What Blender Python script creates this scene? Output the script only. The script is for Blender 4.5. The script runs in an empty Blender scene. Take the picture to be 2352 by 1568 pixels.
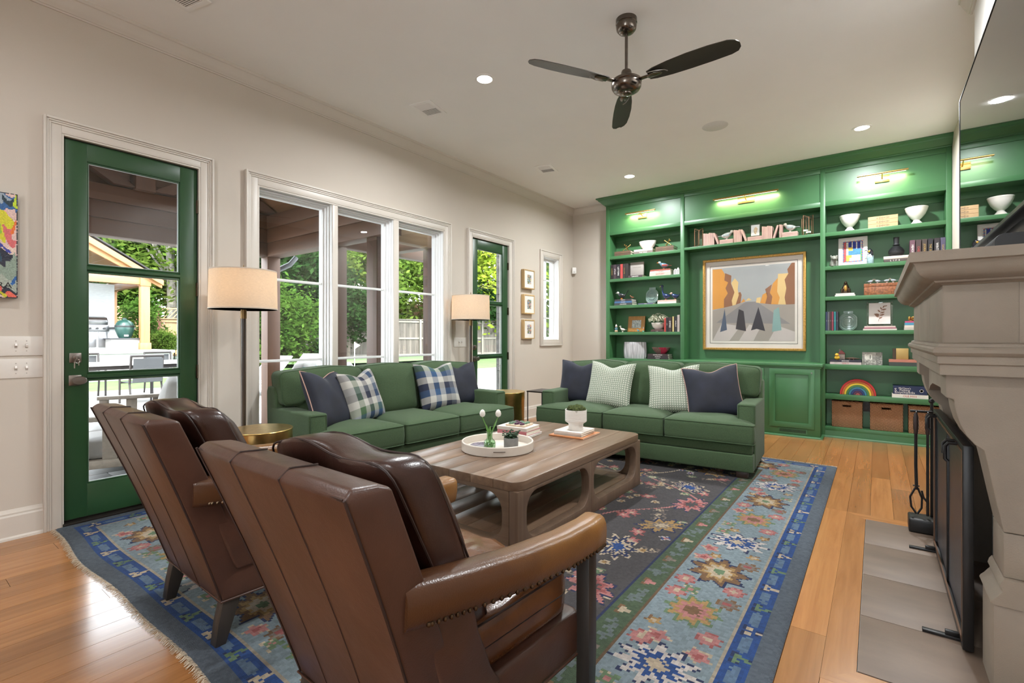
import bpy, bmesh, math, random
import numpy as np
from mathutils import Vector, Matrix
random.seed(7)
SC = bpy.context.scene
COL = SC.collection
PI = math.pi
R = math.radians

# ---------------------------------------------------------------- camera, sky, sun, exposure
cam = bpy.data.cameras.new('camera')
cam_o = bpy.data.objects.new('camera', cam); COL.objects.link(cam_o)
cam_o.location = (0, 0, 1.2)
cam_o.rotation_euler = (R(90), 0, R(36.743 - 90))
cam.sensor_width = 36; cam.lens = 17.153; cam.shift_y = -0.0044
cam.clip_start = 0.05; cam.clip_end = 300
SC.camera = cam_o
SC.view_settings.view_transform = 'Standard'; SC.view_settings.look = 'None'
SC.view_settings.gamma = 1; SC.view_settings.use_curve_mapping = False
SC.view_settings.exposure = 0.38
SC.cycles.max_bounces = 10; SC.cycles.diffuse_bounces = 5; SC.cycles.transparent_max_bounces = 16
SC.cycles.sample_clamp_indirect = 4.0
SC.cycles.use_denoising = True

world = bpy.data.worlds.new('sky'); SC.world = world; world.use_nodes = True
wn = world.node_tree.nodes['Background']
wn.inputs[0].default_value = (0.86, 0.94, 1.0, 1); wn.inputs[1].default_value = 10.0
sun = bpy.data.lights.new('sun', 'SUN'); sun.energy = 6.5; sun.angle = R(12); sun.color = (1, .93, .82)
sun_o = bpy.data.objects.new('sun', sun); COL.objects.link(sun_o)
sun_o.rotation_euler = Vector((0.35, 0.62, -0.75)).to_track_quat('-Z', 'Y').to_euler()
CAN_W = 50.0; CAN_COL = (.95, .98, 1.0)

def light(name, kind, loc, energy, color, parent=None, **kw):
    l = bpy.data.lights.new(name, kind); l.energy = energy; l.color = color
    for k, v in kw.items():
        if k != 'rot': setattr(l, k, v)
    o = bpy.data.objects.new(name, l); COL.objects.link(o); o.location = loc
    if 'rot' in kw: o.rotation_euler = kw['rot']
    if parent: o.parent = parent
    return o

# ---------------------------------------------------------------- materials
MATS = {}
def _base(name):
    m = bpy.data.materials.new(name); m.use_nodes = True
    nt = m.node_tree; return m, nt, nt.nodes['Principled BSDF']
def _n(nt, t, **kw):
    n = nt.nodes.new(t)
    for k, v in kw.items():
        if k in n.inputs: n.inputs[k].default_value = v
        else: setattr(n, k, v)
    return n
def ramp(nt, fac, stops):
    r = nt.nodes.new('ShaderNodeValToRGB'); e = r.color_ramp.elements
    while len(e) < len(stops): e.new(0.5)
    for el, (p, c) in zip(e, stops): el.position = p; el.color = (*c, 1)
    nt.links.new(fac, r.inputs[0]); return r.outputs[0]
def bump(nt, b, height, strength, dist=.01):
    n = _n(nt, 'ShaderNodeBump', Strength=strength, Distance=dist)
    nt.links.new(height, n.inputs['Height']); nt.links.new(n.outputs[0], b.inputs['Normal'])
def pm(name, col, rough=.5, metal=0., var=.08, scale=6., bmp=0., bscale=60., spec=.5, coat=0., sheen=0., emit=None, trans=0., stretch=None):
    """plain procedural material: colour drifts a little by noise, optional fine bump"""
    if name in MATS: return MATS[name]
    m, nt, b = _base(name)
    tc = _n(nt, 'ShaderNodeTexCoord'); src = tc.outputs['Object']
    if stretch:
        mp = _n(nt, 'ShaderNodeMapping', Scale=stretch); nt.links.new(src, mp.inputs[0]); src = mp.outputs[0]
    nz = _n(nt, 'ShaderNodeTexNoise', Scale=scale, Detail=4.0); nt.links.new(src, nz.inputs['Vector'])
    lo = tuple(max(0, c * (1 - var)) for c in col); hi = tuple(min(1, c * (1 + var)) for c in col)
    nt.links.new(ramp(nt, nz.outputs[0], [(.3, lo), (.7, hi)]), b.inputs['Base Color'])
    b.inputs['Roughness'].default_value = rough; b.inputs['Metallic'].default_value = metal
    b.inputs['Specular IOR Level'].default_value = spec
    if coat: b.inputs['Coat Weight'].default_value = coat; b.inputs['Coat Roughness'].default_value = .15
    if sheen: b.inputs['Sheen Weight'].default_value = sheen; b.inputs['Sheen Roughness'].default_value = .4
    if trans: b.inputs['Transmission Weight'].default_value = trans
    if emit: b.inputs['Emission Color'].default_value = (*emit[0], 1); b.inputs['Emission Strength'].default_value = emit[1]
    if bmp:
        n2 = _n(nt, 'ShaderNodeTexNoise', Scale=bscale, Detail=6.0); nt.links.new(src, n2.inputs['Vector'])
        bump(nt, b, n2.outputs[0], bmp)
    MATS[name] = m; return m
def wood(name, c1, c2, axis='X', scale=1., rough=.4, bmp=.15, rand=.25, coat=0.):
    """grain stretched along one axis; each object shifts and tints it by its own random number"""
    if name in MATS: return MATS[name]
    m, nt, b = _base(name)
    tc = _n(nt, 'ShaderNodeTexCoord'); oi = _n(nt, 'ShaderNodeObjectInfo')
    off = _n(nt, 'ShaderNodeVectorMath', operation='SCALE'); off.inputs[0].default_value = (37, 53, 71); nt.links.new(oi.outputs['Random'], off.inputs['Scale'])
    add = _n(nt, 'ShaderNodeVectorMath', operation='ADD'); nt.links.new(tc.outputs['Object'], add.inputs[0]); nt.links.new(off.outputs[0], add.inputs[1])
    s = {'X': (1.2, 22, 22), 'Y': (22, 1.2, 22), 'Z': (22, 22, 1.2)}[axis]
    mp = _n(nt, 'ShaderNodeMapping', Scale=tuple(v * scale for v in s)); nt.links.new(add.outputs[0], mp.inputs[0])
    n1 = _n(nt, 'ShaderNodeTexNoise', Scale=1.0, Detail=6.0, Roughness=.65, Distortion=.6); nt.links.new(mp.outputs[0], n1.inputs['Vector'])
    colr = ramp(nt, n1.outputs[0], [(.25, c1), (.72, c2)])
    hv = _n(nt, 'ShaderNodeHueSaturation'); nt.links.new(colr, hv.inputs['Color'])
    mr = _n(nt, 'ShaderNodeMapRange'); mr.inputs['To Min'].default_value = 1 - rand; mr.inputs['To Max'].default_value = 1 + rand
    nt.links.new(oi.outputs['Random'], mr.inputs[0]); nt.links.new(mr.outputs[0], hv.inputs['Value'])
    nt.links.new(hv.outputs[0], b.inputs['Base Color'])
    b.inputs['Roughness'].default_value = rough
    if coat: b.inputs['Coat Weight'].default_value = coat; b.inputs['Coat Roughness'].default_value = .12
    if bmp: bump(nt, b, n1.outputs[0], bmp, .004)
    MATS[name] = m; return m
def attr_mat(name, rough=.9, bmp=.0, bscale=200., sheen=0., coat=0.):
    """colour taken from the mesh's own 'col' attribute (dyed or printed colours)"""
    if name in MATS: return MATS[name]
    m, nt, b = _base(name)
    a = _n(nt, 'ShaderNodeVertexColor', layer_name='col'); nt.links.new(a.outputs[0], b.inputs['Base Color'])
    b.inputs['Roughness'].default_value = rough
    if sheen: b.inputs['Sheen Weight'].default_value = sheen
    if coat: b.inputs['Coat Weight'].default_value = coat
    if bmp:
        tc = _n(nt, 'ShaderNodeTexCoord'); n2 = _n(nt, 'ShaderNodeTexNoise', Scale=bscale, Detail=3.0)
        nt.links.new(tc.outputs['Object'], n2.inputs['Vector']); bump(nt, b, n2.outputs[0], bmp)
    MATS[name] = m; return m
def glass_mat(name, tint=(1, 1, 1), rough=0., ior=1.45, base=0.0):
    if name in MATS: return MATS[name]
    m, nt, b = _base(name); nt.nodes.remove(b)
    out = nt.nodes['Material Output']
    t = _n(nt, 'ShaderNodeBsdfTransparent'); t.inputs[0].default_value = (*tint, 1)
    g = _n(nt, 'ShaderNodeBsdfGlossy', Roughness=rough)
    f = _n(nt, 'ShaderNodeFresnel'); ge = _n(nt, 'ShaderNodeNewGeometry'); mi = _n(nt, 'ShaderNodeMapRange'); mi.inputs['To Min'].default_value = ior; mi.inputs['To Max'].default_value = 1 / ior
    nt.links.new(ge.outputs['Backfacing'], mi.inputs[0]); nt.links.new(mi.outputs[0], f.inputs['IOR'])   # same reflectance on both faces of a pane
    mx = _n(nt, 'ShaderNodeMixShader')
    ad = _n(nt, 'ShaderNodeMath', operation='ADD'); ad.inputs[1].default_value = base
    nt.links.new(f.outputs[0], ad.inputs[0]); nt.links.new(ad.outputs[0], mx.inputs[0])
    nt.links.new(t.outputs[0], mx.inputs[1]); nt.links.new(g.outputs[0], mx.inputs[2]); nt.links.new(mx.outputs[0], out.inputs[0])
    MATS[name] = m; return m
def shade_mat(name, col, tr=.55):
    if name in MATS: return MATS[name]
    m, nt, b = _base(name); nt.nodes.remove(b); out = nt.nodes['Material Output']
    d = _n(nt, 'ShaderNodeBsdfDiffuse'); t = _n(nt, 'ShaderNodeBsdfTranslucent'); mx = _n(nt, 'ShaderNodeMixShader'); mx.inputs[0].default_value = tr
    tc = _n(nt, 'ShaderNodeTexCoord'); mp = _n(nt, 'ShaderNodeMapping', Scale=(60, 60, 260)); nz = _n(nt, 'ShaderNodeTexNoise', Scale=1.0, Detail=4.0)
    nt.links.new(tc.outputs['Object'], mp.inputs[0]); nt.links.new(mp.outputs[0], nz.inputs['Vector'])
    c = ramp(nt, nz.outputs[0], [(.3, tuple(x * .88 for x in col)), (.7, col)])
    for s in (d, t): nt.links.new(c, s.inputs[0])
    nt.links.new(d.outputs[0], mx.inputs[1]); nt.links.new(t.outputs[0], mx.inputs[2]); nt.links.new(mx.outputs[0], out.inputs[0])
    MATS[name] = m; return m
def leaf_mat(name, c1, c2, tr=.35):
    if name in MATS: return MATS[name]
    m, nt, b = _base(name); nt.nodes.remove(b); out = nt.nodes['Material Output']
    d = _n(nt, 'ShaderNodeBsdfDiffuse'); t = _n(nt, 'ShaderNodeBsdfTranslucent'); mx = _n(nt, 'ShaderNodeMixShader'); mx.inputs[0].default_value = tr
    tc = _n(nt, 'ShaderNodeTexCoord'); nz = _n(nt, 'ShaderNodeTexNoise', Scale=1.7, Detail=5.0)
    nt.links.new(tc.outputs['Object'], nz.inputs['Vector'])
    c = ramp(nt, nz.outputs[0], [(.32, c1), (.68, c2)])
    for s in (d, t): nt.links.new(c, s.inputs[0])
    nt.links.new(d.outputs[0], mx.inputs[1]); nt.links.new(t.outputs[0], mx.inputs[2]); nt.links.new(mx.outputs[0], out.inputs[0])
    MATS[name] = m; return m

# ---------------------------------------------------------------- geometry helpers: each returns (verts, faces)
def box(x0, y0, z0, x1, y1, z1):
    x0, x1 = sorted((x0, x1)); y0, y1 = sorted((y0, y1)); z0, z1 = sorted((z0, z1))
    v = [(x0, y0, z0), (x1, y0, z0), (x1, y1, z0), (x0, y1, z0), (x0, y0, z1), (x1, y0, z1), (x1, y1, z1), (x0, y1, z1)]
    return v, [(0, 3, 2, 1), (4, 5, 6, 7), (0, 1, 5, 4), (1, 2, 6, 5), (2, 3, 7, 6), (3, 0, 4, 7)]
def cbox(c, s): return box(c[0] - s[0] / 2, c[1] - s[1] / 2, c[2] - s[2] / 2, c[0] + s[0] / 2, c[1] + s[1] / 2, c[2] + s[2] / 2)
def lathe(prof, n=24, c=(0, 0), sx=1., sy=1.):
    v, f = [], []
    for r, z in prof:
        for i in range(n):
            a = 2 * PI * i / n; v.append((c[0] + r * sx * math.cos(a), c[1] + r * sy * math.sin(a), z))
    for k in range(len(prof) - 1):
        for i in range(n):
            j = (i + 1) % n; f.append((k * n + i, k * n + j, (k + 1) * n + j, (k + 1) * n + i))
    if prof[0][0] > 1e-4: f.append(tuple(range(n - 1, -1, -1)))
    if prof[-1][0] > 1e-4: f.append(tuple(range((len(prof) - 1) * n, len(prof) * n)))
    return v, f
def cyl(cx, cy, z0, z1, r, n=20, r2=None): return lathe([(r, z0), (r if r2 is None else r2, z1)], n, (cx, cy))
def prism(pts, lo, hi, axis='y'):
    n = len(pts)
    def P(p, t): return {'x': (t, p[0], p[1]), 'y': (p[0], t, p[1]), 'z': (p[0], p[1], t)}[axis]
    v = [P(p, lo) for p in pts] + [P(p, hi) for p in pts]
    return v, [tuple(range(n)), tuple(range(2 * n - 1, n - 1, -1))] + [(i, (i + 1) % n + 0, (i + 1) % n + n, i + n) for i in range(n)]
def tube(pts, r, n=8, closed=False, cap=True):
    pts = [Vector(p) for p in pts]; m = len(pts); v, f = [], []
    up = Vector((0, 0, 1)); prev = None
    for i, p in enumerate(pts):
        if closed: t = (pts[(i + 1) % m] - pts[i - 1])
        else: t = pts[min(i + 1, m - 1)] - pts[max(i - 1, 0)]
        t.normalize()
        if prev is None:
            a = t.orthogonal().normalized()
        else:
            a = prev - t * prev.dot(t)
            a = a.normalized() if a.length > 1e-6 else t.orthogonal().normalized()
        prev = a; b = t.cross(a); rr = r[i] if isinstance(r, (list, tuple)) else r
        for k in range(n):
            g = 2 * PI * k / n; v.append(tuple(p + a * (rr * math.cos(g)) + b * (rr * math.sin(g))))
    for i in range(m if closed else m - 1):
        for k in range(n):
            j = (i + 1) % m; l = (k + 1) % n
            f.append((i * n + k, i * n + l, j * n + l, j * n + k))
    if cap and not closed: f += [tuple(range(n - 1, -1, -1)), tuple(range((m - 1) * n, m * n))]
    return v, f
def sph(c, r, nu=16, nv=10):
    if not isinstance(r, (tuple, list)): r = (r, r, r)
    v = [(c[0], c[1], c[2] - r[2])]; f = []
    for i in range(1, nv):
        a = -PI / 2 + PI * i / nv
        for k in range(nu):
            b = 2 * PI * k / nu; v.append((c[0] + r[0] * math.cos(a) * math.cos(b), c[1] + r[1] * math.cos(a) * math.sin(b), c[2] + r[2] * math.sin(a)))
    v.append((c[0], c[1], c[2] + r[2])); T = len(v) - 1
    for k in range(nu):
        l = (k + 1) % nu; f.append((0, 1 + l, 1 + k)); f.append((T, 1 + (nv - 2) * nu + k, 1 + (nv - 2) * nu + l))
        for i in range(nv - 2): f.append((1 + i * nu + k, 1 + i * nu + l, 1 + (i + 1) * nu + l, 1 + (i + 1) * nu + k))
    return v, f
def xf(g, loc=(0, 0, 0), rot=(0, 0, 0), sc=1.):
    from mathutils import Euler
    M = Matrix.Translation(loc) @ Euler(rot).to_matrix().to_4x4() @ Matrix.Diagonal((sc, sc, sc, 1) if not isinstance(sc, tuple) else (*sc, 1))
    return [tuple(M @ Vector(p)) for p in g[0]], g[1]
def rrect(x0, y0, x1, y1, r, n=6):
    p = []
    for cx, cy, a0 in ((x1 - r, y1 - r, 0), (x0 + r, y1 - r, 90), (x0 + r, y0 + r, 180), (x1 - r, y0 + r, 270)):
        for i in range(n + 1):
            a = R(a0 + 90 * i / n); p.append((cx + r * math.cos(a), cy + r * math.sin(a)))
    return p
def ring(outer, inner, lo, hi, axis='y'):
    """plate between two loops of the same length"""
    n = len(outer)
    def P(p, t): return {'x': (t, p[0], p[1]), 'y': (p[0], t, p[1]), 'z': (p[0], p[1], t)}[axis]
    v = [P(p, lo) for p in outer] + [P(p, lo) for p in inner] + [P(p, hi) for p in outer] + [P(p, hi) for p in inner]; f = []
    for i in range(n):
        j = (i + 1) % n
        f += [(i, j, n + j, n + i), (2 * n + j, 2 * n + i, 3 * n + i, 3 * n + j), (i, 2 * n + i, 2 * n + j, j), (n + j, 3 * n + j, 3 * n + i, n + i)]
    return v, f
def frame(x0, z0, x1, z1, w, lo, hi, axis='y'):
    if not isinstance(w, tuple): w = (w, w, w, w)   # left, bottom, right, top
    return ring([(x0, z0), (x1, z0), (x1, z1), (x0, z1)], [(x0 + w[0], z0 + w[1]), (x1 - w[2], z0 + w[1]), (x1 - w[2], z1 - w[3]), (x0 + w[0], z1 - w[3])], lo, hi, axis)
def rframe(x0, z0, x1, z1, ix0, iz0, ix1, iz1, r, lo, hi, axis='y', n=6):
    """rectangle with a rounded-corner opening"""
    inner = rrect(ix0, iz0, ix1, iz1, r, n); outer = []
    for k, (p, q) in enumerate(inner):
        c = k // (n + 1); i = k % (n + 1); X, Z = ((x1, z1), (x0, z1), (x0, z0), (x1, z0))[c]
        if i == n / 2: outer.append((X, Z))
        elif (i < n / 2) == (c in (0, 2)): outer.append((X, q))
        else: outer.append((p, Z))
    return ring(outer, inner, lo, hi, axis)
def join(*gs):
    v, f = [], []
    for g in gs:
        o = len(v); v += list(g[0]); f += [tuple(i + o for i in q) for q in g[1]]
    return v, f
def mesh(name, g, smooth=35, bev=0., seg=2, colors=None):
    me = bpy.data.meshes.new(name); me.from_pydata([tuple(p) for p in g[0]], [], g[1])
    bm = bmesh.new(); bm.from_mesh(me)
    if colors is None:
        bmesh.ops.recalc_face_normals(bm, faces=bm.faces)
    if bev:
        es = [e for e in bm.edges if len(e.link_faces) == 2 and e.calc_face_angle(0) > R(30)]
        bmesh.ops.bevel(bm, geom=es, offset=bev, segments=seg, profile=.5, affect='EDGES', clamp_overlap=True)
    bm.to_mesh(me); bm.free()
    if smooth:
        me.polygons.foreach_set('use_smooth', [True] * len(me.polygons)); me.set_sharp_from_angle(angle=R(smooth))
    if colors is not None:
        at = me.color_attributes.new('col', 'FLOAT_COLOR', 'CORNER')
        c = np.ones((len(me.loops), 4), dtype=np.float32)
        nl = np.zeros(len(me.polygons), dtype=np.int32); me.polygons.foreach_get('loop_total', nl)
        c[:, :3] = np.repeat(np.asarray(colors, dtype=np.float32), nl, axis=0)
        at.data.foreach_set('color', c.ravel())
    return me
def obj(name, g, m, parent=None, smooth=35, bev=0., seg=2, colors=None, loc=None, rot=None, kind=None):
    me = g if isinstance(g, bpy.types.Mesh) else mesh(name, g, smooth, bev, seg, colors)
    if m is not None and not me.materials: me.materials.append(m)
    o = bpy.data.objects.new(name, me); COL.objects.link(o)
    if parent: o.parent = parent
    if loc: o.location = loc
    if rot: o.rotation_euler = rot
    if kind: o['kind'] = kind
    return o
def tag(o, label, cat, group=None):
    o['label'] = label; o['category'] = cat
    if group: o['group'] = group
    return o
def thing(name, label, cat, loc=(0, 0, 0), rz=0., group=None):
    o = bpy.data.objects.new(name, None); COL.objects.link(o); o.empty_display_size = .05
    o.location = loc; o.rotation_euler = (0, 0, rz)
    return tag(o, label, cat, group)
def struct(name, g, m, parent=None, **kw):
    o = obj(name, g, m, parent, **kw)
    if parent is None: o['kind'] = 'structure'
    return o
def snode(name):
    o = bpy.data.objects.new(name, None); COL.objects.link(o); o['kind'] = 'structure'; return o
def dup(o, loc, rz, label, group=None):
    c = o.copy(); COL.objects.link(c); c.location = loc; c.rotation_euler = (0, 0, rz); c['label'] = label
    if group: c['group'] = group
    for ch in o.children:
        d = ch.copy(); COL.objects.link(d); d.parent = c
        for g in ch.children:
            e = g.copy(); COL.objects.link(e); e.parent = d
    return c
def text(name, body, size, loc, rot, m, parent, ext=.0006, align='CENTER', sx=1.):
    cu = bpy.data.curves.new(name, 'FONT'); cu.body = body; cu.size = size; cu.extrude = ext; cu.align_x = align; cu.align_y = 'CENTER'; cu.resolution_u = 2
    cu.materials.append(m)
    o = bpy.data.objects.new(name, cu); COL.objects.link(o); o.parent = parent; o.location = loc; o.rotation_euler = rot; o.scale = (sx, 1, 1)
    return o

# shared materials
WALL = pm('wall_paint', (.56, .502, .435), .75, var=.02, scale=2, bmp=.03, bscale=180)
CEIL = pm('ceiling_paint', (.86, .845, .825), .85, var=.015, scale=2)
TRIM = pm('trim_paint', (.60, .55, .49), .4, var=.015)
WTRIM = pm('window_paint', (.78, .785, .78), .35, var=.015)
GREEN_SHADED = pm('green_paint_shaded', (.020, .066, .024), .35, var=.04, scale=3)  # the bookcase green, with the shade of the backlit doors put into the colour
GREEN = pm('green_paint', (.046, .148, .056), .38, var=.04, scale=3)
BRASS = pm('brushed_brass', (.62, .42, .15), .3, 1., var=.1, scale=30)
GOLD = pm('gold_leaf', (.42, .24, .06), .4, .7, var=.3, scale=60, bmp=.2)
BLACK = pm('black_metal', (.012, .011, .011), .4, .3, var=.2)
DARK = pm('dark_void', (.01, .009, .008), .8)
WHITE = pm('white_ceramic', (.80, .77, .72), .3, var=.03)
NICKEL = pm('satin_nickel', (.30, .27, .25), .32, 1., var=.06)
PAPER = pm('paper_pages', (.80, .74, .62), .8, var=.1, scale=80, stretch=(1, 1, 40))
GLASS = glass_mat('window_glass')
# ================================================================ room shell
XR, XB, YR, YL, HC = -2.6, 7.24, -.65, 4.12, 3.35
OAK = wood('oak_floor', (.25, .098, .030), (.37, .165, .055), 'X', 1., .22, .06, .16, coat=.25)
floor = struct('floor', box(XR, YR - .05, -.12, XB, YL + .06, -.02), pm('subfloor', (.05, .03, .02), .9))
PW = .127; HX0, HX1, HY = 2.03, 4.07, .16
yk = HY - PW * math.ceil((HY - YR) / PW)
rng = random.Random(3)
while yk < YL:
    y0, y1 = max(yk, YR), min(yk + PW, YL + .03)
    spans = [(XR, XB)] if y0 > HY - .01 else [(XR, HX0), (HX1, XB)]
    for a, b in spans:
        x = a - rng.uniform(0, 1.4) * 0
        first = rng.uniform(.3, 1.5)
        while x < b - .01:
            e = min(b, x + (first if x == a else rng.uniform(.9, 1.9)))
            if b - e < .25: e = b
            L = e - x
            o = obj('plank', box(-L / 2 + .0008, -(y1 - y0) / 2 + .0008, -.02, L / 2 - .0008, (y1 - y0) / 2 - .0008, 0), OAK, floor, smooth=0)
            o.location = ((x + e) / 2, (y0 + y1) / 2, 0); x = e
    yk += PW
# mitred border boards round the hearth
for pts in ([(2.03, .16), (4.07, .16), (3.966, .057), (2.14, .057)], [(4.07, .16), (4.07, -.49), (3.966, -.49), (3.966, .057)], [(2.03, .16), (2.14, .057), (2.14, -.49), (2.03, -.49)]):
    cx = sum(p[0] for p in pts) / 4; cy = sum(p[1] for p in pts) / 4
    hor = abs(pts[0][1] - pts[1][1]) < .01
    o = obj('plank', prism([(p[0] - cx, p[1] - cy) for p in pts], -.02, 0, 'z'), OAK if hor else wood('oak_floor_across', (.25, .098, .030), (.37, .165, .055), 'Y', 1., .22, .06, .16, coat=.25), floor, smooth=0)
    o.location = (cx, cy, 0)

struct('ceiling', box(XR, YR - .3, HC, XB + .3, YL + .3, HC + .25), CEIL, smooth=0)
D1, D2 = (.752, 1.562), (4.645, 5.46)
struct('wall_left', join(box(XR, YL, -.12, D1[0], YL + .16, HC), box(D1[0], YL, 2.49, D1[1], YL + .16, HC), box(D1[1], YL, -.12, 1.975, YL + .16, HC),
    box(1.975, YL, -.12, 4.165, YL + .16, .315), box(1.975, YL, 2.465, 4.165, YL + .16, HC), box(4.165, YL, -.12, D2[0], YL + .16, HC),
    box(D2[0], YL, 2.49, D2[1], YL + .16, HC), box(D2[1], YL, -.12, 6.285, YL + .16, HC), box(6.285, YL, -.12, 6.805, YL + .16, 1.125),
    box(6.285, YL, 2.475, 6.805, YL + .16, HC), box(6.805, YL, -.12, XB + .25, YL + .16, HC)), WALL, smooth=0)
struct('wall_back', box(XB, YR, -.12, XB + .25, YL, HC), WALL, smooth=0)
struct('wall_right', box(XR, YR - .25, -.12, XB + .25, YR, HC), WALL, smooth=0)
WA, WB = -.45, .80
struct('wall_rear', join(box(XR - .25, YR - .25, -.12, XR, WA, HC), box(XR - .25, WB, -.12, XR, YL + .25, HC), box(XR - .25, WA, -.12, XR, WB, .6), box(XR - .25, WA, 2.6, XR, WB, HC)), WALL, smooth=0)
w = struct('window_fill', frame(WA, .6, WB, 2.6, .05, XR - .2, XR - .1, 'x'), WTRIM)  # unseen window, added behind the camera to let in fill light
obj('muntin', box(XR - .17, WA, 1.58, XR - .13, WB, 1.62), WTRIM, w); obj('pane', box(XR - .152, WA + .05, .65, XR - .148, WB - .05, 2.55), GLASS, w, smooth=0)

# crown moulding, baseboards
crown = [(0, 3.243), (.010, 3.243), (.013, 3.252), (.020, 3.254), (.024, 3.262), (.030, 3.268), (.040, 3.285), (.052, 3.312), (.060, 3.326), (.068, 3.330), (.070, 3.35), (0, 3.35)]
struct('trim_1', prism([(YL - d, z) for d, z in crown], XR, XB, 'x'), TRIM, smooth=25)
struct('trim_2', prism([(XB - d, z) for d, z in crown], 3.30, YL - .0, 'y'), TRIM, smooth=25)
bb = [(0, 0), (.018, 0), (.018, .135), (.013, .145), (.013, .155), (.008, .165), (.004, .176), (0, .176)]
shoe = [(0, 0), (.03, 0), (.028, .012), (.018, .02), (0, .02)]
def baseb(name, x0, x1):
    struct(name, join(prism([(YL - d, z) for d, z in bb], x0, x1, 'x'), prism([(YL - d, z) for d, z in shoe], x0, x1, 'x')), TRIM, smooth=25)
baseb('baseboard_left_1', XR, .689); baseb('baseboard_left_2', 1.633, 4.55); baseb('baseboard_left_3', 5.56, XB)
struct('baseboard_back', prism([(XB - d, z) for d, z in bb], 3.38, YL, 'y'), TRIM, smooth=25)

# casings: three-sided (doors) and four-sided (windows), stepped like a moulded profile
def casing(name, x0, x1, z0, z1, w, steps, four=False):
    gs = []
    for o0, o1, d in steps:                       # distances outwards from the opening, and how far proud of the wall
        a0, a1 = o0 * w, o1 * w
        gs += [box(x0 - a1, YL - d, z0 - (a1 if four else 0), x0 - a0, YL, z1 + a1), box(x1 + a0, YL - d, z0 - (a1 if four else 0), x1 + a1, YL, z1 + a1), box(x0 - a0, YL - d, z1 + a0, x1 + a0, YL, z1 + a1)]
        if four: gs.append(box(x0 - a0, YL - d, z0 - a1, x1 + a0, YL, z0 - a0))
    struct(name, join(*gs), TRIM, bev=.0022)
CS = [(0, .12, .014), (.12, .62, .018), (.62, .74, .024), (.74, .86, .030), (.86, 1.0, .038)]
casing('trim_3', .776, 1.541, 0, 2.47, .098, CS); casing('trim_4', 4.668, 5.438, 0, 2.47, .098, CS)
casing('trim_5', 1.993, 4.150, .335, 2.447, .115, CS, True)
casing('trim_6', 6.318, 6.772, 1.16, 2.445, .098, [(0, .15, .014), (.15, .8, .018), (.8, 1, .026)], True)
struct('trim_7', box(1.90, YL - .06, .318, 4.25, YL, .338), TRIM, bev=.004)

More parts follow.
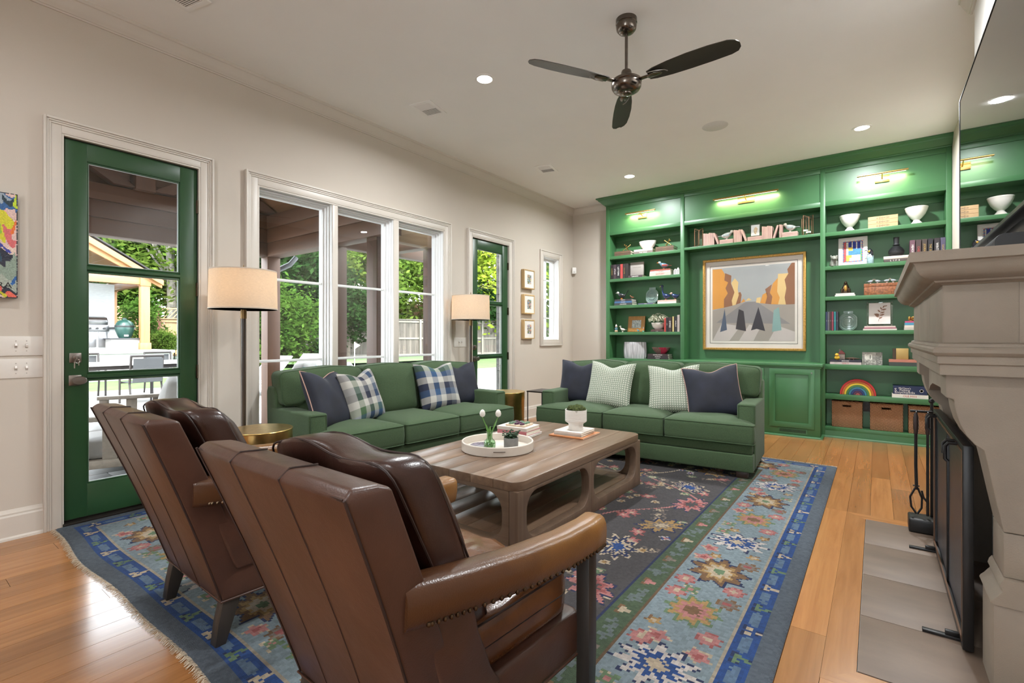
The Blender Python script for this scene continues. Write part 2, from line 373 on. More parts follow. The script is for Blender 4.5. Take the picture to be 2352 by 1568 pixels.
# green glazed doors
GLASS_D = GLASS
BEAD = pm('glazing_spacer', (.62, .66, .68), .4)
def door(name, x0, flip):
    d = snode(name); L = x0; Rr = x0 + .755; g0, g1 = L + .112, Rr - .112
    Y0, Y1 = YL + .012, YL + .056; T, Bm = 2.463, .032
    obj('door_slab', join(box(L, Y0, Bm, g0, Y1, T), box(g1, Y0, Bm, Rr, Y1, T), box(g0, Y0, 2.345, g1, Y1, T), box(g0, Y0, Bm, g1, Y1, .242)), GREEN_SHADED, d, bev=.002)
    zs = (.242, .942, 1.65, 2.345)
    for z in zs[1:3]: obj('muntin', prism([(Y0 - .002, z - .008), (Y0 - .002, z + .008), (Y0 + .012, z + .02), (Y1, z + .02), (Y1, z - .02), (Y0 + .012, z - .02)], g0, g1, 'x'), GREEN_SHADED, d)
    for i in range(3):
        a = zs[i] + (.02 if i else 0); b = zs[i + 1] - (.02 if i < 2 else 0)
        obj('moulding', frame(g0, a, g1, b, .009, Y0 + .006, Y0 + .02), GREEN_SHADED, d, bev=.002)
        obj('glazing_bead', frame(g0 + .009, a + .009, g1 - .009, b - .009, .0035, Y0 + .016, Y0 + .02), BEAD, d, smooth=0)
        obj('pane', box(g0 + .002, Y0 + .022, a, g1 - .002, Y0 + .026, b), GLASS, d, smooth=0)
    obj('jamb', join(box(L - .03, YL, 0, L - .012, YL + .16, 2.49), box(Rr + .008, YL, 0, Rr + .026, YL + .16, 2.49), box(L - .03, YL, 2.472, Rr + .026, YL + .16, 2.49)), TRIM, d, smooth=0)
    obj('weatherstrip', join(box(L - .012, YL + .02, 0, L, YL + .06, 2.47), box(Rr, YL + .02, 0, Rr + .008, YL + .06, 2.47), box(L, YL + .02, 2.463, Rr, YL + .06, 2.472)), DARK, d, smooth=0)
    obj('threshold', join(box(L - .012, YL - .03, 0, Rr + .01, YL + .16, .02), box(L, YL + .02, .02, Rr, YL + .05, .032)), pm('bronze_threshold', (.02, .016, .013), .5, .5), d, bev=.003)
    hx = Rr + .004; kx = L + .052
    for z in (2.185, 1.56, .938):
        h = obj('hinge', cyl(hx, YL + .004, z - .05, z + .05, .0075, 10), pm('aged_bronze', (.09, .065, .045), .4, 1.), d)
        for k in (-.03, -.01, .01, .03): pass
        obj('hinge_leaf', box(hx - .012, YL + .006, z - .05, hx + .012, YL + .013, z + .05), MATS['aged_bronze'], h)
    p = obj('deadbolt', box(kx - .03, YL + .002, 1.035, kx + .03, YL + .012, 1.097), NICKEL, d, bev=.003)
    obj('cylinder', xf(cyl(0, 0, 0, .02, .017, 20), (kx, YL + .002, 1.07), (R(90), 0, 0)), NICKEL, p, bev=.002)
    if not flip:
        k = obj('key', join(tube([(kx + .005 + .012 * math.cos(a), YL - .02, 1.045 + .012 * math.sin(a)) for a in [i * PI / 6 for i in range(12)]], .0015, 5, True), box(kx - .001, YL - .024, 1.06, kx + .004, YL + .0, 1.075), box(kx - .012, YL - .021, 1.0, kx - .006, YL - .019, 1.04), box(kx + .009, YL - .021, 1.018, kx + .014, YL - .019, 1.04)), pm('steel_key', (.55, .52, .48), .25, 1.), p)
    q = obj('knob_plate', box(kx - .033, YL + .002, .888, kx + .03, YL + .012, .955), NICKEL, d, bev=.003)
    obj('knob', xf(lathe([(.010, 0), (.010, .02), (.020, .028), (.036, .034), (.038, .042), (.034, .047), (0.0, .048)], 28, (0, 0), 1., .72), (kx + .012, YL + .002, .921), (R(90), 0, 0)), NICKEL, q)
    return d
door('door_1', .782, False); door('door_2', 4.676, True)

# triple window
w1 = snode('window_1')
U = [(1.993, 2.676), (2.733, 3.405), (3.473, 4.150)]
obj('mullion', box(2.676, YL - .012, .335, 2.733, YL + .156, 2.447), TRIM, w1, bev=.003)
obj('mullion', box(3.405, YL - .012, .335, 3.473, YL + .156, 2.447), TRIM, w1, bev=.003)
for a, b in U:
    obj('jamb', join(frame(a - .012, .318, b + .012, 2.464, .014, YL, YL + .158), frame(a, .335, b, 2.447, .013, YL + .035, YL + .156)), WTRIM, w1, bev=.002)
    obj('sash', join(frame(a + .012, .345, b - .012, 2.435, .013, YL + .065, YL + .154), frame(a + .020, .35, b - .020, 2.43, .022, YL + .095, YL + .15)), WTRIM, w1, bev=.002)
    for z in (.99, 1.705): obj('muntin', box(a + .03, YL + .108, z - .011, b - .03, YL + .145, z + .011), WTRIM, w1, bev=.002)
    for z0, z1 in ((.37, .98), (1.0, 1.695), (1.715, 2.412)):
        obj('pane', box(a + .038, YL + .125, z0, b - .038, YL + .129, z1), GLASS, w1, smooth=0)
# small leaded window
w2 = snode('window_2')
obj('jamb', join(frame(6.29, 1.13, 6.80, 2.47, .03, YL, YL + .158), frame(6.318, 1.16, 6.772, 2.445, .012, YL + .03, YL + .157)), WTRIM, w2, bev=.002)
obj('sash', join(frame(6.33, 1.172, 6.76, 2.433, .03, YL + .08, YL + .15)), WTRIM, w2, bev=.003)
wx = [6.36, 6.545, 6.73]; wz = [1.202, 1.502, 1.802, 2.103, 2.403]
obj('muntin', box(6.537, YL + .09, 1.2, 6.553, YL + .14, 2.405), WTRIM, w2)
for z in wz[1:4]: obj('muntin', box(6.36, YL + .092, z - .008, 6.73, YL + .138, z + .008), WTRIM, w2)
for i in range(2):
    for k in range(4): obj('pane', box(wx[i], YL + .113, wz[k], wx[i + 1], YL + .117, wz[k + 1]), GLASS, w2, smooth=0)

# chimney breast with firebox, its crown
CX0, CX1, CY = 1.95, 4.153, -.49
struct('wall_chimney', join(box(CX0, YR - .2, 0, 2.52, CY, HC), box(3.58, YR - .2, 0, CX1, CY, HC), box(2.52, YR - .2, .86, 3.58, CY, HC)), pm('chimney_paint', (.80, .78, .75), .7, var=.02), smooth=0)
struct('trim_8', join(prism([(CY + d, z) for d, z in crown], CX0 - .07, CX1 + .07, 'x'), prism([(CX1 + d, z) for d, z in crown], YR, CY + .0, 'y')), TRIM, smooth=25)
SOOT = pm('firebox_brick', (.055, .036, .026), .9, var=.4, scale=14, bmp=.4, bscale=30)
fb = struct('wall_firebox', join(box(2.42, YR - .62, -.02, 3.68, YR - .58, 1.0), box(2.42, YR - .6, -.02, 2.52, YR - .2, 1.0), box(3.58, YR - .6, -.02, 3.68, YR - .2, 1.0), box(2.42, YR - .6, .86, 3.68, YR - .2, 1.0), box(2.52, YR - .6, -.03, 3.58, CY, .002)), SOOT, smooth=0)
for sx in (2.515, 3.585):
    for r in range(9):
        for c in range(2):
            y0 = -1.2 + c * .36 - (r % 2) * .15
            obj('brick', box(sx - .006, max(y0, -1.22), .02 + r * .092, sx + .006, min(y0 + .33, -.5), .1 + r * .092), SOOT, fb, smooth=0)

# stone hearth slabs
LIME = pm('limestone', (.25, .205, .16), .62, var=.10, scale=5, bmp=.12, bscale=220)
LIME2 = pm('limestone_hearth', (.130, .090, .064), .5, var=.16, scale=4, bmp=.06, bscale=90, stretch=(2.2, .8, 1))
hearth = snode('floor_hearth')
obj('hearth_bed', box(2.142, CY, -.03, 3.964, .055, -.004), pm('grout', (.50, .46, .40), .9), hearth, smooth=0)
hx = [2.142, 2.587, 3.041, 3.502, 3.964]
for a, b in zip(hx, hx[1:]): obj('slab', box(a + .0015, CY, -.02, b - .0015, .054, .003), LIME2, hearth, bev=.0015)
# ================================================================ stone mantel
mt = thing('fireplace_mantel', 'carved grey limestone fireplace mantel with stepped shelf and scrolled legs', 'fireplace mantel', (0, 0, 0))
LIME = MATS['limestone']
legp = [(-.195, 1.07), (-.195, 1.064), (-.197, .987), (-.216, .983), (-.221, .941), (-.232, .897), (-.25, .858), (-.271, .831), (-.292, .816), (-.303, .757), (-.319, .665), (-.337, .566), (-.34, .551)]
capp = [(-.339, .401), (-.332, .39), (-.328, .374), (-.334, .365), (-.334, .357), (-.318, .333), (-.309, .323), (-.306, .315), (-.314, .31)]
for x0, x1 in ((2.28, 2.465), (3.635, 3.82)):
    lg = obj('leg', prism(legp + [(CY, .551), (CY, 1.07)], x0, x1, 'x'), LIME, mt, smooth=28, bev=.002, seg=1)
    obj('shaft', box(x0, CY, .402, x1, -.34, .548), LIME, lg, bev=.002)
    obj('cap', prism(capp + [(CY, .31), (CY, .401)], x0 - .02, x1 + .02, 'x'), LIME, lg, smooth=28)
    obj('plinth', box(x0 - .012, CY, 0.003, x1 + .012, -.314, .309), LIME, lg, bev=.003)
def band(prof, xa, xb):
    """moulding that runs along the front and returns along both ends; prof = (front y, z)"""
    v, f = [], []; n = len(prof); Y0 = -.184
    for y, z in prof:
        d = y - Y0; v += [(xa - d, CY, z), (xa - d, y, z), (xb + d, y, z), (xb + d, CY, z)]
    for k in range(n - 1):
        for j in range(3): f.append((k * 4 + j, k * 4 + j + 1, (k + 1) * 4 + j + 1, (k + 1) * 4 + j))
    f += [(0, 1, 2, 3), tuple(4 * (n - 1) + i for i in (3, 2, 1, 0))]
    f += [tuple(k * 4 for k in range(n)), tuple(k * 4 + 3 for k in range(n - 1, -1, -1))] if False else []
    for k in range(n - 1): f.append((k * 4 + 3, k * 4, (k + 1) * 4, (k + 1) * 4 + 3))
    return v, f
FX0, FX1 = 2.252, 3.858
obj('shelf', band([(-.092, 1.49), (-.092, 1.456), (-.102, 1.452), (-.106, 1.446), (-.11, 1.43), (-.122, 1.412), (-.14, 1.399), (-.16, 1.394), (-.163, 1.388), (-.172, 1.386), (-.184, 1.379)], FX0, FX1), LIME, mt, smooth=28)
fz = obj('frieze', box(FX0 + .002, CY, 1.18, FX1 - .002, -.186, 1.379), LIME, mt, smooth=0)
for a, b in ((-.49, -.372), (-.37, -.1865)): obj('block', box(FX0, a, 1.18, FX0 + .01, b, 1.3785), LIME, fz, bev=.0015)
for k in range(3): obj('block', box(FX0 + .001 + k * .5353, -.196, 1.18, FX0 - .001 + (k + 1) * .5353, -.184, 1.3785), LIME, fz, bev=.0015)
obj('moulding', band([(-.184, 1.18), (-.173, 1.176), (-.171, 1.166), (-.163, 1.164), (-.157, 1.157), (-.157, 1.146), (-.163, 1.137), (-.170, 1.133), (-.170, 1.108), (-.177, 1.104), (-.177, 1.069)], FX0, FX1), LIME, mt, smooth=28)
obj('lintel', prism([(2.466, 1.068), (2.466, .90), (2.54, .93), (2.68, .955), (3.05, .965), (3.42, .955), (3.56, .93), (3.634, .90), (3.634, 1.068)], CY, -.24, 'y'), LIME, mt, smooth=28)
for a, b in ((2.466, 2.53), (3.57, 3.634)): obj('jamb', box(a, CY, .003, b, -.36, .90), LIME, mt, bev=.002)

# fire screen
IRON = BLACK
s = thing('fireplace_screen', 'black framed mesh screen with hooked handles standing before the firebox', 'fireplace screen', (0, 0, .003))
obj('frame', join(frame(2.51, .008, 3.70, .785, .022, -.295, -.263), box(3.1, -.29, .008, 3.115, -.268, .785)), IRON, s, bev=.003)
obj('edge', frame(2.532, .03, 3.678, .763, .01, -.268, -.262), pm('copper_edge', (.16, .085, .05), .45, .6), s, smooth=0)
MESHM = pm('fire_mesh', (.035, .052, .085), .30, .75, var=.35, scale=9, bmp=.25, bscale=400, stretch=(1, 1, .25))  # black mesh; the blue of reflected window light is put into its colour
for a, b in ((2.545, 3.098), (3.117, 3.668)): obj('mesh_panel', box(a, -.279, .042, b, -.276, .752), MESHM, s, smooth=0)
for x in (2.60, 3.58): obj('foot', join(box(x - .012, -.295, 0, x + .012, -.15, .012), box(x - .008, -.262, .012, x + .008, -.22, .03)), IRON, s, bev=.002)
for x in (2.66, 3.50):
    obj('handle', tube([(x, -.262, .765), (x, -.235, .765), (x, -.225, .75), (x, -.225, .70), (x, -.235, .69)], .007, 8), IRON, s)
    obj('handle', tube([(x + .07, -.262, .765), (x + .07, -.235, .765), (x + .07, -.225, .75), (x + .07, -.225, .71)], .007, 8), IRON, s)

t = thing('fireplace_tools', 'black iron fireplace tool stand holding tongs and a poker', 'fireplace tools', (3.94, -.245, .003))
obj('base', box(-.075, -.11, 0, .075, .085, .085), IRON, t, bev=.012, seg=3)
obj('post', join(cyl(.03, -.03, .085, .79, .008, 10), sph((.03, -.03, .80), .016), cyl(.03, -.03, .73, .745, .014, 10)), IRON, t)
obj('crossbar', join(tube([(.0, -.12, .735), (.0, .075, .735)], .008, 8), *[tube([(0, y, .735), (-.018, y, .73), (-.018, y, .715)], .005, 6) for y in (.045, -.01, -.085)]), IRON, t)
GRIP = pm('dark_wood_grip', (.03, .014, .010), .4)
def tool(y, parts, nm):
    h = obj(nm, parts, IRON, t); obj('grip', lathe([(.010, .60), (.014, .64), (.013, .70), (.009, .725)], 12, (-.018, y)), GRIP, h)
tool(.048, join(tube([(-.018, .048, .62), (-.012, .048, .40), (-.005, .044, .25)], .0085, 8), tube([(-.005, .05, .26), (-.004, .075, .20), (-.004, .07, .14), (-.004, .045, .10)], .006, 6), tube([(-.005, .038, .26), (-.006, .018, .20), (-.006, .02, .14), (-.006, .04, .10)], .006, 6), box(-.014, .03, .27, .004, .062, .275)), 'tongs')
tool(-.008, join(tube([(-.018, -.008, .62), (-.018, -.008, .10)], .0075, 8), tube([(-.018, -.008, .18), (-.018, .012, .21), (-.018, .02, .25)], .006, 6)), 'poker')
tool(-.075, join(tube([(-.018, -.075, .62), (-.018, -.075, .12)], .0065, 8), box(-.035, -.10, .09, .0, -.05, .14)), 'shovel')

# television over the mantel, soundbar
tv = thing('television', 'large glossy black flat television mounted above the stone mantel', 'television', (0, 0, 0))
obj('body', box(2.19, -.435, 1.635, 3.845, -.392, 2.575), BLACK, tv, bev=.004)
obj('screen', box(2.196, -.3925, 1.65, 3.839, -.3905, 2.569), pm('tv_glass', (.004, .004, .004), .015, spec=.75, var=.1), tv, smooth=0)
obj('bezel', frame(2.19, 1.635, 3.845, 2.575, (.005, .014, .005, .005), -.393, -.388), pm('tv_bezel', (.03, .03, .032), .3, .6), tv, smooth=0)
obj('mount', join(box(2.8, -.489, 1.95, 3.25, -.47, 2.3), box(2.85, -.47, 2.0, 2.9, -.435, 2.25), box(3.15, -.47, 2.0, 3.2, -.435, 2.25)), BLACK, tv)
sb = thing('soundbar', 'rounded black soundbar lying on the mantel shelf under the television', 'soundbar', (3.0, -.40, 1.4915))
obj('housing', xf(prism(rrect(-.065, 0, .065, .075, .03, 6), -.58, .58, 'x'), (0, 0, 0)), pm('speaker_cloth', (.012, .012, .013), .75, bmp=.4, bscale=500), sb, bev=.006)
obj('end_cap', prism(rrect(-.064, .001, .064, .074, .03, 6), -.587, -.575, 'x'), BLACK, sb)

# ================================================================ built-in bookcase
bc = thing('built_in_bookcase', 'green painted built-in bookcase wall with crown, open shelves and base cabinets', 'bookcase', (0, 0, 0))
F, BK = 6.975, 7.236
SL = [2.445, 2.095, 1.684, 1.275, .873]; SR = [2.455, 2.049, 1.684, 1.277, .873, .516, .123]
ST = [(-.647, -.600), (.494, .545), (2.174, 2.227), (3.318, 3.378)]
for a, b in ST: obj('stile', box(F, a, 0, BK, b, 3.25), GREEN, bc, bev=.002)
obj('back_panel', box(BK - .012, -.6, 0, BK, 3.318, 2.80), GREEN, bc, smooth=0)
for (a, b) in ((-.6, .494), (.545, 2.174), (2.227, 3.318)):
    obj('rail', box(F, a, 2.775, F + .022, b, 2.832), GREEN, bc, bev=.002)
    obj('rail', box(F, a, 3.178, F + .022, b, 3.25), GREEN, bc, bev=.002)
    obj('top_panel', box(F + .012, a, 2.832, F + .022, b, 3.178), GREEN, bc, smooth=0)
    obj('soffit', box(F + .022, a, 2.775, BK, b, 2.785), GREEN, bc, smooth=0)
    obj('nailer', box(BK - .03, a, 2.70, BK - .012, b, 2.775), GREEN, bc, bev=.002)
for z in SL: obj('shelf', box(F + .002, 2.227, z - .045, BK - .012, 3.318, z), GREEN, bc, bev=.002)
for z in SR: obj('shelf', box(F + .002, -.6, z - (.06 if .5 < z < .9 else .045), BK - .012, .494, z), GREEN, bc, bev=.002)
obj('shelf', box(F + .002, .545, 2.424, BK - .012, 2.174, 2.459), GREEN, bc, bev=.002)
obj('toe_board', box(F + .002, -.6, 0, F + .02, .494, .08), GREEN, bc)
obj('lower_panel', box(F + .002, 2.227, 0, F + .02, 3.318, .83), GREEN, bc)
cw = [(0, 3.235), (.012, 3.235), (.016, 3.245), (.03, 3.25), (.045, 3.265), (.066, 3.29), (.088, 3.305), (.094, 3.318), (.108, 3.325), (.118, 3.332), (.118, 3.349), (0, 3.349)]
v, f = [], []; n = len(cw)
for d, z in cw: v += [(F - d, YR + .001, z), (F - d, 3.378 + d, z), (XB - .002, 3.378 + d, z)]
for k in range(n):
    for j in range(2): f.append((k * 3 + j, k * 3 + j + 1, ((k + 1) % n) * 3 + j + 1, ((k + 1) % n) * 3 + j))
obj('crown', (v, f), GREEN, bc, smooth=25)
# projecting base cabinet with counter
C0 = 6.74
obj('cabinet_body', join(box(C0, .526, .0, F + .05, 2.195, .845)), GREEN, bc, bev=.002)
obj('counter', box(6.712, .498, .845, BK - .013, 2.222, .883), GREEN, bc, bev=.006, seg=3)
obj('counter_mould', join(box(6.725, .512, .828, F, 2.209, .846)), GREEN, bc, bev=.005)
for a, b in ((.58, 1.057), (1.12, 1.60), (1.663, 2.14)):
    d = obj('door', join(frame(a, .108, b, .812, .062, C0 - .02, C0 - .001, 'x'), box(C0 - .010, a + .06, .168, C0 - .001, b - .06, .752)), GREEN, bc, bev=.0015)
    obj('knob', xf(cyl(0, 0, 0, .022, .007, 10), (C0 - .02, a + .03, .775), (0, R(-90), 0)), NICKEL, d)
gv = obj('vent_grille', frame(.655, .038, .962, .1, .012, C0 - .006, C0 + .0, 'x'), GREEN, bc)
obj('vent_opening', box(C0 - .003, .667, .05, C0 - .001, .95, .088), DARK, gv, smooth=0)
for k in range(21): obj('slat', box(C0 - .005, .667 + k * .0137, .05, C0 - .001, .6725 + k * .0137, .088), GREEN, gv, smooth=0)
obj('shoe_mould', join(prism([(C0 - d, z) for d, z in shoe], .505, 2.21, 'y'), box(C0 - .028, .498, 0, F, .526, .018), prism([(F - d, z) for d, z in shoe], -.647, .52, 'y')), GREEN, bc)
op = thing('wall_outlet', 'grey power outlet plate on the shelf back between wicker baskets', 'outlet', (BK - .0125, .092, .365))
obj('cover_plate', box(-.008, -.035, -.055, 0, .035, .055), pm('outlet_grey', (.12, .11, .11), .5), op, bev=.002)
obj('receptacle', join(box(-.010, -.017, .008, -.007, .017, .038), box(-.010, -.017, -.038, -.007, .017, -.008)), pm('outlet_dark', (.04, .037, .037), .4), op, bev=.003)

# picture lights
WARM = (1, .80, .52)
for i, (yc, w, lab) in enumerate(((2.79, .46, 'short brass picture light above the shelf of brass jacks'), (1.372, .78, 'long brass picture light over the framed street print'), (-.053, .46, 'short brass picture light above the white pedestal bowls'))):
    p = thing('picture_light', lab, 'picture light', (F + .012, yc, 3.0), 0, 'brass picture lights on the bookcase')
    wp = .1 if w > .6 else .066
    obj('backplate', box(-.014, -wp, -.038, 0, wp, .038), BRASS, p, bev=.002)
    obj('arm', tube([(-.012, 0, .0), (-.05, 0, .012), (-.10, 0, .04)], .007, 8), BRASS, p)
    h = obj('lamp_head', tube([(-.10, -w / 2, .045), (-.10, w / 2, .045)], .011, 10), BRASS, p)
    obj('diffuser', box(-.097, -w / 2 + .02, .033, -.086, w / 2 - .02, .0345), pm('lit_diffuser', (.9, .85, .7), .5, emit=((1, .85, .6), 3.)), h)
    light('picture_lamp', 'AREA', (F + .012 - .085, yc, 3.028), 3.0 * w / .46, WARM, shape='RECTANGLE', size=w - .04, size_y=.012, rot=Vector((.62, 0, -.78)).to_track_quat('-Z', 'Y').to_euler(), spread=R(150))
# ================================================================ soft furniture helpers
def puffy(outline, t0, t1, axis, crown=.03, inset=.05, under=0.):
    cx = sum(p[0] for p in outline) / len(outline); cy = sum(p[1] for p in outline) / len(outline); h = t1 - t0
    rings = [(.35, t0 - under), (.75, t0 - under * .6), (1 - inset, t0), (1 - inset * .3, t0 + h * .06), (1.0, t0 + h * .22), (1.006, t0 + h * .5), (1.0, t1 - h * .22), (1 - inset * .3, t1 - h * .06), (1 - inset, t1 + .002), (.86, t1 + crown * .42), (.68, t1 + crown * .75), (.42, t1 + crown * .95), (.18, t1 + crown)]
    def P(p, q, t): return {'x': (t, p, q), 'y': (p, t, q), 'z': (p, q, t)}[axis]
    v, f = [], []; n = len(outline)
    for s_, t in rings: v += [P(cx + (x - cx) * s_, cy + (y - cy) * s_, t) for x, y in outline]
    for k in range(len(rings) - 1):
        for i in range(n):
            j = (i + 1) % n; f.append((k * n + i, k * n + j, (k + 1) * n + j, (k + 1) * n + i))
    f += [tuple(range(n)), tuple(range((len(rings) - 1) * n, len(rings) * n))]
    return v, f
def dens(pts, step=.04, r=.03):
    """round the corners a little and put points along the sides"""
    out = []; n = len(pts)
    for i in range(n):
        a, b, c = Vector(pts[i - 1]), Vector(pts[i]), Vector(pts[(i + 1) % n])
        u = (a - b).normalized() * min(r, (a - b).length * .45); w = (c - b).normalized() * min(r, (c - b).length * .45)
        for k in range(5):
            t = k / 4; out.append(tuple((b + u) * (1 - t) ** 2 + b * 2 * t * (1 - t) + (b + w) * t * t))
        e = c + (b - c).normalized() * min(r, (c - b).length * .45); st = b + w; m = int((e - st).length / step)
        for k in range(1, m): out.append(tuple(st.lerp(e, k / m)))
    return out
def loop3(outline, s_, t, axis):
    cx = sum(p[0] for p in outline) / len(outline); cy = sum(p[1] for p in outline) / len(outline)
    return [{'x': (t, cx + (x - cx) * s_, cy + (y - cy) * s_), 'y': (cx + (x - cx) * s_, t, cy + (y - cy) * s_), 'z': (cx + (x - cx) * s_, cy + (y - cy) * s_, t)}[axis] for x, y in outline]
SOFA = pm('green_sofa_fabric', (.046, .082, .034), .88, var=.25, scale=220, bmp=.35, bscale=500, sheen=.08)
SOFAP = pm('green_piping', (.036, .07, .028), .85, var=.1)
WALNUT = wood('dark_walnut', (.02, .010, .007), (.045, .022, .013), 'Z', 1., .45)
def make_sofa(name, label, loc, rz, hl):
    s = thing(name, label, 'sofa', loc, rz); ai = hl - .15; w = ai * 2 / 3
    obj('base', join(box(-hl + .02, -.42, .205, hl - .02, .38, .285), box(-hl + .012, -.43, .055, hl - .012, .39, .203)), SOFA, s, bev=.012, seg=3)
    for sx in (-1, 1):
        a = obj('arm', box(sx * ai, -.33, .06, sx * (hl - .005), .36, .615), SOFA, s, bev=.018, seg=3)
        y = -.333; xa, xb = sorted((sx * (ai + .012), sx * (hl - .017)))
        obj('piping', tube([(xa, y + .004, .28), (xa, y + .004, .60), (xb, y + .004, .60), (xb, y + .004, .06)], .004, 6), SOFAP, a)
    obj('back_frame', prism([(.20, .06), (.40, .06), (.42, .74), (.40, .78), (.28, .78), (.24, .70)], -hl + .01, hl - .01, 'x'), SOFA, s, bev=.015, seg=3)
    def seatc(out):
        o = dens(out); c = obj('seat_cushion', puffy(o, .288, .452, 'z', .045, .025, .0), SOFA, s, smooth=60)
        obj('piping', join(tube(loop3(o, .988, .449, 'z'), .0048, 6, True), tube(loop3(o, .988, .294, 'z'), .0048, 6, True)), SOFAP, c)
    g = .004
    seatc([(-w / 2 + g, -.46), (w / 2 - g, -.46), (w / 2 - g, .22), (-w / 2 + g, .22)])
    for sx in (-1, 1):
        p = [(w / 2 + g, -.46), (hl, -.455), (hl, -.345), (ai - g, -.335), (ai - g, .22), (w / 2 + g, .22)]
        if sx < 0: p = [(-x, y) for x, y in p][::-1]
        seatc(p)
    def backc(out, k):
        o = dens(out, .05, .05); c = obj('back_cushion', puffy(o, 0, .17, 'y', .05, .03, .03), SOFA, s, smooth=60)
        # the crowned side faces the sitter
        for vtx in c.data.vertices: vtx.co.y = -vtx.co.y
        c.data.flip_normals(); c.location = (0, .30, 0)
        for vtx in c.data.vertices: vtx.co.y += (vtx.co.z - .46) * .16
        pp = [(x, -y + (z - .46) * .16, z) for x, y, z in loop3(o, .985, .165, 'y')]
        pq = [(x, -y + (z - .46) * .16, z) for x, y, z in loop3(o, .985, .006, 'y')]
        obj('piping', join(tube(pp, .0048, 6, True), tube(pq, .0048, 6, True)), SOFAP, c)
    backc([(-w / 2 + g, .465), (w / 2 - g, .465), (w / 2 - g, .92), (0, .935), (-w / 2 + g, .92)], 0)
    for sx in (-1, 1):
        p = [(w / 2 + g, .465), (ai - g, .465), (ai - g, .625), (hl - .03, .63), (hl - .02, .90), (w * .95, .935), (w / 2 + g, .915)]
        if sx < 0: p = [(-x, z) for x, z in p][::-1]
        backc(p, sx)
    for x in (-hl + .1, hl - .1):
        for y in (-.36, .33): obj('leg', box(x - .045, y - .045, 0, x + .045, y + .045, .056), WALNUT, s, bev=.003)
    return s
make_sofa('sofa', 'green fabric three-seat sofa along the window wall with plaid pillows', (3.075, 3.575, .012), R(-4.2), 1.085)
make_sofa('sofa', 'green fabric three-seat sofa in front of the green bookcase', (4.79, 1.87, .0125), R(-86.3), 1.04)

# ---------------------------------------------------------------- throw pillows
NAVY = pm('navy_velvet', (.0065, .0085, .019), .75, var=.45, scale=7, sheen=.06, bmp=.1, bscale=300)
PINKP = pm('blush_piping', (.42, .25, .20), .7)
NAVYP = pm('navy_piping', (.02, .022, .045), .7)
def ring_mat():
    m, nt, b = _base('ring_weave'); uv = _n(nt, 'ShaderNodeUVMap'); mp = _n(nt, 'ShaderNodeMapping', Scale=(22, 22, 1)); nt.links.new(uv.outputs[0], mp.inputs[0])
    fr = _n(nt, 'ShaderNodeVectorMath', operation='FRACTION'); nt.links.new(mp.outputs[0], fr.inputs[0])
    sb_ = _n(nt, 'ShaderNodeVectorMath', operation='SUBTRACT'); sb_.inputs[1].default_value = (.5, .5, 0); nt.links.new(fr.outputs[0], sb_.inputs[0])
    ln = _n(nt, 'ShaderNodeVectorMath', operation='LENGTH'); nt.links.new(sb_.outputs[0], ln.inputs[0])
    cr, gr = (.56, .57, .48), (.035, .085, .042)
    c = ramp(nt, ln.outputs['Value'], [(.0, cr), (.17, cr), (.22, gr), (.38, gr), (.44, cr), (1, cr)])
    nt.links.new(c, b.inputs['Base Color']); b.inputs['Roughness'].default_value = .85; return m
RINGS = ring_mat(); PLAID = attr_mat('plaid_linen', .9, .4, 350)
def pl_col(u, v, seed):
    W, NV, GN, BL, GY = (.46, .44, .40), (.018, .022, .045), (.055, .11, .05), (.03, .075, .16), (.13, .14, .16)
    cols = [NV, W, GN, W, NV, W, BL, W, NV, GY, W]; rows = [NV, W, BL, GN, W, NV, GY, W, NV, W, BL]
    a = np.array(cols[int(u * 7.5 + seed) % 11]); b = np.array(rows[int(v * 7.5 + seed * 2) % 11])
    return a * .5 + b * .5
def pillow(name, label, size, th, m, pip, loc, tilt, yaw, roll=0., chop=.09, plaid=None, group=None):
    N = 44; v, f, uvs = [], [], []
    for side in (-1, 1):
        for j in range(N + 1):
            for i in range(N + 1):
                u = -1 + 2 * i / N; w = -1 + 2 * j / N
                px = u * (1 - .07 * (1 - w * w)); pz = w * (1 - .07 * (1 - u * u))
                if w > 0: pz -= chop * 2.2 * math.exp(-(u / .42) ** 2) * w ** 2.2
                t_ = th * max(0., (1 - u ** 4) * (1 - w ** 4)) ** .55
                t_ *= 1 - .30 * math.exp(-(u / .22) ** 2) * max(0, w) ** 1.5 * (chop > .02)
                t_ += th * .05 * math.sin(5 * u + 3 * w + loc[0] * 9) * (1 - u * u) * (1 - w * w)
                v.append((px * size / 2, side * t_, pz * size / 2 + size / 2 * .93)); uvs.append((i / N, j / N))
    K = (N + 1) ** 2; cols = []
    for side in (0, 1):
        for j in range(N):
            for i in range(N):
                a = side * K + j * (N + 1) + i; q = (a, a + 1, a + N + 2, a + N + 1)
                f.append(q if side == 0 else q[::-1])
                if plaid is not None: cols.append(pl_col(i / N, j / N, plaid))
    o = obj(name, (v, f), m, None, smooth=80, colors=cols if plaid is not None else None)
    if m is RINGS:
        ul = o.data.uv_layers.new(name='UVMap')
        for lp in o.data.loops: ul.data[lp.index].uv = uvs[lp.vertex_index]
    o.location = loc; o.rotation_euler = (tilt, roll, yaw); tag(o, label, 'pillow', group)
    if pip:
        e = [v[i] for i in range(N + 1)] + [v[(j + 1) * (N + 1) - 1] for j in range(1, N + 1)] + [v[N * (N + 1) + i] for i in range(N - 1, -1, -1)] + [v[j * (N + 1)] for j in range(N - 1, 0, -1)]
        obj('piping', tube(e, .0045, 6, True), pip, o)
    return o
pillow('throw_pillow', 'navy velvet pillow with pink piping by the arm nearest the leather chairs', .50, .085, NAVY, PINKP, (2.33, 3.53, .47), R(-22), R(24), R(4))
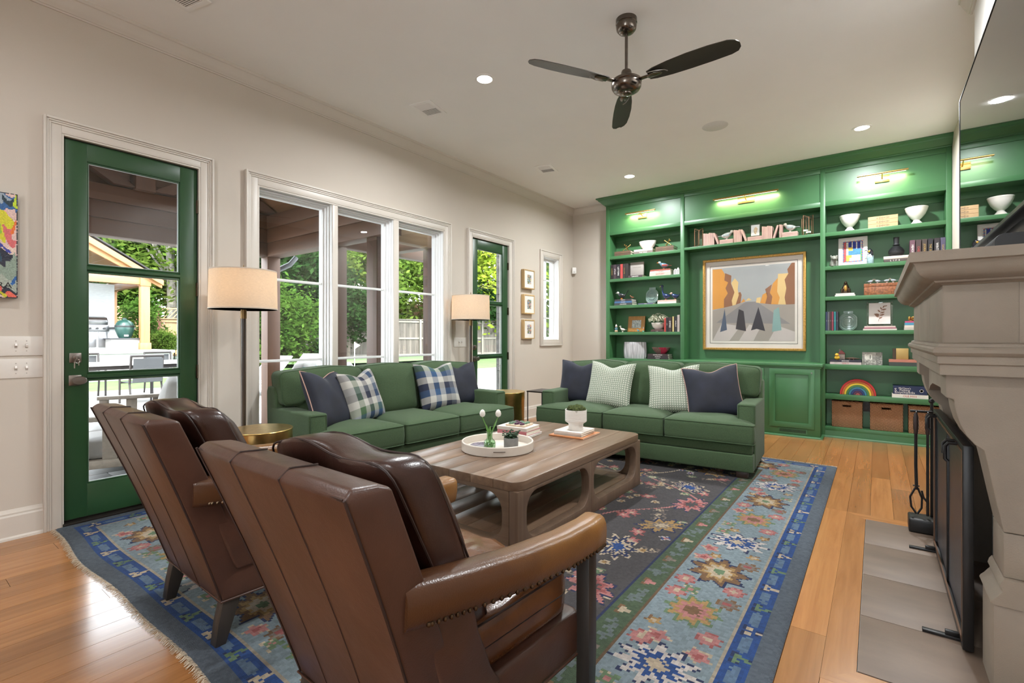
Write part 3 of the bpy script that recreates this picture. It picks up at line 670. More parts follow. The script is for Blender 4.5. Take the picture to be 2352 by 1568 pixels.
pillow('throw_pillow', 'narrow-looking plaid pillow in navy, green and white behind the navy one', .47, .08, PLAID, None, (2.70, 3.58, .475), R(-20), R(18), R(-3), plaid=1)
pillow('throw_pillow', 'wide plaid pillow in blue and green at the far end of the window sofa', .50, .085, PLAID, None, (3.55, 3.53, .475), R(-20), R(-6), 0, plaid=4, chop=.08)
pillow('throw_pillow', 'navy velvet pillow half hidden behind the wide plaid pillow', .48, .08, NAVY, NAVYP, (3.90, 3.56, .475), R(-17), R(-10), 0)
pillow('throw_pillow', 'navy velvet pillow at the corner end of the bookcase sofa', .50, .08, NAVY, NAVYP, (4.80, 2.66, .475), R(-18), R(-82), 0)
pillow('throw_pillow', 'green ring-patterned pillow beside the corner navy pillow', .50, .08, RINGS, None, (4.70, 2.27, .475), R(-19), R(-88), R(2))
pillow('throw_pillow', 'green ring-patterned pillow beside the pink-piped navy pillow', .49, .08, RINGS, None, (4.72, 1.57, .475), R(-19), R(-78), R(-3), chop=.07)
pillow('throw_pillow', 'navy velvet pillow with pink piping at the rug end of the bookcase sofa', .50, .085, NAVY, PINKP, (4.72, 1.17, .475), R(-22), R(-66), R(-6))

# ---------------------------------------------------------------- leather armchairs
def leather(name, c1, c2, rough=.36):
    m, nt, b = _base(name); MATS[name] = m
    tc = _n(nt, 'ShaderNodeTexCoord'); n1 = _n(nt, 'ShaderNodeTexNoise', Scale=5.0, Detail=6.0, Roughness=.6); nt.links.new(tc.outputs['Object'], n1.inputs['Vector'])
    nt.links.new(ramp(nt, n1.outputs[0], [(.3, c1), (.72, c2)]), b.inputs['Base Color']); b.inputs['Roughness'].default_value = rough
    vo = _n(nt, 'ShaderNodeTexVoronoi', Scale=260.0); nt.links.new(tc.outputs['Object'], vo.inputs['Vector'])
    n2 = _n(nt, 'ShaderNodeTexNoise', Scale=16.0, Detail=5.0); nt.links.new(tc.outputs['Object'], n2.inputs['Vector'])
    ad = _n(nt, 'ShaderNodeMath', operation='MULTIPLY_ADD'); ad.inputs[1].default_value = .12; nt.links.new(vo.outputs['Distance'], ad.inputs[0]); nt.links.new(n2.outputs[0], ad.inputs[2])
    bump(nt, b, ad.outputs[0], .35, .004); return m
def arm_leather():
    m, nt, b = _base('worn_arm_leather')
    tc = _n(nt, 'ShaderNodeTexCoord'); sx = _n(nt, 'ShaderNodeSeparateXYZ'); nt.links.new(tc.outputs['Object'], sx.inputs[0])
    n1 = _n(nt, 'ShaderNodeTexNoise', Scale=7.0, Detail=6.0, Roughness=.65); nt.links.new(tc.outputs['Object'], n1.inputs['Vector'])
    z = _n(nt, 'ShaderNodeMath', operation='MULTIPLY_ADD'); z.inputs[1].default_value = .9; nt.links.new(sx.outputs['Z'], z.inputs[0]); nt.links.new(sx.outputs['X'], z.inputs[2])
    ad = _n(nt, 'ShaderNodeMath', operation='MULTIPLY_ADD'); ad.inputs[1].default_value = .45; nt.links.new(n1.outputs[0], ad.inputs[0]); nt.links.new(z.outputs[0], ad.inputs[2])
    mr = _n(nt, 'ShaderNodeMapRange'); mr.inputs['From Min'].default_value = 1.35; mr.inputs['From Max'].default_value = 2.25; nt.links.new(ad.outputs[0], mr.inputs[0])
    nt.links.new(ramp(nt, mr.outputs[0], [(.0, (.040, .0145, .0075)), (.5, (.085, .033, .011)), (1., (.25, .115, .030))]), b.inputs['Base Color'])
    b.inputs['Roughness'].default_value = .30
    vo = _n(nt, 'ShaderNodeTexVoronoi', Scale=240.0); nt.links.new(tc.outputs['Object'], vo.inputs['Vector']); bump(nt, b, vo.outputs['Distance'], .12, .003)
    return m
LEAW = arm_leather()
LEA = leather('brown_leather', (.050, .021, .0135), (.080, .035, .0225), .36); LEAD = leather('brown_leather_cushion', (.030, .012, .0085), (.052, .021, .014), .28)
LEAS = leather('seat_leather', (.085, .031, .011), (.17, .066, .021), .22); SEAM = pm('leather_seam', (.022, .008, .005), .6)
EBONY = wood('ebonised_wood', (.016, .013, .011), (.034, .027, .022), 'Z', 1., .4)
NAIL = pm('bronze_nail', (.10, .065, .04), .35, 1.)
def loft(secs):
    """secs: list of closed loops with equal counts"""
    v = [p for s_ in secs for p in s_]; n = len(secs[0]); f = []
    for k in range(len(secs) - 1):
        for i in range(n):
            j = (i + 1) % n; f.append((k * n + i, k * n + j, (k + 1) * n + j, (k + 1) * n + i))
    return v, f + [tuple(range(n - 1, -1, -1)), tuple(range((len(secs) - 1) * n, len(secs) * n))]
def make_chair(label, loc, rz):
    c = thing('leather_armchair', label, 'armchair', loc, rz, 'pair of leather armchairs')
    # back shell: curved rake, wider at the top; x of its rear face for a height z
    def xr(z): return .835 - .27 * max(0, (z - .17) / .735) - .0 + .010 * math.sin(PI * min(1, max(0, (z - .17) / .735)))
    def hw(z): return .295 + .055 * max(0, (z - .17)) / .735
    secs = []
    zs = [.17, .24, .32, .42, .52, .62, .72, .80, .86, .89]
    for z in zs:
        x, h = xr(z), hw(z); th = .135 - .03 * (z - .17) / .735
        secs.append([(x, -h, z), (x - .008, -h * .5, z), (x - .01, 0, z), (x - .008, h * .5, z), (x, h, z), (x + th, h, z + .0), (x + th, 0, z), (x + th, -h, z)])
    x, h = xr(.905), hw(.905); secs.append([(x + .025, -h + .012, .906), (x + .02, -h * .5, .908), (x + .02, 0, .908), (x + .02, h * .5, .908), (x + .025, h - .012, .906), (x + .085, h - .012, .900), (x + .085, 0, .902), (x + .085, -h + .012, .900)])
    bk = obj('back', loft(secs), LEA, c, smooth=50, bev=.010, seg=3)
    for sy in (-.34, .34):
        obj('seam', tube([(xr(z) - .0085, hw(z) * sy, z) for z in zs] + [(xr(.9) + .02, hw(.9) * sy, .909), (xr(.9) + .085, hw(.9) * sy, .904)], .0022, 5), SEAM, bk)
    for sy in (-1, 1):
        obj('seam', tube([(xr(z) - .001, hw(z) * sy * .995, z) for z in zs], .0032, 5), SEAM, bk)
        obj('cap_strip', tube([(xr(.885) + .002, sy * y * hw(.885), .888) for y in (0, .5, .97)], .004, 5), SEAM, bk)
    # loose back cushion
    o = dens([(-.27, .40), (.27, .40), (.285, .62), (.275, .90), (.0, .925), (-.275, .90), (-.285, .62)], .05, .06)
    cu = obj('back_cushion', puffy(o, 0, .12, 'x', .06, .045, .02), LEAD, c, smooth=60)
    for q in cu.data.vertices:
        q.co.x += .955 - (q.co.z - .40) * .47 + .012 * math.sin(22 * q.co.y + 9 * q.co.z) * (q.co.z > .6)
        q.co.z += .010 * math.sin(17 * q.co.y)
    for tt in (.004, .116): obj('seam', tube([(p[0] + .955 - (p[2] - .40) * .47, p[1], p[2] + .010 * math.sin(17 * p[1])) for p in loop3(o, .985, tt, 'x')], .0032, 5, True), SEAM, cu)
    # seat rail, wings under the arms, seat cushion
    rail = [(.83, -.30), (1.44, -.325), (1.46, -.30), (1.46, .30), (1.44, .325), (.83, .30)]
    obj('seat_rail', prism(rail, .165, .30, 'z'), LEA, c, bev=.015, seg=3)
    obj('welt', tube([(x, y, .168) for x, y in rail], .0045, 6, True), LEA, c)
    o = dens([(.90, -.272), (1.44, -.295), (1.44, .295), (.90, .272)], .05, .06)
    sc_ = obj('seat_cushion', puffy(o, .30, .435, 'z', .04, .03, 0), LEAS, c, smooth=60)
    for q in sc_.data.vertices:
        if q.co.z > .43: q.co.z += .006 * math.sin(31 * q.co.x + 19 * q.co.y) + .005 * math.sin(47 * q.co.y - 13 * q.co.x)
    obj('seam', join(tube(loop3(o, .985, .43, 'z'), .0035, 5, True), tube(loop3(o, 1.004, .365, 'z'), .0022, 5, True)), SEAM, sc_)
    for sy in (-1, 1):
        wing = [(xr(.30) + .09, .28), (1.06, .28), (1.02, .34), (.97, .46), (.945, .57), (.90, .60), (xr(.58) + .06, .60)]
        obj('wing', prism(wing, sy * .262, sy * .318, 'y'), LEA, c, bev=.012, seg=3)
        # padded arm: rounded section swept forward, drooping slightly
        secs = []; path = [(.725, .668, .290), (.78, .664, .306), (.90, .650, .322), (1.10, .625, .338), (1.30, .607, .345), (1.44, .602, .345), (1.505, .604, .343), (1.522, .598, .342)]
        for k, (ax, az, ay) in enumerate(path):
            w_, h_ = (.048, .105) if k < 7 else (.036, .07)
            sec = []
            for q in range(18):
                a = 2 * PI * q / 18; cy_, cz_ = math.cos(a), math.sin(a)
                yy = abs(cy_) ** .6 * math.copysign(1, cy_) * w_; zz = (abs(cz_) ** .7 * (h_ * .46)) if cz_ > 0 else -(abs(cz_) ** .45) * h_ * .54
                sec.append((ax, sy * ay + yy, az - h_ * .46 + zz))
            secs.append(sec)
        a = obj('armrest', loft(secs), LEAW, c, smooth=50)
        pts = []
        for k in range(len(path) - 2):
            p, q = path[k], path[k + 1]
            for e in range(7): pts.append(tuple(p[i] + (q[i] - p[i]) * e / 7 for i in range(3)))
        ns = [sph((p[0], sy * p[2] + sy * .0455, p[1] - .090), .0062, 7, 5) for p in pts[6:]]
        nt_ = obj('nailhead_trim', join(*ns), NAIL, a); nt_['kind'] = 'stuff'
        obj('front_leg', prism([(1.425, 0), (1.465, 0), (1.478, .17), (1.478, .51), (1.428, .51), (1.428, .17)], sy * .322, sy * .368, 'y'), EBONY, c, bev=.002)
        obj('rear_leg', prism([(.812, 0), (.85, 0), (.905, .166), (.84, .166), (.822, .08)], sy * .245, sy * .295, 'y'), EBONY, c, bev=.002)
    return c
make_chair('brown leather armchair seen from behind, nearer the camera', (-.035, 1.134, .0125), R(-1.5))
make_chair('brown leather armchair seen from behind, next to the green door', (.01, 2.335, .0125), R(-1.5))
# ================================================================ rug
def make_rug():
    X0, X1, Y0, Y1 = .722, 5.372, .288, 4.085; cs = .0125
    nx, ny = int((X1 - X0) / cs), int((Y1 - Y0) / cs); rg = np.random.RandomState(5)
    xs = X0 + (np.arange(nx) + .5) * (X1 - X0) / nx; ys = Y0 + (np.arange(ny) + .5) * (Y1 - Y0) / ny
    XX, YY = np.meshgrid(xs, ys)                                   # [ny, nx]
    d = np.minimum(np.minimum(XX - X0, X1 - XX), np.minimum(YY - Y0, Y1 - YY))
    img = np.zeros((ny, nx, 3))
    GREY, BLUE, BEIGE, SKY, BRN, GRN, NVY, FLD = (.085, .105, .13), (.012, .055, .20), (.33, .28, .21), (.20, .255, .28), (.12, .07, .035), (.06, .095, .05), (.012, .022, .075), (.062, .056, .058)
    CREAM, PINK, ROSE, GOLD_, BROWN, WHITE_, LGRN, TAUPE = (.46, .37, .26), (.42, .17, .16), (.30, .08, .075), (.36, .22, .08), (.17, .09, .04), (.52, .46, .42), (.12, .19, .10), (.19, .15, .125)
    for lim, c in ((0, GREY), (.07, BLUE), (.165, BEIGE), (.177, SKY), (.53, BRN), (.54, GRN), (.655, NVY), (.668, FLD)): img[d >= lim] = c
    def jag(r_, a, n_, depth, ph=0.): return r_ * (1 - depth * np.abs(((a * n_ / (2 * PI) + ph) % 1) * 2 - 1))
    def stamp(cx, cy, rad, cols, n_=8, depth=.35, el=1., ang=0., clip=None):
        """jagged flower in nested colours, outline first"""
        m = (np.abs(XX - cx) < rad * 1.6 * max(1, el)) & (np.abs(YY - cy) < rad * 1.6 * max(1, el))
        if clip is not None: m &= clip
        iy, ix = np.nonzero(m)
        if not len(iy): return
        px, py = XX[iy, ix] - cx, YY[iy, ix] - cy; ca, sa = math.cos(ang), math.sin(ang)
        qx, qy = (px * ca + py * sa) / el, -px * sa + py * ca
        r_ = np.hypot(qx, qy); a = np.arctan2(qy, qx)
        for frac, c in cols:
            k = r_ < jag(rad * frac, a, n_, depth); img[iy[k], ix[k]] = c
    side = {}
    def along(off, step, fn):
        """walk a band at distance off from the edge on all four sides"""
        for ax in range(4):
            lo, hi = ((X0, X1) if ax < 2 else (Y0, Y1)); L = hi - lo - 2 * off; n_ = max(2, round(L / step))
            for k in range(n_):
                t = lo + off + L * (k + .5) / n_
                p = (t, Y0 + off) if ax == 0 else (t, Y1 - off) if ax == 1 else (X0 + off, t) if ax == 2 else (X1 - off, t)
                fn(p[0], p[1], k, 0 if ax < 2 else PI / 2, (1, 1, 1, 1)[ax] * (1 if ax in (0, 2) else -1))
    inb = (d > .072) & (d < .163); ins = (d > .18) & (d < .527); ing = (d > .545) & (d < .652); inf = d > .672
    def blue(x, y, k, a, s_):
        c = (CREAM, PINK, LGRN, WHITE_)[k % 4]
        if k % 2 == 0: stamp(x, y, .045, [(1, NVY), (.85, c), (.3, BLUE)], 3, .75, 1.2, a + PI / 2 * s_, inb)
        else:
            for q in (-.028, 0, .028): stamp(x + q * math.cos(a), y + q * math.sin(a), .032, [(1, (.10, .16, .24))], 2, .8, 1.6, a + PI / 2, inb)
    along(.117, .105, blue)
    def green(x, y, k, a, s_):
        if k % 2 == 0: stamp(x, y, .042, [(1, BROWN), (.85, (PINK, CREAM, TAUPE)[k % 3]), (.3, CREAM)], 3, .6, 1., a + PI / 2, ing)
        else:
            for q in (-.05, 0, .05): stamp(x + q * math.cos(a) + rg.uniform(-.02, .02), y + q * math.sin(a) + rg.uniform(-.02, .02), .035, [(1, (.12, .15, .15))], 3, .85, 1.4, rg.uniform(0, 3), ing)
    along(.598, .15, green)
    def main(x, y, k, a, s_):
        jx, jy = math.cos(a), math.sin(a); nx_, ny_ = -jy, jx
        r3 = k % 3
        if r3 == 0: stamp(x, y, .155, [(1, NVY), (.9, BROWN), (.62, GOLD_), (.45, CREAM), (.2, LGRN)], 9, .38, 1.15, a + .3, ins)
        elif r3 == 1: stamp(x, y, .15, [(1, NVY), (.92, WHITE_), (.6, BLUE), (.3, CREAM)], 11, .5, 1.2, a + PI / 2, ins)
        else: stamp(x, y, .13, [(1, LGRN), (.85, GOLD_), (.6, PINK), (.35, BROWN)], 10, .4, 1.1, a, ins)
        for q, sgn in ((-.17, 1), (-.17, -1), (-.26, .55), (.13, 1), (.14, -1)):
            ex, ey = x + jx * q + nx_ * sgn * .11, y + jy * q + ny_ * sgn * .11
            t_ = rg.randint(5)
            if t_ == 0: stamp(ex, ey, .055, [(1, ROSE), (.85, PINK), (.35, CREAM)], 8, .3, 1., 0, ins)
            elif t_ == 1: stamp(ex, ey, .055, [(1, BROWN), (.8, TAUPE), (.4, ROSE)], 8, .35, 1., 0, ins)
            elif t_ == 2: stamp(ex, ey, .055, [(1, CREAM), (.86, LGRN), (.35, PINK)], 4, .6, 1., 0, ins)
            elif t_ == 3: stamp(ex, ey, .038, [(1, BROWN), (.85, GOLD_), (.5, CREAM)], 5, .5, 1., 0, ins)
            else: stamp(ex, ey, .05, [(1, CREAM), (.85, PINK), (.4, ROSE)], 5, .45, 1.2, rg.uniform(0, 3), ins)
    along(.352, .46, main)
    for k in range(26):                                            # thin stems crossing the field
        x0_, y0_ = rg.uniform(X0 + .7, X1 - .7), rg.uniform(Y0 + .7, Y1 - .7); a = rg.choice([.6, -.6, 2.2, -2.2]); c = (CREAM, PINK, TAUPE)[k % 3]
        for t_ in np.arange(0, .9, .006):
            ix = int((x0_ + t_ * math.cos(a) - X0) / cs); iy = int((y0_ + t_ * math.sin(a) + .03 * math.sin(9 * t_) - Y0) / cs)
            if 0 <= ix < nx and 0 <= iy < ny and d[iy, ix] > .68: img[iy, ix] = c
    for k in range(430):
        x, y = rg.uniform(X0 + .69, X1 - .69), rg.uniform(Y0 + .69, Y1 - .69); t_ = rg.rand(); a = rg.uniform(0, PI)
        if t_ < .50: stamp(x, y, .034, [(1, CREAM), (.55, GOLD_), (.3, BROWN)], 6, .4, 1., a, inf)
        elif t_ < .66: stamp(x, y, .045, [(1, TAUPE), (.7, FLD), (.45, CREAM)], 5, .6, 1.5, a, inf)
        elif t_ < .78: stamp(x, y, .04, [(1, LGRN), (.7, CREAM), (.4, LGRN)], 7, .4, 1.2, a, inf)
        elif t_ < .88: stamp(x, y, .038, [(1, WHITE_), (.7, BLUE), (.4, PINK)], 4, .6, 1.3, a, inf)
        else: stamp(x, y, .05, [(1, ROSE), (.7, PINK), (.3, CREAM)], 6, .5, 1.4, a, inf)
    for k in range(26):
        x, y = X0 + .9 + (k % 7) * .48 + rg.uniform(-.1, .1), Y0 + .85 + (k // 7) * .62 + rg.uniform(-.1, .1); a = rg.uniform(0, PI)
        cs_ = ([(1, NVY), (.85, GOLD_), (.5, TAUPE), (.3, CREAM)], [(1, NVY), (.9, PINK), (.6, ROSE), (.4, FLD)], [(1, CREAM), (.85, NVY), (.6, CREAM), (.4, BLUE)])[k % 3]
        stamp(x, y, .13, cs_, 9, .5, 1.45, a, inf)
    img *= .78 * (1 + rg.uniform(-.16, .16, (ny, nx, 1))) * (1 + .10 * np.sin(YY * 9 + 2 * np.sin(XX * 3)))[..., None]
    vx = X0 + np.arange(nx + 1) * (X1 - X0) / nx; vy = Y0 + np.arange(ny + 1) * (Y1 - Y0) / ny
    gx, gy = np.meshgrid(vx, vy)
    dd = np.minimum(np.minimum(gx - X0, X1 - gx), np.minimum(gy - Y0, Y1 - gy))
    gz = .003 + .0085 * np.clip(dd / .012, 0, 1)
    wob = .012 * np.sin(gy * 3.1 + .5) * np.clip(1 - (gx - X0) / .5, 0, 1) + .008 * np.sin(gy * 7) * np.clip(1 - (gx - X0) / .3, 0, 1)
    co = np.stack([gx + wob, gy, gz], -1).reshape(-1, 3)
    me = bpy.data.meshes.new('rug'); nf = nx * ny
    me.vertices.add(len(co)); me.vertices.foreach_set('co', co.astype(np.float32).ravel())
    ii = (np.arange(ny)[:, None] * (nx + 1) + np.arange(nx)[None, :]).ravel()
    q = np.stack([ii, ii + 1, ii + nx + 2, ii + nx + 1], -1).astype(np.int32)
    me.loops.add(nf * 4); me.loops.foreach_set('vertex_index', q.ravel())
    me.polygons.add(nf); me.polygons.foreach_set('loop_start', np.arange(0, nf * 4, 4, dtype=np.int32)); me.polygons.foreach_set('loop_total', np.full(nf, 4, dtype=np.int32))
    me.update(calc_edges=True); me.validate()
    at = me.color_attributes.new('col', 'FLOAT_COLOR', 'CORNER')
    c = np.ones((nf, 4, 4), dtype=np.float32); c[:, :, :3] = np.clip(img, 0, 1).reshape(-1, 1, 3); at.data.foreach_set('color', c.ravel())
    r_ = thing('area_rug', 'large wool rug with blue border and dark floral field under the seating', 'rug', (0, 0, 0))
    obj('pile', me, attr_mat('wool_pile', .95, .9, 260), r_)
    obj('backing', box(X0 + .01, Y0 + .01, .0005, X1 - .01, Y1 - .01, .003), pm('rug_backing', (.25, .21, .16), .9), r_, smooth=0)
    v, f = [], []
    for side_, xe, sg in ((0, X0 + .004, -1), (1, X1 - .004, 1)):
        for k in range(1000):
            y = Y0 + (k + .5) * (Y1 - Y0) / 1000; w_ = .0018; l_ = rg.uniform(.016, .034); dy = rg.uniform(-.006, .006)
            xo = xe + (.012 * math.sin(y * 3.1 + .5) + .008 * math.sin(y * 7) if side_ == 0 else 0)
            o = len(v); z = .004 + rg.uniform(0, .003)
            v += [(xo, y - w_, z), (xo, y + w_, z), (xo + sg * l_ * .5, y + w_ + dy * .5, z + .003), (xo + sg * l_ * .5, y - w_ + dy * .5, z + .003), (xo + sg * l_, y + w_ * .6 + dy, .0015), (xo + sg * l_, y - w_ * .6 + dy, .0015)]
            f += [(o, o + 1, o + 2, o + 3), (o + 3, o + 2, o + 4, o + 5)]
    fr = obj('fringe', (v, f), pm('wool_fringe', (.50, .40, .29), .95, var=.2, scale=90), r_, smooth=0); fr['kind'] = 'stuff'
make_rug()

# ================================================================ coffee table
ELM = wood('weathered_elm', (.105, .062, .038), (.215, .138, .088), 'X', .8, .30, .35, .12); ELMY = wood('weathered_elm_cross', (.10, .062, .040), (.19, .125, .08), 'Y', .8, .36, .3, .08); ELMZ = wood('weathered_elm_upright', (.095, .058, .038), (.18, .118, .078), 'Z', .8, .4, .3, .08)
ct = thing('coffee_table', 'long weathered wood coffee table with rounded open frame and lower shelf', 'coffee table', (2.94, 2.025, .0125))
HX_, HY_ = .85, .50
pw = 2 * HY_ / 6; rr = .075
for k in range(6):
    y0, y1 = -HY_ + k * pw + .001, -HY_ + (k + 1) * pw - .001
    if k == 0: p = [(-HX_ + rr - rr * math.sin(R(a)), y0 + rr - rr * math.cos(R(a))) for a in range(90, -1, -15)][::1]; p = [(-HX_, y1)] + p + [(HX_ - rr + rr * math.sin(R(a)), y0 + rr - rr * math.cos(R(a))) for a in range(0, 91, 15)] + [(HX_, y1)]
    elif k == 5: p = [(HX_, y0)] + [(HX_ - rr + rr * math.cos(R(a)), y1 - rr + rr * math.sin(R(a))) for a in range(0, 91, 15)] + [(-HX_ + rr - rr * math.sin(R(a)), y1 - rr + rr * math.cos(R(a))) for a in range(0, 91, 15)] + [(-HX_, y0)]
    else: p = [(-HX_, y0), (HX_, y0), (HX_, y1), (-HX_, y1)]
    cy = (y0 + y1) / 2
    obj('plank', prism([(x, y - cy) for x, y in p], .358, .408, 'z'), ELM, ct, bev=.003, loc=(0, cy, 0))
for sy in (-1, 1):
    y0, y1 = sorted((sy * (HY_ - .004), sy * (HY_ - .062)))
    obj('side_frame', join(rframe(-HX_ + .008, .0, 0, .358, -HX_ + .095, .075, -.036, .333, .10, y0, y1), rframe(0, .0, HX_ - .008, .358, .036, .075, HX_ - .095, .333, .10, y0, y1)), ELMZ, ct, bev=.004)
for sx in (-1, 1):
    x0, x1 = sorted((sx * (HX_ - .006), sx * (HX_ - .064)))
    obj('end_frame', rframe(-HY_ + .062, 0, HY_ - .062, .358, -HY_ + .11, .075, HY_ - .11, .333, .10, x0, x1, 'x'), ELMY, ct, bev=.004)
for k in range(5):
    w_ = (2 * HY_ - .13) / 5; cy = -HY_ + .065 + (k + .5) * w_
    obj('shelf_plank', box(-HX_ + .066, -w_ / 2 + .001, .05, HX_ - .066, w_ / 2 - .001, .076), ELM, ct, bev=.002, loc=(0, cy, 0))

# things on the coffee table
TZ = .4215
tr = thing('serving_tray', 'round white tray with low rim on the coffee table', 'tray', (2.665, 2.115, TZ))
obj('tray_body', lathe([(0, .0), (.245, .0), (.25, .004), (.25, .058), (.247, .062), (.241, .062), (.238, .058), (.238, .012), (0, .012)], 72), pm('tray_leather', (.62, .56, .49), .4, var=.04, bmp=.1, bscale=200), tr)
obj('handle', join(*[tube([(.2515 * math.cos(R(a + o)), .2515 * math.sin(R(a + o)), .034) for o in (-9, -4, 0, 4, 9)], .003, 6) for a in (221, 41)]), NICKEL, tr)
vz = thing('bud_vase', 'small pale green bubbled glass vase holding two white tulips', 'vase', (2.56, 2.10, TZ + .0125))
SEAG = glass_mat('pale_green_glass', (.80, .92, .80), .05, 1.5, .04)
obj('bottle', lathe([(0, 0), (.036, .001), (.040, .006), (.041, .05), (.036, .064), (.021, .076), (.019, .10), (.020, .115), (.025, .126), (.0265, .129), (.024, .127), (.0185, .114), (.0175, .099), (.0185, .08), (.034, .063), (.038, .05), (.037, .01), (0, .008)], 28), SEAG, vz)
obj('pebbles', join(*[sph((random.uniform(-.022, .022), random.uniform(-.022, .022), random.uniform(.014, .05)), random.uniform(.005, .008), 7, 5) for _ in range(46)]), pm('green_beads', (.18, .30, .14), .3, var=.4, scale=60), vz)['kind'] = 'stuff'
STEM = pm('tulip_stem', (.11, .26, .05), .5, var=.2); TUL = pm('tulip_petal', (.80, .76, .70), .5, var=.05)
for i, (dx, dy) in enumerate(((-.028, .042), (.035, -.045))):
    pts = [(0, 0, .03), (dx * .15, dy * .15, .10), (dx * .55, dy * .55, .17), (dx, dy, .225)]
    st = obj('stem', tube(pts, .0032, 7), STEM, vz)
    obj('bloom', join(*[xf(lathe([(.002, 0), (.016, .010), (.0195, .026), (.014, .042), (.004, .052)], 12), (dx, dy, .222), (R(6) * math.cos(a), R(6) * math.sin(a), a)) for a in (0, 1.05)]), TUL, st)
for (dx, dy, h_) in ((.02, .012, .16), (.045, -.03, .20), (-.02, -.015, .15), (.01, .04, .17)):
    obj('leaf', loft([[(dx * t - .009 * math.sin(PI * t) * dy * 12, dy * t + .009 * math.sin(PI * t) * (1 if dx > 0 else -1), .09 + (h_ - .09) * t + .001), (dx * t, dy * t, .09 + (h_ - .09) * t - .003), (dx * t + .009 * math.sin(PI * t) * dy * 12, dy * t - .009 * math.sin(PI * t) * (1 if dx > 0 else -1), .09 + (h_ - .09) * t + .001)] for t in (0.02, .3, .6, .85, 1.)]), STEM, vz)
sp = thing('potted_succulent', 'small dark green plant in a grey concrete pot on the tray', 'plant', (2.715, 2.035, TZ + .0125))
obj('pot', lathe([(0, 0), (.048, 0), (.050, .004), (.051, .066), (.049, .069), (.045, .067), (.044, .055), (0, .055)], 30), pm('concrete', (.17, .165, .155), .85, var=.15, scale=20, bmp=.15), sp)
v, f = [], []
rg = random.Random(4)
for s_ in range(16):
    a = rg.uniform(0, 2 * PI); rr_ = rg.uniform(.0, .028); hh = rg.uniform(.015, .06); lean = rg.uniform(.2, .9)
    bx, by = rr_ * math.cos(a), rr_ * math.sin(a)
    for k in range(7):
        t = (k + 1) / 7; cx, cy, cz = bx + lean * .05 * t * math.cos(a), by + lean * .05 * t * math.sin(a), .058 + hh * t
        b = k * 2.4 + s_; lw = .011
        g = sph((cx + lw * math.cos(b), cy + lw * math.sin(b), cz), (.009, .0075, .005), 6, 4); o = len(v); v += g[0]; f += [tuple(i + o for i in q) for q in g[1]]
obj('foliage', (v, f), pm('succulent_leaf', (.022, .055, .022), .5, var=.4, scale=50), sp)['kind'] = 'stuff'
pk = thing('woven_disc', 'flat dish of purple and white striped shell on the tray', 'dish', (2.60, 2.20, TZ + .0125))
obj('dish', lathe([(0, 0), (.05, .0), (.075, .008), (.083, .017), (.080, .018), (.05, .006), (0, .005)], 40), pm('striped_shell', (.16, .14, .17), .3, var=.9, scale=30, stretch=(1, 6, 1)), pk)
def book(name, label, w, d, h, col, loc, rz=0., group=None, cat='book', title=None, tcol=None, spine='-x', flat=True, parent=None):
    """w along the spine, d page depth, h thickness. Lying flat with its spine towards -x, or standing"""
    b = thing(name, label, cat, loc, rz, group)
    m = pm('cover_%02d%02d%02d' % tuple(int(c * 99) for c in col), col, .55, var=.08, scale=12)
    t_ = min(.003, h * .15)
    if flat:
        obj('cover', join(box(0, -w / 2, 0, d, w / 2, t_), box(0, -w / 2, h - t_, d, w / 2, h), box(-.001, -w / 2, 0, t_, w / 2, h)), m, b, bev=.0008, seg=1)
        obj('pages', box(t_, -w / 2 + .003, t_, d - .004, w / 2 - .003, h - t_), PAPER, b, smooth=0)
        if title: text('lettering', title, h * .72, (-.0016, 0, h * .5), (R(90), 0, R(-90)), tcol, b, .0003)
    else:
        obj('cover', join(box(0, 0, 0, d, t_, w), box(0, h - t_, 0, d, h, w), box(-.001, 0, 0, t_, h, w)), m, b, bev=.0008, seg=1)
        obj('pages', box(t_, t_, .003, d - .004, h - t_, w - .003), PAPER, b, smooth=0)
        if title: text('lettering', title, h * .62, (-.0016, h * .5, w * .52), (R(90), R(90), R(-90)), tcol, b, .0003)
    return b
for w, d, h, col, z, rz, lab, dx in ((.31, .24, .014, (.60, .60, .60), 0, 8, 'thin pale book at the bottom of the game-box stack on the coffee table', 0), (.27, .22, .034, (.50, .17, .19), .014, 4, 'thick pink coffee-table book in the middle of the game-box stack', .01), (.27, .215, .026, (.62, .56, .50), .048, 6, 'cream coffee-table book right under the tic-tac-toe board', .01)):
    book('coffee_table_book', lab, w, d, h, col, (3.045 + dx, 2.285, TZ + z), R(rz), 'stacked coffee-table books')
gb = thing('tic_tac_toe_board', 'small cream game board with purple and green glass pieces on books', 'board game', (3.16, 2.285, TZ + .0745), R(6))
obj('board', box(-.075, -.085, 0, .075, .085, .014), pm('bone_inlay', (.58, .46, .34), .5, var=.3, scale=60), gb, bev=.002)
for k in range(9): obj('piece', xf(lathe([(0, 0), (.020, 0), (.0215, .006), (.014, .013), (0, .014)], 16), ((k % 3 - 1) * .045, (k // 3 - 1) * .05, .0145)), pm('purple_glass', (.06, .02, .05), .15, var=.3) if k in (0, 3, 4, 8) else pm('green_glass_piece', (.10, .17, .11), .15, var=.3), gb)
for w, d, h, col, z, rz, lab in ((.30, .31, .010, (.44, .17, .06), 0, 2, 'thin orange patterned book under the white planter stack'), (.235, .25, .016, (.42, .41, .38), .010, 5, 'grey book in the middle of the white planter stack'), (.235, .25, .016, (.66, .61, .56), .026, 3, 'pale book directly under the ribbed white planter')):
    book('coffee_table_book', lab, w, d, h, col, (3.27 if z == 0 else 3.30, 1.925, TZ + z), R(rz), 'stacked coffee-table books')
pt = thing('moss_planter', 'ribbed white footed planter filled with green moss on stacked books', 'planter', (3.415, 1.915, TZ + .0425))
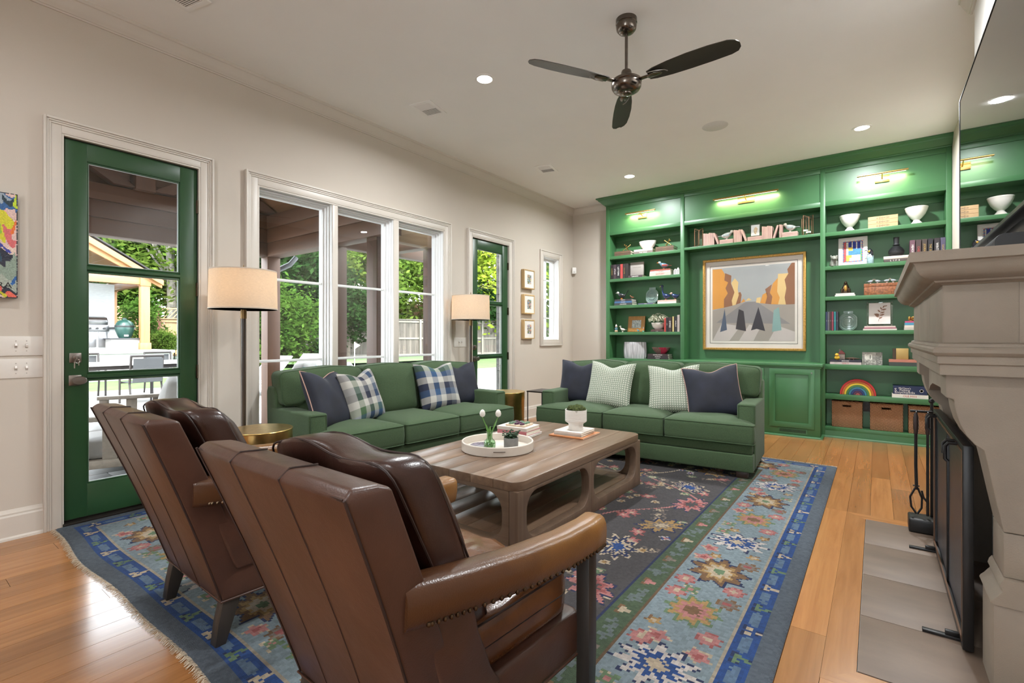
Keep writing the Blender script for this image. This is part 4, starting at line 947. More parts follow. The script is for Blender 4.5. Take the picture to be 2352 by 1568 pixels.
prof = [(0, 0), (.055, 0), (.058, .004), (.058, .045), (.062, .052), (.083, .066)]
for k in range(9): z = .07 + k * .0095; prof += [(.0855, z), (.0855, z + .006), (.083, z + .0078)]
prof += [(.086, .157), (.085, .160), (.080, .158), (.078, .13), (0, .13)]
obj('pot', lathe(prof, 40), WHITE, pt, smooth=50)
rg = random.Random(11); gs = []
for k in range(13):
    a = k * 2.4; q = .012 + .05 * math.sqrt(k / 13); gs.append(sph((q * math.cos(a), q * math.sin(a), .155 + rg.uniform(0, .02)), (.026, .026, .026), 18, 12))
g = join(*gs); g = ([(x + rg.uniform(-.003, .003), y + rg.uniform(-.003, .003), z + rg.uniform(-.003, .003)) for x, y, z in g[0]], g[1])
obj('moss', g, pm('moss_green', (.055, .075, .014), .95, var=.6, scale=90, bmp=1., bscale=250), pt)['kind'] = 'stuff'

# ================================================================ side tables, lamps
def drum(label, loc, sc=1.):
    d = thing('drum_side_table', label, 'side table', loc, 0, 'brass drum tables beside the window sofa')
    h = .56
    obj('drum', lathe([(.19, 0), (.195, .005), (.2, h - .08), (.203, h - .075), (.203, h), (.199, h + .002), (.196, h), (.196, h - .025), (0, h - .025)], 56), BRASS, d)
    obj('band', lathe([(.2035, h - .005), (.2055, h), (.2035, h + .004)], 56), BRASS, d)
    return d
drum('brass drum side table with raised rim between the leather chair and sofa', (1.635, 3.36, .0125))
drum('brass drum side table in the corner by the second green door', (4.46, 3.40, .0125))
bt = thing('metal_side_table', 'thin black metal side table beyond the corner end of the bookcase sofa', 'side table', (4.78, 3.08, .0))
obj('table_top', box(-.16, -.15, .565, .16, .16, .58), pm('dark_bronze_top', (.03, .022, .018), .35, .5), bt, bev=.003)
for x in (-.15, .15):
    for y in (-.14, .15): obj('leg', tube([(x, y, 0), (x, y, .565)], .006, 8), BLACK, bt)
obj('foot_bar', join(tube([(-.15, .15, .007), (.15, .15, .007)], .006, 8), tube([(-.15, -.14, .007), (.15, -.14, .007)], .006, 8)), BLACK, bt)
SHADE = shade_mat('linen_shade', (.80, .72, .62)); BRONZE = wood('dark_bronze_pole', (.018, .012, .008), (.055, .036, .022), 'Z', 1., .35)
def lamp(label, loc, w):
    l = thing('floor_lamp', label, 'floor lamp', loc, 0, 'pair of floor lamps')
    obj('base', lathe([(0, 0), (.135, 0), (.135, .012), (.125, .02), (.03, .026), (.02, .05), (0, .05)], 40), BLACK, l)
    obj('pole', cyl(0, 0, .045, 1.345, .0155, 16), BRONZE, l)
    obj('neck', join(cyl(0, 0, 1.335, 1.41, .020, 16), cyl(0, 0, 1.41, 1.50, .012, 12)), pm('antique_brass', (.22, .14, .06), .4, .9), l)
    obj('shade', lathe([(.225, 1.404), (.2265, 1.404), (.2215, 1.687), (.220, 1.687), (.225, 1.404)], 64), SHADE, l)
    for pr0 in ([(.2245, 1.402), (.228, 1.402), (.228, 1.41), (.2245, 1.41), (.2245, 1.402)], [(.2195, 1.681), (.2230, 1.681), (.2230, 1.689), (.2195, 1.689), (.2195, 1.681)]): obj('trim', lathe(pr0, 64), pm('shade_trim', (.55, .48, .40), .8), l)
    obj('harp', join(tube([(0, 0, 1.5), (0, .05, 1.56), (0, .05, 1.64), (0, 0, 1.685)], .002, 6), tube([(0, 0, 1.5), (0, -.05, 1.56), (0, -.05, 1.64), (0, 0, 1.685)], .002, 6), *[tube([(0, 0, 1.685), (.22 * math.cos(a), .22 * math.sin(a), 1.683)], .002, 6) for a in (0, 2.1, 4.2)]), BRASS, l)
    obj('finial', join(cyl(0, 0, 1.685, 1.70, .006, 10), lathe([(.002, 1.70), (.005, 1.71), (.003, 1.725), (.0, 1.735)], 10)), MATS['antique_brass'], l)
    obj('bulb', sph((0, 0, 1.545), (.03, .03, .04), 14, 10), pm('lit_bulb', (.9, .85, .75), .4, emit=((1, .78, .5), 14.)), l)
    light('lamp_light', 'POINT', (loc[0], loc[1], loc[2] + 1.60), w, (1, .74, .46), shadow_soft_size=.05)
lamp('floor lamp with linen drum shade between green door and windows', (1.70, 3.74, .0), 13.)
lamp('floor lamp with linen drum shade beside the second green door', (4.34, 3.85, .0), 12.)
# ================================================================ ceiling
LENS = pm('lamp_lens', (.9, .88, .82), .5, emit=((1, .93, .82), 9.))
CANS = [(3.122, 2.615, 'recessed ceiling light nearest the fan canopy'), (6.17, 2.645, 'recessed ceiling light before the far end of the bookcase by the corner'), (6.17, .117, 'recessed ceiling light before the bookcase end by the television'), (3.12, .12, 'recessed ceiling light over the hearth'), (.1, 2.62, 'added unseen recessed ceiling light over the near door'), (.1, .12, 'added unseen recessed ceiling light over the camera corner'), (-1.9, 2.62, 'added unseen recessed ceiling light by the rear fill window towards the garden'), (-1.9, .12, 'added unseen recessed ceiling light by the rear fill window away from the garden')]  # last four are unseen, added to bring fill light to the rear half
for x, y, lab in CANS:
    c = thing('recessed_light', lab, 'ceiling light', (x, y, HC), 0, 'recessed ceiling lights')
    obj('trim_ring', lathe([(.062, -.001), (.064, -.006), (.082, -.005), (.085, 0), (.062, 0), (.062, -.001)], 36), CEIL, c)
    obj('lens', lathe([(0, -.0045), (.063, -.0045), (.063, -.001), (0, -.001)], 36), LENS, c)
    light('can_lamp', 'AREA', (x, y, HC - .012), CAN_W if x > 2 else CAN_W * .28, CAN_COL, shape='DISK', size=.12, spread=R(165))
s = thing('ceiling_speaker', 'round flush white speaker grille in the ceiling beyond the fan', 'speaker', (5.228, 1.318, HC))
obj('grille', lathe([(0, -.004), (.118, -.004), (.122, -.002), (.124, 0), (0, 0)], 48), pm('speaker_grille', (.66, .65, .63), .7, var=.1, scale=400), s)
def vent(label, loc, dark):
    v = thing('ceiling_vent', label, 'vent', loc, R(12), 'ceiling air vents')
    obj('frame', frame(-.145, -.115, .145, .115, .035, -.008, 0, 'z'), CEIL, v, bev=.002)
    obj('divider', box(-.004, -.08, -.007, .004, .08, -.001), CEIL, v)
    obj('duct', box(-.11, -.08, -.002, .11, .08, -.0005), pm('duct_dark', (.06, .05, .04), .9), v, smooth=0)
    for k in range(18):
        x = -.104 + k * .0122
        if abs(x) < .006: continue
        a = .6 if x < 0 else -.25
        obj('slat', xf(box(-.0048, -.08, -.0006, .0048, .08, .0006), (x, 0, -.0045), (0, a, 0)), CEIL, v, smooth=0)
vent('white ceiling vent near the window wall, closer to the camera', (3.215, 3.383, HC), 1)
vent('white ceiling vent near the window wall, toward the far corner', (5.265, 3.385, HC), 1)
vent('white ceiling vent over the green door at the picture edge', (1.19, 3.50, HC), 1)
# fan
GUN = pm('gunmetal', (.16, .135, .115), .22, 1., var=.1, scale=20); BLADE = pm('fan_blade', (.060, .054, .046), .35, .5, var=.1)
fn = thing('ceiling_fan', 'three-bladed bronze ceiling fan on a short downrod', 'ceiling fan', (3.113, 1.357, HC))
obj('canopy', lathe([(.070, 0), (.071, -.03), (.066, -.034), (.066, -.038), (.069, -.042), (.065, -.07), (.052, -.086), (.035, -.094), (.02, -.096), (0, -.096)], 36), GUN, fn)
obj('downrod', cyl(0, 0, -.36, -.09, .0105, 14), GUN, fn)
obj('motor', lathe([(.012, -.345), (.030, -.347), (.034, -.355), (.043, -.40), (.045, -.405), (.088, -.408), (.098, -.415), (.101, -.43), (.096, -.436), (.1, -.44), (.098, -.462), (.085, -.482), (.055, -.497), (.034, -.50), (.032, -.506), (.018, -.513), (0, -.515)], 44), GUN, fn)
for a in (28.5, 148.5, 268.5):
    secs = []
    for t, w0, w1 in ((.155, -.040, .036), (.20, -.055, .048), (.30, -.068, .058), (.42, -.075, .062), (.55, -.073, .062), (.66, -.062, .058), (.70, -.045, .046), (.718, -.02, .02)):
        pit = R(13); sec = []
        for w, z in ((w0, .002), (w0 * .4, .006), (w1 * .4, .006), (w1, .002), (w1, -.002), (w1 * .4, .002), (w0 * .4, .002), (w0, -.002)):
            sec.append((t, w * math.cos(pit), z - w * math.sin(pit) - .43))
        secs.append(sec)
    b = obj('blade', xf(loft(secs), rot=(0, 0, R(a))), BLADE, fn, smooth=40)
    obj('blade_iron', xf(join(box(.09, -.018, -.436, .17, .018, -.430), prism([(.15, -.02), (.20, -.032), (.235, -.02), (.25, 0), (.235, .02), (.20, .03), (.15, .02)], -.440, -.434, 'z')), rot=(0, 0, R(a))), GUN, b, bev=.002)
    obj('blade_trim', xf(tube([(.16, -.04, -.43), (.22, -.035, -.434), (.27, -.018, -.438), (.285, .0, -.442)], .003, 6), rot=(0, 0, R(a))), NICKEL, b)

# ================================================================ things on the walls
def toggles(label, x, z, n_, up):
    s = thing('light_switch', label, 'light switch', (x, YL, z))
    w = .057 * n_ if n_ > 1 else .035
    obj('cover_plate', box(-w, -.006, -.058, w, 0, .058), pm('switch_plate', (.74, .70, .65), .35), s, bev=.0025)
    for k in range(n_):
        cx = (k - (n_ - 1) / 2) * .046
        tg = obj('toggle', xf(box(-.005, -.011, -.004, .005, .0, .012), (cx, -.006, 0), (R(25 if up[k] else -25), 0, 0)), pm('toggle_white', (.82, .79, .75), .3), s, bev=.001)
        obj('slot', box(cx - .006, -.0065, -.013, cx + .006, -.0055, .013), pm('switch_slot', (.40, .36, .32), .6), s, smooth=0)
        obj('screw', join(*[xf(cyl(0, 0, 0, .001, .003, 10), (cx, -.006, q), (R(90), 0, 0)) for q in (-.03, .03)]), MATS['switch_slot'], s)
toggles('double toggle switch plate on the wall left of the green door, the upper one', .585, 1.146, 2, (0, 1)); toggles('double toggle switch plate on the wall left of the green door, the lower one', .585, 1.012, 2, (0, 0))
toggles('double toggle switch plate beside the far floor lamp', 4.445, 1.136, 2, (0, 1))
se = thing('motion_sensor', 'small white motion sensor up in the room corner', 'sensor', (7.2, 4.075, 2.315), R(45))
obj('housing', box(-.03, -.035, -.055, .03, .035, .05), pm('sensor_white', (.78, .76, .73), .4), se, bev=.01, seg=3); obj('lens', sph((-.02, .0, -.025), (.02, .02, .018), 12, 8), pm('sensor_lens', (.62, .60, .58), .3), se)
obj('bracket', box(.02, -.012, -.03, .05, .012, .02), MATS['sensor_white'], se)
# three small photo frames
def photo_cols(seed, n_=14):
    rg = np.random.RandomState(seed); pal = np.array([(.5, .1, .12), (.12, .2, .45), (.7, .66, .6), (.05, .05, .07), (.6, .3, .08), (.15, .35, .2), (.55, .4, .6), (.1, .4, .5)])
    a = rg.rand(n_, n_); a = (a + np.roll(a, 1, 0) + np.roll(a, 1, 1)) / 3
    return [pal[int(x * 7.99 * 1.2) % 8] * (.5 + .8 * rg.rand()) for x in a.ravel()]
def gridpic(w, h, n_, m_, cols, y=0.):
    v = [(-w / 2 + w * i / n_, y, -h / 2 + h * j / m_) for j in range(m_ + 1) for i in range(n_ + 1)]
    f = [(j * (n_ + 1) + i, j * (n_ + 1) + i + 1, (j + 1) * (n_ + 1) + i + 1, (j + 1) * (n_ + 1) + i) for j in range(m_) for i in range(n_)]
    return v, f
PRINT = attr_mat('printed_paper', .6); OAKF = wood('pale_oak_frame', (.42, .27, .11), (.58, .40, .20), 'Z', 2., .45)
for k, (z, lab) in enumerate(((2.042, 'small gold-edged framed photo, top of the three on the wall'), (1.678, 'small gold-edged framed photo, middle of the three on the wall'), (1.313, 'small gold-edged framed photo, bottom of the three on the wall'))):
    p = thing('framed_photo', lab, 'picture', (5.875, YL - .055, z), 0, 'three small framed photos')
    obj('frame', frame(-.135, -.14, .135, .14, .016, 0, .054), OAKF, p, bev=.002)
    obj('mat', box(-.12, .006, -.125, .12, .01, .125), pm('mat_board', (.78, .74, .68), .8), p, smooth=0)
    obj('photo', gridpic(.10, .135, 14, 14, None, .0055), PRINT, p, smooth=0, colors=photo_cols(k + 2))
# abstract canvas at the left edge of the picture
def canvas():
    W, Hh, n_, m_ = .62, .614, 124, 123; rg = np.random.RandomState(1)
    cu, cv = np.meshgrid((np.arange(n_) + .5) / n_, (np.arange(m_) + .5) / m_)
    x = (1 - cu) * W; z = cv * Hh                                   # x = metres from the right edge
    img = np.zeros((m_, n_, 3)); img[:] = (.66, .46, .42)
    wob = .012 * np.sin(z * 40 + 3 * np.sin(x * 50)) + .008 * np.sin(x * 70)
    def blob(cx, cz, rx, rz, c, k=1.): img[((x - cx + wob) / rx) ** 2 + ((z - cz + wob) / rz) ** 2 < k] = c
    blob(.06, .16, .075, .14, (.23, .30, .24)); blob(.05, .07, .06, .05, (.34, .38, .32)); blob(.09, .47, .05, .1, (.75, .28, .32))
    blob(.075, .42, .045, .10, (.60, .55, .02)); blob(.095, .42, .03, .07, (.22, .42, .03)); blob(.035, .36, .013, .06, (.62, .13, .13)); blob(.02, .42, .015, .05, (.70, .14, .02))
    blob(.06, .24, .035, .055, (.008, .012, .03)); blob(.085, .235, .02, .03, (.01, .05, .09)); blob(.035, .29, .025, .025, (.72, .55, .46)); blob(.065, .285, .02, .016, (.03, .04, .30)); blob(.02, .105, .018, .03, (.01, .10, .33))
    blob(.05, .56, .06, .05, (.02, .10, .28)); blob(.055, .57, .025, .03, (.30, .36, .42)); blob(.03, .565, .018, .03, (.006, .03, .05)); blob(.008, .58, .014, .05, (.48, .62, .02)); blob(.05, .03, .035, .025, (.01, .01, .03)); blob(.07, .02, .02, .012, (.55, .5, .02)); blob(.03, .02, .02, .012, (.7, .12, .08))
    for k in range(90):
        c = [(.7, .12, .1), (.02, .1, .35), (.75, .6, .5), (.5, .6, .02), (.7, .3, .34), (.01, .01, .02), (.25, .35, .3)][rg.randint(7)]
        cx, cz = rg.uniform(.13, .62), rg.uniform(0, .61); img[((x - cx + wob) / rg.uniform(.02, .07)) ** 2 + ((z - cz - wob) / rg.uniform(.02, .07)) ** 2 < 1] = c
    ed = (x < .006) | (x > W - .006) | (z < .006) | (z > Hh - .006); img[ed & (rg.rand(m_, n_) > .25)] = (.01, .012, .02)
    img *= 1 + rg.uniform(-.15, .15, (m_, n_, 1)); p = thing('abstract_painting', 'bright abstract canvas in pink, teal and yellow left of the door', 'painting', (.564 - W / 2, YL - .045, 1.736))
    obj('canvas', box(-W / 2, 0, -Hh / 2, W / 2, .044, Hh / 2), pm('canvas_edge', (.25, .25, .27), .8, var=.5, scale=15), p, bev=.002)
    obj('paint', gridpic(W, Hh, n_, m_, None, -.0008), attr_mat('oil_paint', .4, .5, 120, coat=.3), p, smooth=0, colors=img.reshape(-1, 3))
    text('signature', 'RA', .05, (.255, -.0016, -.235), (R(90), 0, 0), pm('ink', (.01, .01, .012), .5), p, .0004)
canvas()
# large framed print in the niche (generic street-like colour blocks)
ap = thing('framed_print', 'large gold-framed print of orange and brown angular blocks above the cabinets', 'picture', (7.205, 1.343, 1.652))
obj('frame', join(frame(-.631, -.633, .631, .633, .032, -.035, .018, 'x')), GOLD, ap, bev=.004)
def ypoly(name, pts, col, x, par, m=None): return obj(name, prism([(p[0], p[1]) for p in pts], x, x + .0007, 'x'), m or pm('ink_%d_%d_%d' % tuple(int(c * 999) for c in col), col, .7, var=.05, scale=3), par, smooth=0)
ypoly('mat', [(-.602, -.604), (.602, -.604), (.602, .604), (-.602, .604)], (.66, .61, .55), -.006, ap)
obj('fillet', frame(-.538, -.540, .538, .540, .004, -.0085, -.0065, 'x'), pm('black_fillet', (.05, .05, .05), .5), ap, smooth=0)
img_ = ypoly('print_sheet', [(-.505, -.505), (.505, -.505), (.505, .505), (-.505, .505)], (.33, .345, .34), -.0075, ap)
S = lambda u, v: (.505 - 1.01 * u, -.505 + 1.01 * v)          # u from the left edge, v up
OR_, BR_, CR_ = (.55, .25, .045), (.24, .105, .05), (.62, .44, .19)
def blk(pts, c, lay): ypoly('colour_block', [S(*p) for p in pts], c, -.0075 - .0004 * lay, img_)
blk([(0, .43), (.15, .455), (.17, .52), (.15, .57), (.20, .65), (.17, .72), (.205, .80), (.155, .83), (.165, .91), (.12, .99), (0, .99)], OR_, 1)
blk([(.15, .455), (.26, .48), (.25, .55), (.285, .66), (.24, .78), (.245, .89), (.165, .93), (.155, .83), (.205, .80), (.17, .72), (.20, .65), (.15, .57)], BR_, 2)
blk([(.26, .48), (.30, .49), (.34, .62), (.325, .70), (.335, .79), (.29, .85), (.245, .79), (.285, .66), (.25, .55)], CR_, 3)
blk([(.30, .49), (.36, .51), (.375, .62), (.36, .66), (.33, .65)], BR_, 2); blk([(.36, .51), (.42, .53), (.40, .57)], OR_, 2); blk([(.42, .535), (.5, .545), (.46, .575)], CR_, 2)
blk([(1, .47), (.90, .47), (.885, .56), (.905, .68), (.885, .79), (.925, .87), (.915, .92), (.965, 1.0), (1, 1.0)], BR_, 1)
blk([(.90, .47), (.81, .475), (.83, .56), (.80, .64), (.81, .87), (.93, .87), (.885, .79), (.905, .68), (.885, .56)], CR_, 2)
blk([(.81, .475), (.73, .48), (.745, .58), (.715, .63), (.75, .75), (.81, .82), (.80, .64), (.83, .56)], OR_, 2)
blk([(.73, .48), (.66, .49), (.685, .58), (.66, .68), (.74, .74), (.715, .63), (.745, .58)], BR_, 2)
blk([(.66, .49), (.60, .50), (.63, .61), (.68, .64), (.685, .58)], OR_, 2); blk([(.60, .50), (.55, .51), (.56, .57), (.61, .58)], CR_, 2)
blk([(0, 0), (1, 0), (1, .47), (.55, .525), (.45, .525), (0, .42)], (.30, .265, .23), 0.5); blk([(.05, .25), (.42, .52), (.56, .52), (.95, .22)], (.21, .20, .20), 1)
for pts, c, l_ in (([(0, 0), (.22, 0), (.36, .20), (.12, .24)], (.46, .41, .385), 2), ([(.34, 0), (.52, 0), (.60, .17), (.47, .22)], (.46, .41, .385), 2), ([(.70, 0), (1, 0), (1, .12), (.80, .20)], (.46, .41, .385), 2), ([(.10, .12), (.19, .15), (.16, .44)], (.06, .085, .13), 3), ([(.30, .16), (.43, .13), (.40, .40), (.34, .43)], (.028, .026, .033), 3), ([(.49, .14), (.56, .16), (.66, .13), (.58, .45)], (.026, .026, .038), 3), ([(.74, .12), (.85, .14), (.82, .44), (.76, .40)], (.20, .33, .31), 3)): blk(pts, c, l_)
obj('glazing', box(-.0135, -.6, -.602, -.0115, .6, .602), glass_mat('picture_glass', (1, 1, 1), 0, 1.42, 0.), ap, smooth=0)
# ================================================================ things on the shelves
GOLDT = pm('gilt_letter', (.50, .34, .10), .4, .6); WHT = pm('white_letter', (.75, .72, .68), .6); REDT = pm('red_letter', (.45, .05, .04), .6); BLKT = pm('black_letter', (.02, .02, .022), .6)
XF = F + .025                                                     # books stand this far in
def vbook(y, z, h, t, col, label, group, d=.16, title=None, tcol=None, x=XF, cat='book'):
    return book('book', label, h, d, t, col, (x, y - t / 2, z + .0008), 0, group, cat, title, tcol, flat=False)
def hbook(y, z, w, t, col, label, group, d=.19, title=None, tcol=None, x=XF, rz=0.):
    return book('book', label, w, d, t, col, (x, y, z + .0008), rz, group, 'book', title, tcol, flat=True)
def lean(o, ang, y, z):
    o.rotation_euler = (ang, 0, 0); o.location = (XF, y, z); return o
Z1, Z2, Z3, Z4, Z5 = SL
# left unit, top shelf
def jack(label, loc, s_, rz):
    j = thing('brass_jack', label, 'ornament', loc, rz, 'oversized brass jacks')
    c = Vector((0, 0, s_ * .52)); dirs = [Vector(v).normalized() for v in ((1, .2, .75), (-.9, .5, .72), (.1, -1, .75))]
    for d_ in dirs:
        a, b = c - d_ * s_ * .78, c + d_ * s_ * .78
        ar = obj('arm', tube([tuple(a), tuple(c), tuple(b)], s_ * .055, 10), BRASS, j)
        obj('knob', join(sph(tuple(b), s_ * .115, 14, 10), sph(tuple(a), s_ * .09, 14, 10)), BRASS, ar)
    # settle it on the surface
    return j
for i, (z, t, c) in enumerate(((0, .034, (.09, .055, .035)), (.035, .034, (.11, .065, .04)))): hbook(3.115, Z1 + z, .265, t, c, ('lower', 'upper')[i] + ' tan leather-bound book under the brass jack at the corner end', 'leather books on the top shelf', title='.:.:.:.:.:.', tcol=GOLDT)
jack('brass jack ornament on leather books at the corner end of the shelf', (7.08, 3.08, Z1 + .085), .085, .3)
for i, (z, t, c, tt, tc) in enumerate(((0, .034, (.16, .13, .12), 'THE TABLE', WHT), (.035, .030, (.62, .50, .45), None, None))): hbook(2.785, Z1 + z, .29, t, c, ('dark lower', 'pale upper')[i] + ' book under the white oval bowl', 'books under the oval bowl', title=tt, tcol=tc)
b = thing('oval_bowl', 'plain off-white oval bowl on books between the brass jacks', 'bowl', (7.10, 2.755, Z1 + .067))
obj('bowl', lathe([(0, 0), (.05, 0), (.055, .004), (.092, .045), (.112, .09), (.118, .125), (.114, .125), (.105, .09), (.086, .048), (.04, .012), (0, .01)], 40, (0, 0), .7, 1.1), WHITE, b)
obj('foot', lathe([(.048, 0), (.05, -.0), (.048, .006), (0, .006)], 30, (0, 0), .7, 1.1), WHITE, b)
for i, (z, t, c) in enumerate(((0, .036, (.085, .05, .03)), (.037, .034, (.10, .06, .035)))): hbook(2.465, Z1 + z, .265, t, c, ('lower', 'upper')[i] + ' dark leather-bound book under the brass jack by the niche', 'leather books on the top shelf', title='.:.:.:.:.:.', tcol=GOLDT)
jack('brass jack ornament on leather books beside the niche', (7.08, 2.44, Z1 + .088), .085, 1.2)
# second shelf
for y, t, c, tt, tc, lab in ((3.288, .042, (.022, .016, .016), 'CLASSICS', GOLDT, 'black book with gilt title, first from the corner'), (3.240, .048, (.05, .032, .04), 'ATLAS', WHT, 'dark plum book with white title beside the black one'), (3.183, .058, (.018, .016, .02), 'LETTERS', WHT, 'broad black book beside the red one'), (3.130, .040, (.40, .055, .05), None, None, 'thin red book among black books'), (3.085, .040, (.03, .025, .022), 'VOLUME', GOLDT, 'black book with gilt title right of the red one'), (3.042, .038, (.028, .022, .022), None, None, 'plain dark book next to the grey square plaque')):
    vbook(y, Z2, .222, t, c, lab, 'upright books on the second shelf', title=tt, tcol=tc)
hbook(2.915, Z2, .235, .034, (.06, .04, .045), 'dark flat book carrying the grey square plaque', None, title='GARDENS', tcol=WHT)
g = thing('grey_plaque', 'grey square book standing on a dark flat book', 'book', (7.07, 2.913, Z2 + .0355))
obj('cover', box(-.0, -.105, 0, .035, .105, .205), pm('grey_cloth', (.33, .30, .27), .8, var=.05, scale=80, bmp=.1), g, bev=.003)
text('lettering', 'GARDEN HOUSE', .017, (-.001, 0, .125), (R(90), 0, R(-90)), pm('grey_letter', (.2, .18, .16), .6), g, .0003)
for i, (z, t, c, tt, tc) in enumerate(((0, .045, (.55, .42, .36), 'HISTORY', REDT), (.046, .024, (.60, .52, .46), 'OF THE BIRDS', BLKT), (.071, .022, (.28, .07, .05), None, None))): hbook(2.53, Z2 + z, .315 - i * .01, t, c, ('cream', 'white', 'red')[i] + ' book in the stack under the painted bird', 'books under the painted bird', title=tt, tcol=tc)
def bird(name, label, loc, s_, rz, body, head, beak, tail=None, neck=0., group=None, cat='figurine', tailup=.0, perch=None):
    b = thing(name, label, cat, loc, rz, group); bm_ = pm('glaze_%03d%03d%03d' % tuple(int(c * 999) for c in body), body, .2, var=.25, scale=40, coat=.5); hm = pm('glaze_%03d%03d%03d' % tuple(int(c * 999) for c in head), head, .2, var=.15, scale=40, coat=.5); km = pm('beak_%03d%03d%03d' % tuple(int(c * 999) for c in beak), beak, .35)
    secs = []
    for t, r_, z in ((-.50, .05, .42 + tailup * .5), (-.38, .14, .42), (-.18, .25, .42), (.05, .29, .45), (.25, .24, .52), (.38, .15, .62 + neck * .3), (.44, .10, .68 + neck * .5)):
        secs.append([(t * s_, r_ * s_ * .85 * math.cos(q * PI / 6), z * s_ + r_ * s_ * math.sin(q * PI / 6)) for q in range(12)])
    obj('body', loft(secs), bm_, b, smooth=70)
    hz = (.80 + neck) * s_
    if neck > .1: obj('neck', tube([(.30 * s_, 0, .55 * s_), (.40 * s_, 0, (.65 + neck * .5) * s_), (.42 * s_, 0, hz)], [.10 * s_, .07 * s_, .08 * s_], 10), bm_, b)
    hd = obj('head', sph((.45 * s_, 0, hz), (.16 * s_, .14 * s_, .15 * s_), 14, 10), hm, b)
    obj('beak', tube([(.56 * s_, 0, hz), (.66 * s_, 0, hz - .01 * s_), (.76 * s_, 0, hz - .05 * s_)], [.06 * s_, .045 * s_, .01 * s_], 8), km, hd)
    tm = pm('tail_%03d%03d%03d' % tuple(int(c * 999) for c in (tail or body)), tail or body, .3)
    obj('tail', loft([[(x * s_, w * s_, z * s_ + .02 * s_), (x * s_, -w * s_, z * s_ + .02 * s_), (x * s_, -w * s_, z * s_ - .02 * s_), (x * s_, w * s_, z * s_ - .02 * s_)] for x, w, z in ((-.40, .08, .44), (-.60, .09, .42 + tailup * .6), (-.80, .10, .40 + tailup * 1.3))]), tm, b)
    obj('wing', join(*[loft([[(x * s_, sg * (.26 + e) * s_ * (1 - abs(x) * .6), z * s_) for e, z in ((.0, .36), (.03, .44), (.0, .54), (-.03, .44))] for x in (-.38, -.1, .18)]) for sg in (-1, 1)]), tm, b)
    obj('perch', lathe([(0, 0), (.16 * s_, 0), (.15 * s_, .06 * s_), (.08 * s_, .12 * s_), (.07 * s_, .28 * s_), (0, .28 * s_)], 14), perch or km, b)
    return b
bird('painted_bird', 'colourful large-billed bird figurine on books', (7.08, 2.50, Z2 + .094), .135, R(100), (.10, .20, .26), (.45, .55, .55), (.60, .17, .03), (.30, .05, .04), perch=pm('perch_brown', (.22, .09, .03), .5))
hs = thing('model_houses', 'row of tiny white gabled model houses at the shelf end', 'ornament', (7.03, 2.288, Z2 + .001))
for k, (y, h) in enumerate(((.026, .085), (-.016, .10))):
    hm_ = obj('house', prism([(y - .02, 0), (y + .02, 0), (y + .02, h * .7), (y, h), (y - .02, h * .7)], -.02, .02, 'x'), WHITE, hs)
    for r_ in range(3):
        for c in (-.009, .009): obj('window', box(-.0215, y + c - .004, .012 + r_ * .02, -.0195, y + c + .004, .025 + r_ * .02), BLKT, hm_, smooth=0)
# third shelf
for i, (z, t, c, tt, tc) in enumerate(((0, .034, (.05, .05, .055), 'UNIVERSE', WHT), (.035, .028, (.05, .12, .25), 'OCEAN', WHT), (.064, .030, (.04, .035, .04), 'EARTH', WHT))): hbook(3.105, Z3 + z, .295 - i * .01, t, c, ('black bottom', 'blue middle', 'dark top')[i] + ' book of the science stack', 'science books on the third shelf', title=tt, tcol=tc)
bird('painted_bird', 'black and white wren figurine with raised tail on the science stack', (7.05, 3.15, Z3 + .095), .13, R(95), (.04, .045, .05), (.6, .58, .55), (.3, .3, .3), (.02, .02, .02), tailup=.5, perch=pm('perch_orange', (.55, .22, .04), .5))
bird('painted_bird', 'small brown bird figurine at the end of the science stack', (7.07, 2.99, Z3 + .095), .06, R(140), (.22, .10, .05), (.3, .15, .08), (.1, .06, .03), perch=pm('perch_dark', (.03, .025, .02), .5))
PLATE = pm('frosted_glass', (.22, .32, .28), .12, var=.12, scale=25, spec=.8, coat=.6)
def gdish(label, y, z, s_):
    d = thing('glass_dish', label, 'dish', (7.13, y, z + .001), 0, 'eared glass serving dishes')
    def octo(w, h, c): return [(-w + c, 0), (w - c, 0), (w, c), (w, h - c), (w - c, h), (-w + c, h), (-w, h - c), (-w, c)]
    o = obj('plate', xf(prism(dens([(p, q) for p, q in octo(.092 * s_, .215 * s_, .045 * s_)], .02, .02), 0, .008, 'x'), rot=(0, R(8), 0)), PLATE, d, bev=.002)
    for k, s2 in enumerate((.86, .66, .46)):
        lp = [(-.003 - .002 * k + .14 * q, p, q) for p, q in [(a * s2, .1075 * s_ + (b_ - .1075 * s_) * s2) for a, b_ in dens(octo(.092 * s_, .215 * s_, .045 * s_), .02, .02)]]
        obj('relief_ring', tube(lp, .0045, 6, True), PLATE, o)
    obj('handle', xf(box(0, -.05 * s_, .213 * s_, .008, .05 * s_, .245 * s_), rot=(0, R(8), 0)), PLATE, d, bev=.003)
    return d
gdish('greenish glass dish standing upright on the third shelf', 2.706, Z3 + .021, 1.0)
hbook(2.75, Z3, .23, .018, (.12, .12, .20), 'thin flat book in front of the upright glass dish, corner side', None, d=.15, x=XF + .0, title='RIVERS', tcol=WHT)
for i, (z, t, c) in enumerate(((0, .030, (.66, .62, .58)), (.031, .022, (.55, .40, .34)))): hbook(2.43, Z3 + z, .275, t, c, ('white lower', 'blush upper')[i] + ' flat book under the blue birds', 'books under the blue birds')
bird('painted_bird', 'tall long-necked deep blue bird figurine on flat books', (7.08, 2.47, Z3 + .054), .135, R(80), (.012, .03, .11), (.02, .03, .09), (.5, .3, .1), (.01, .02, .06), neck=.75, perch=MATS['perch_brown'])
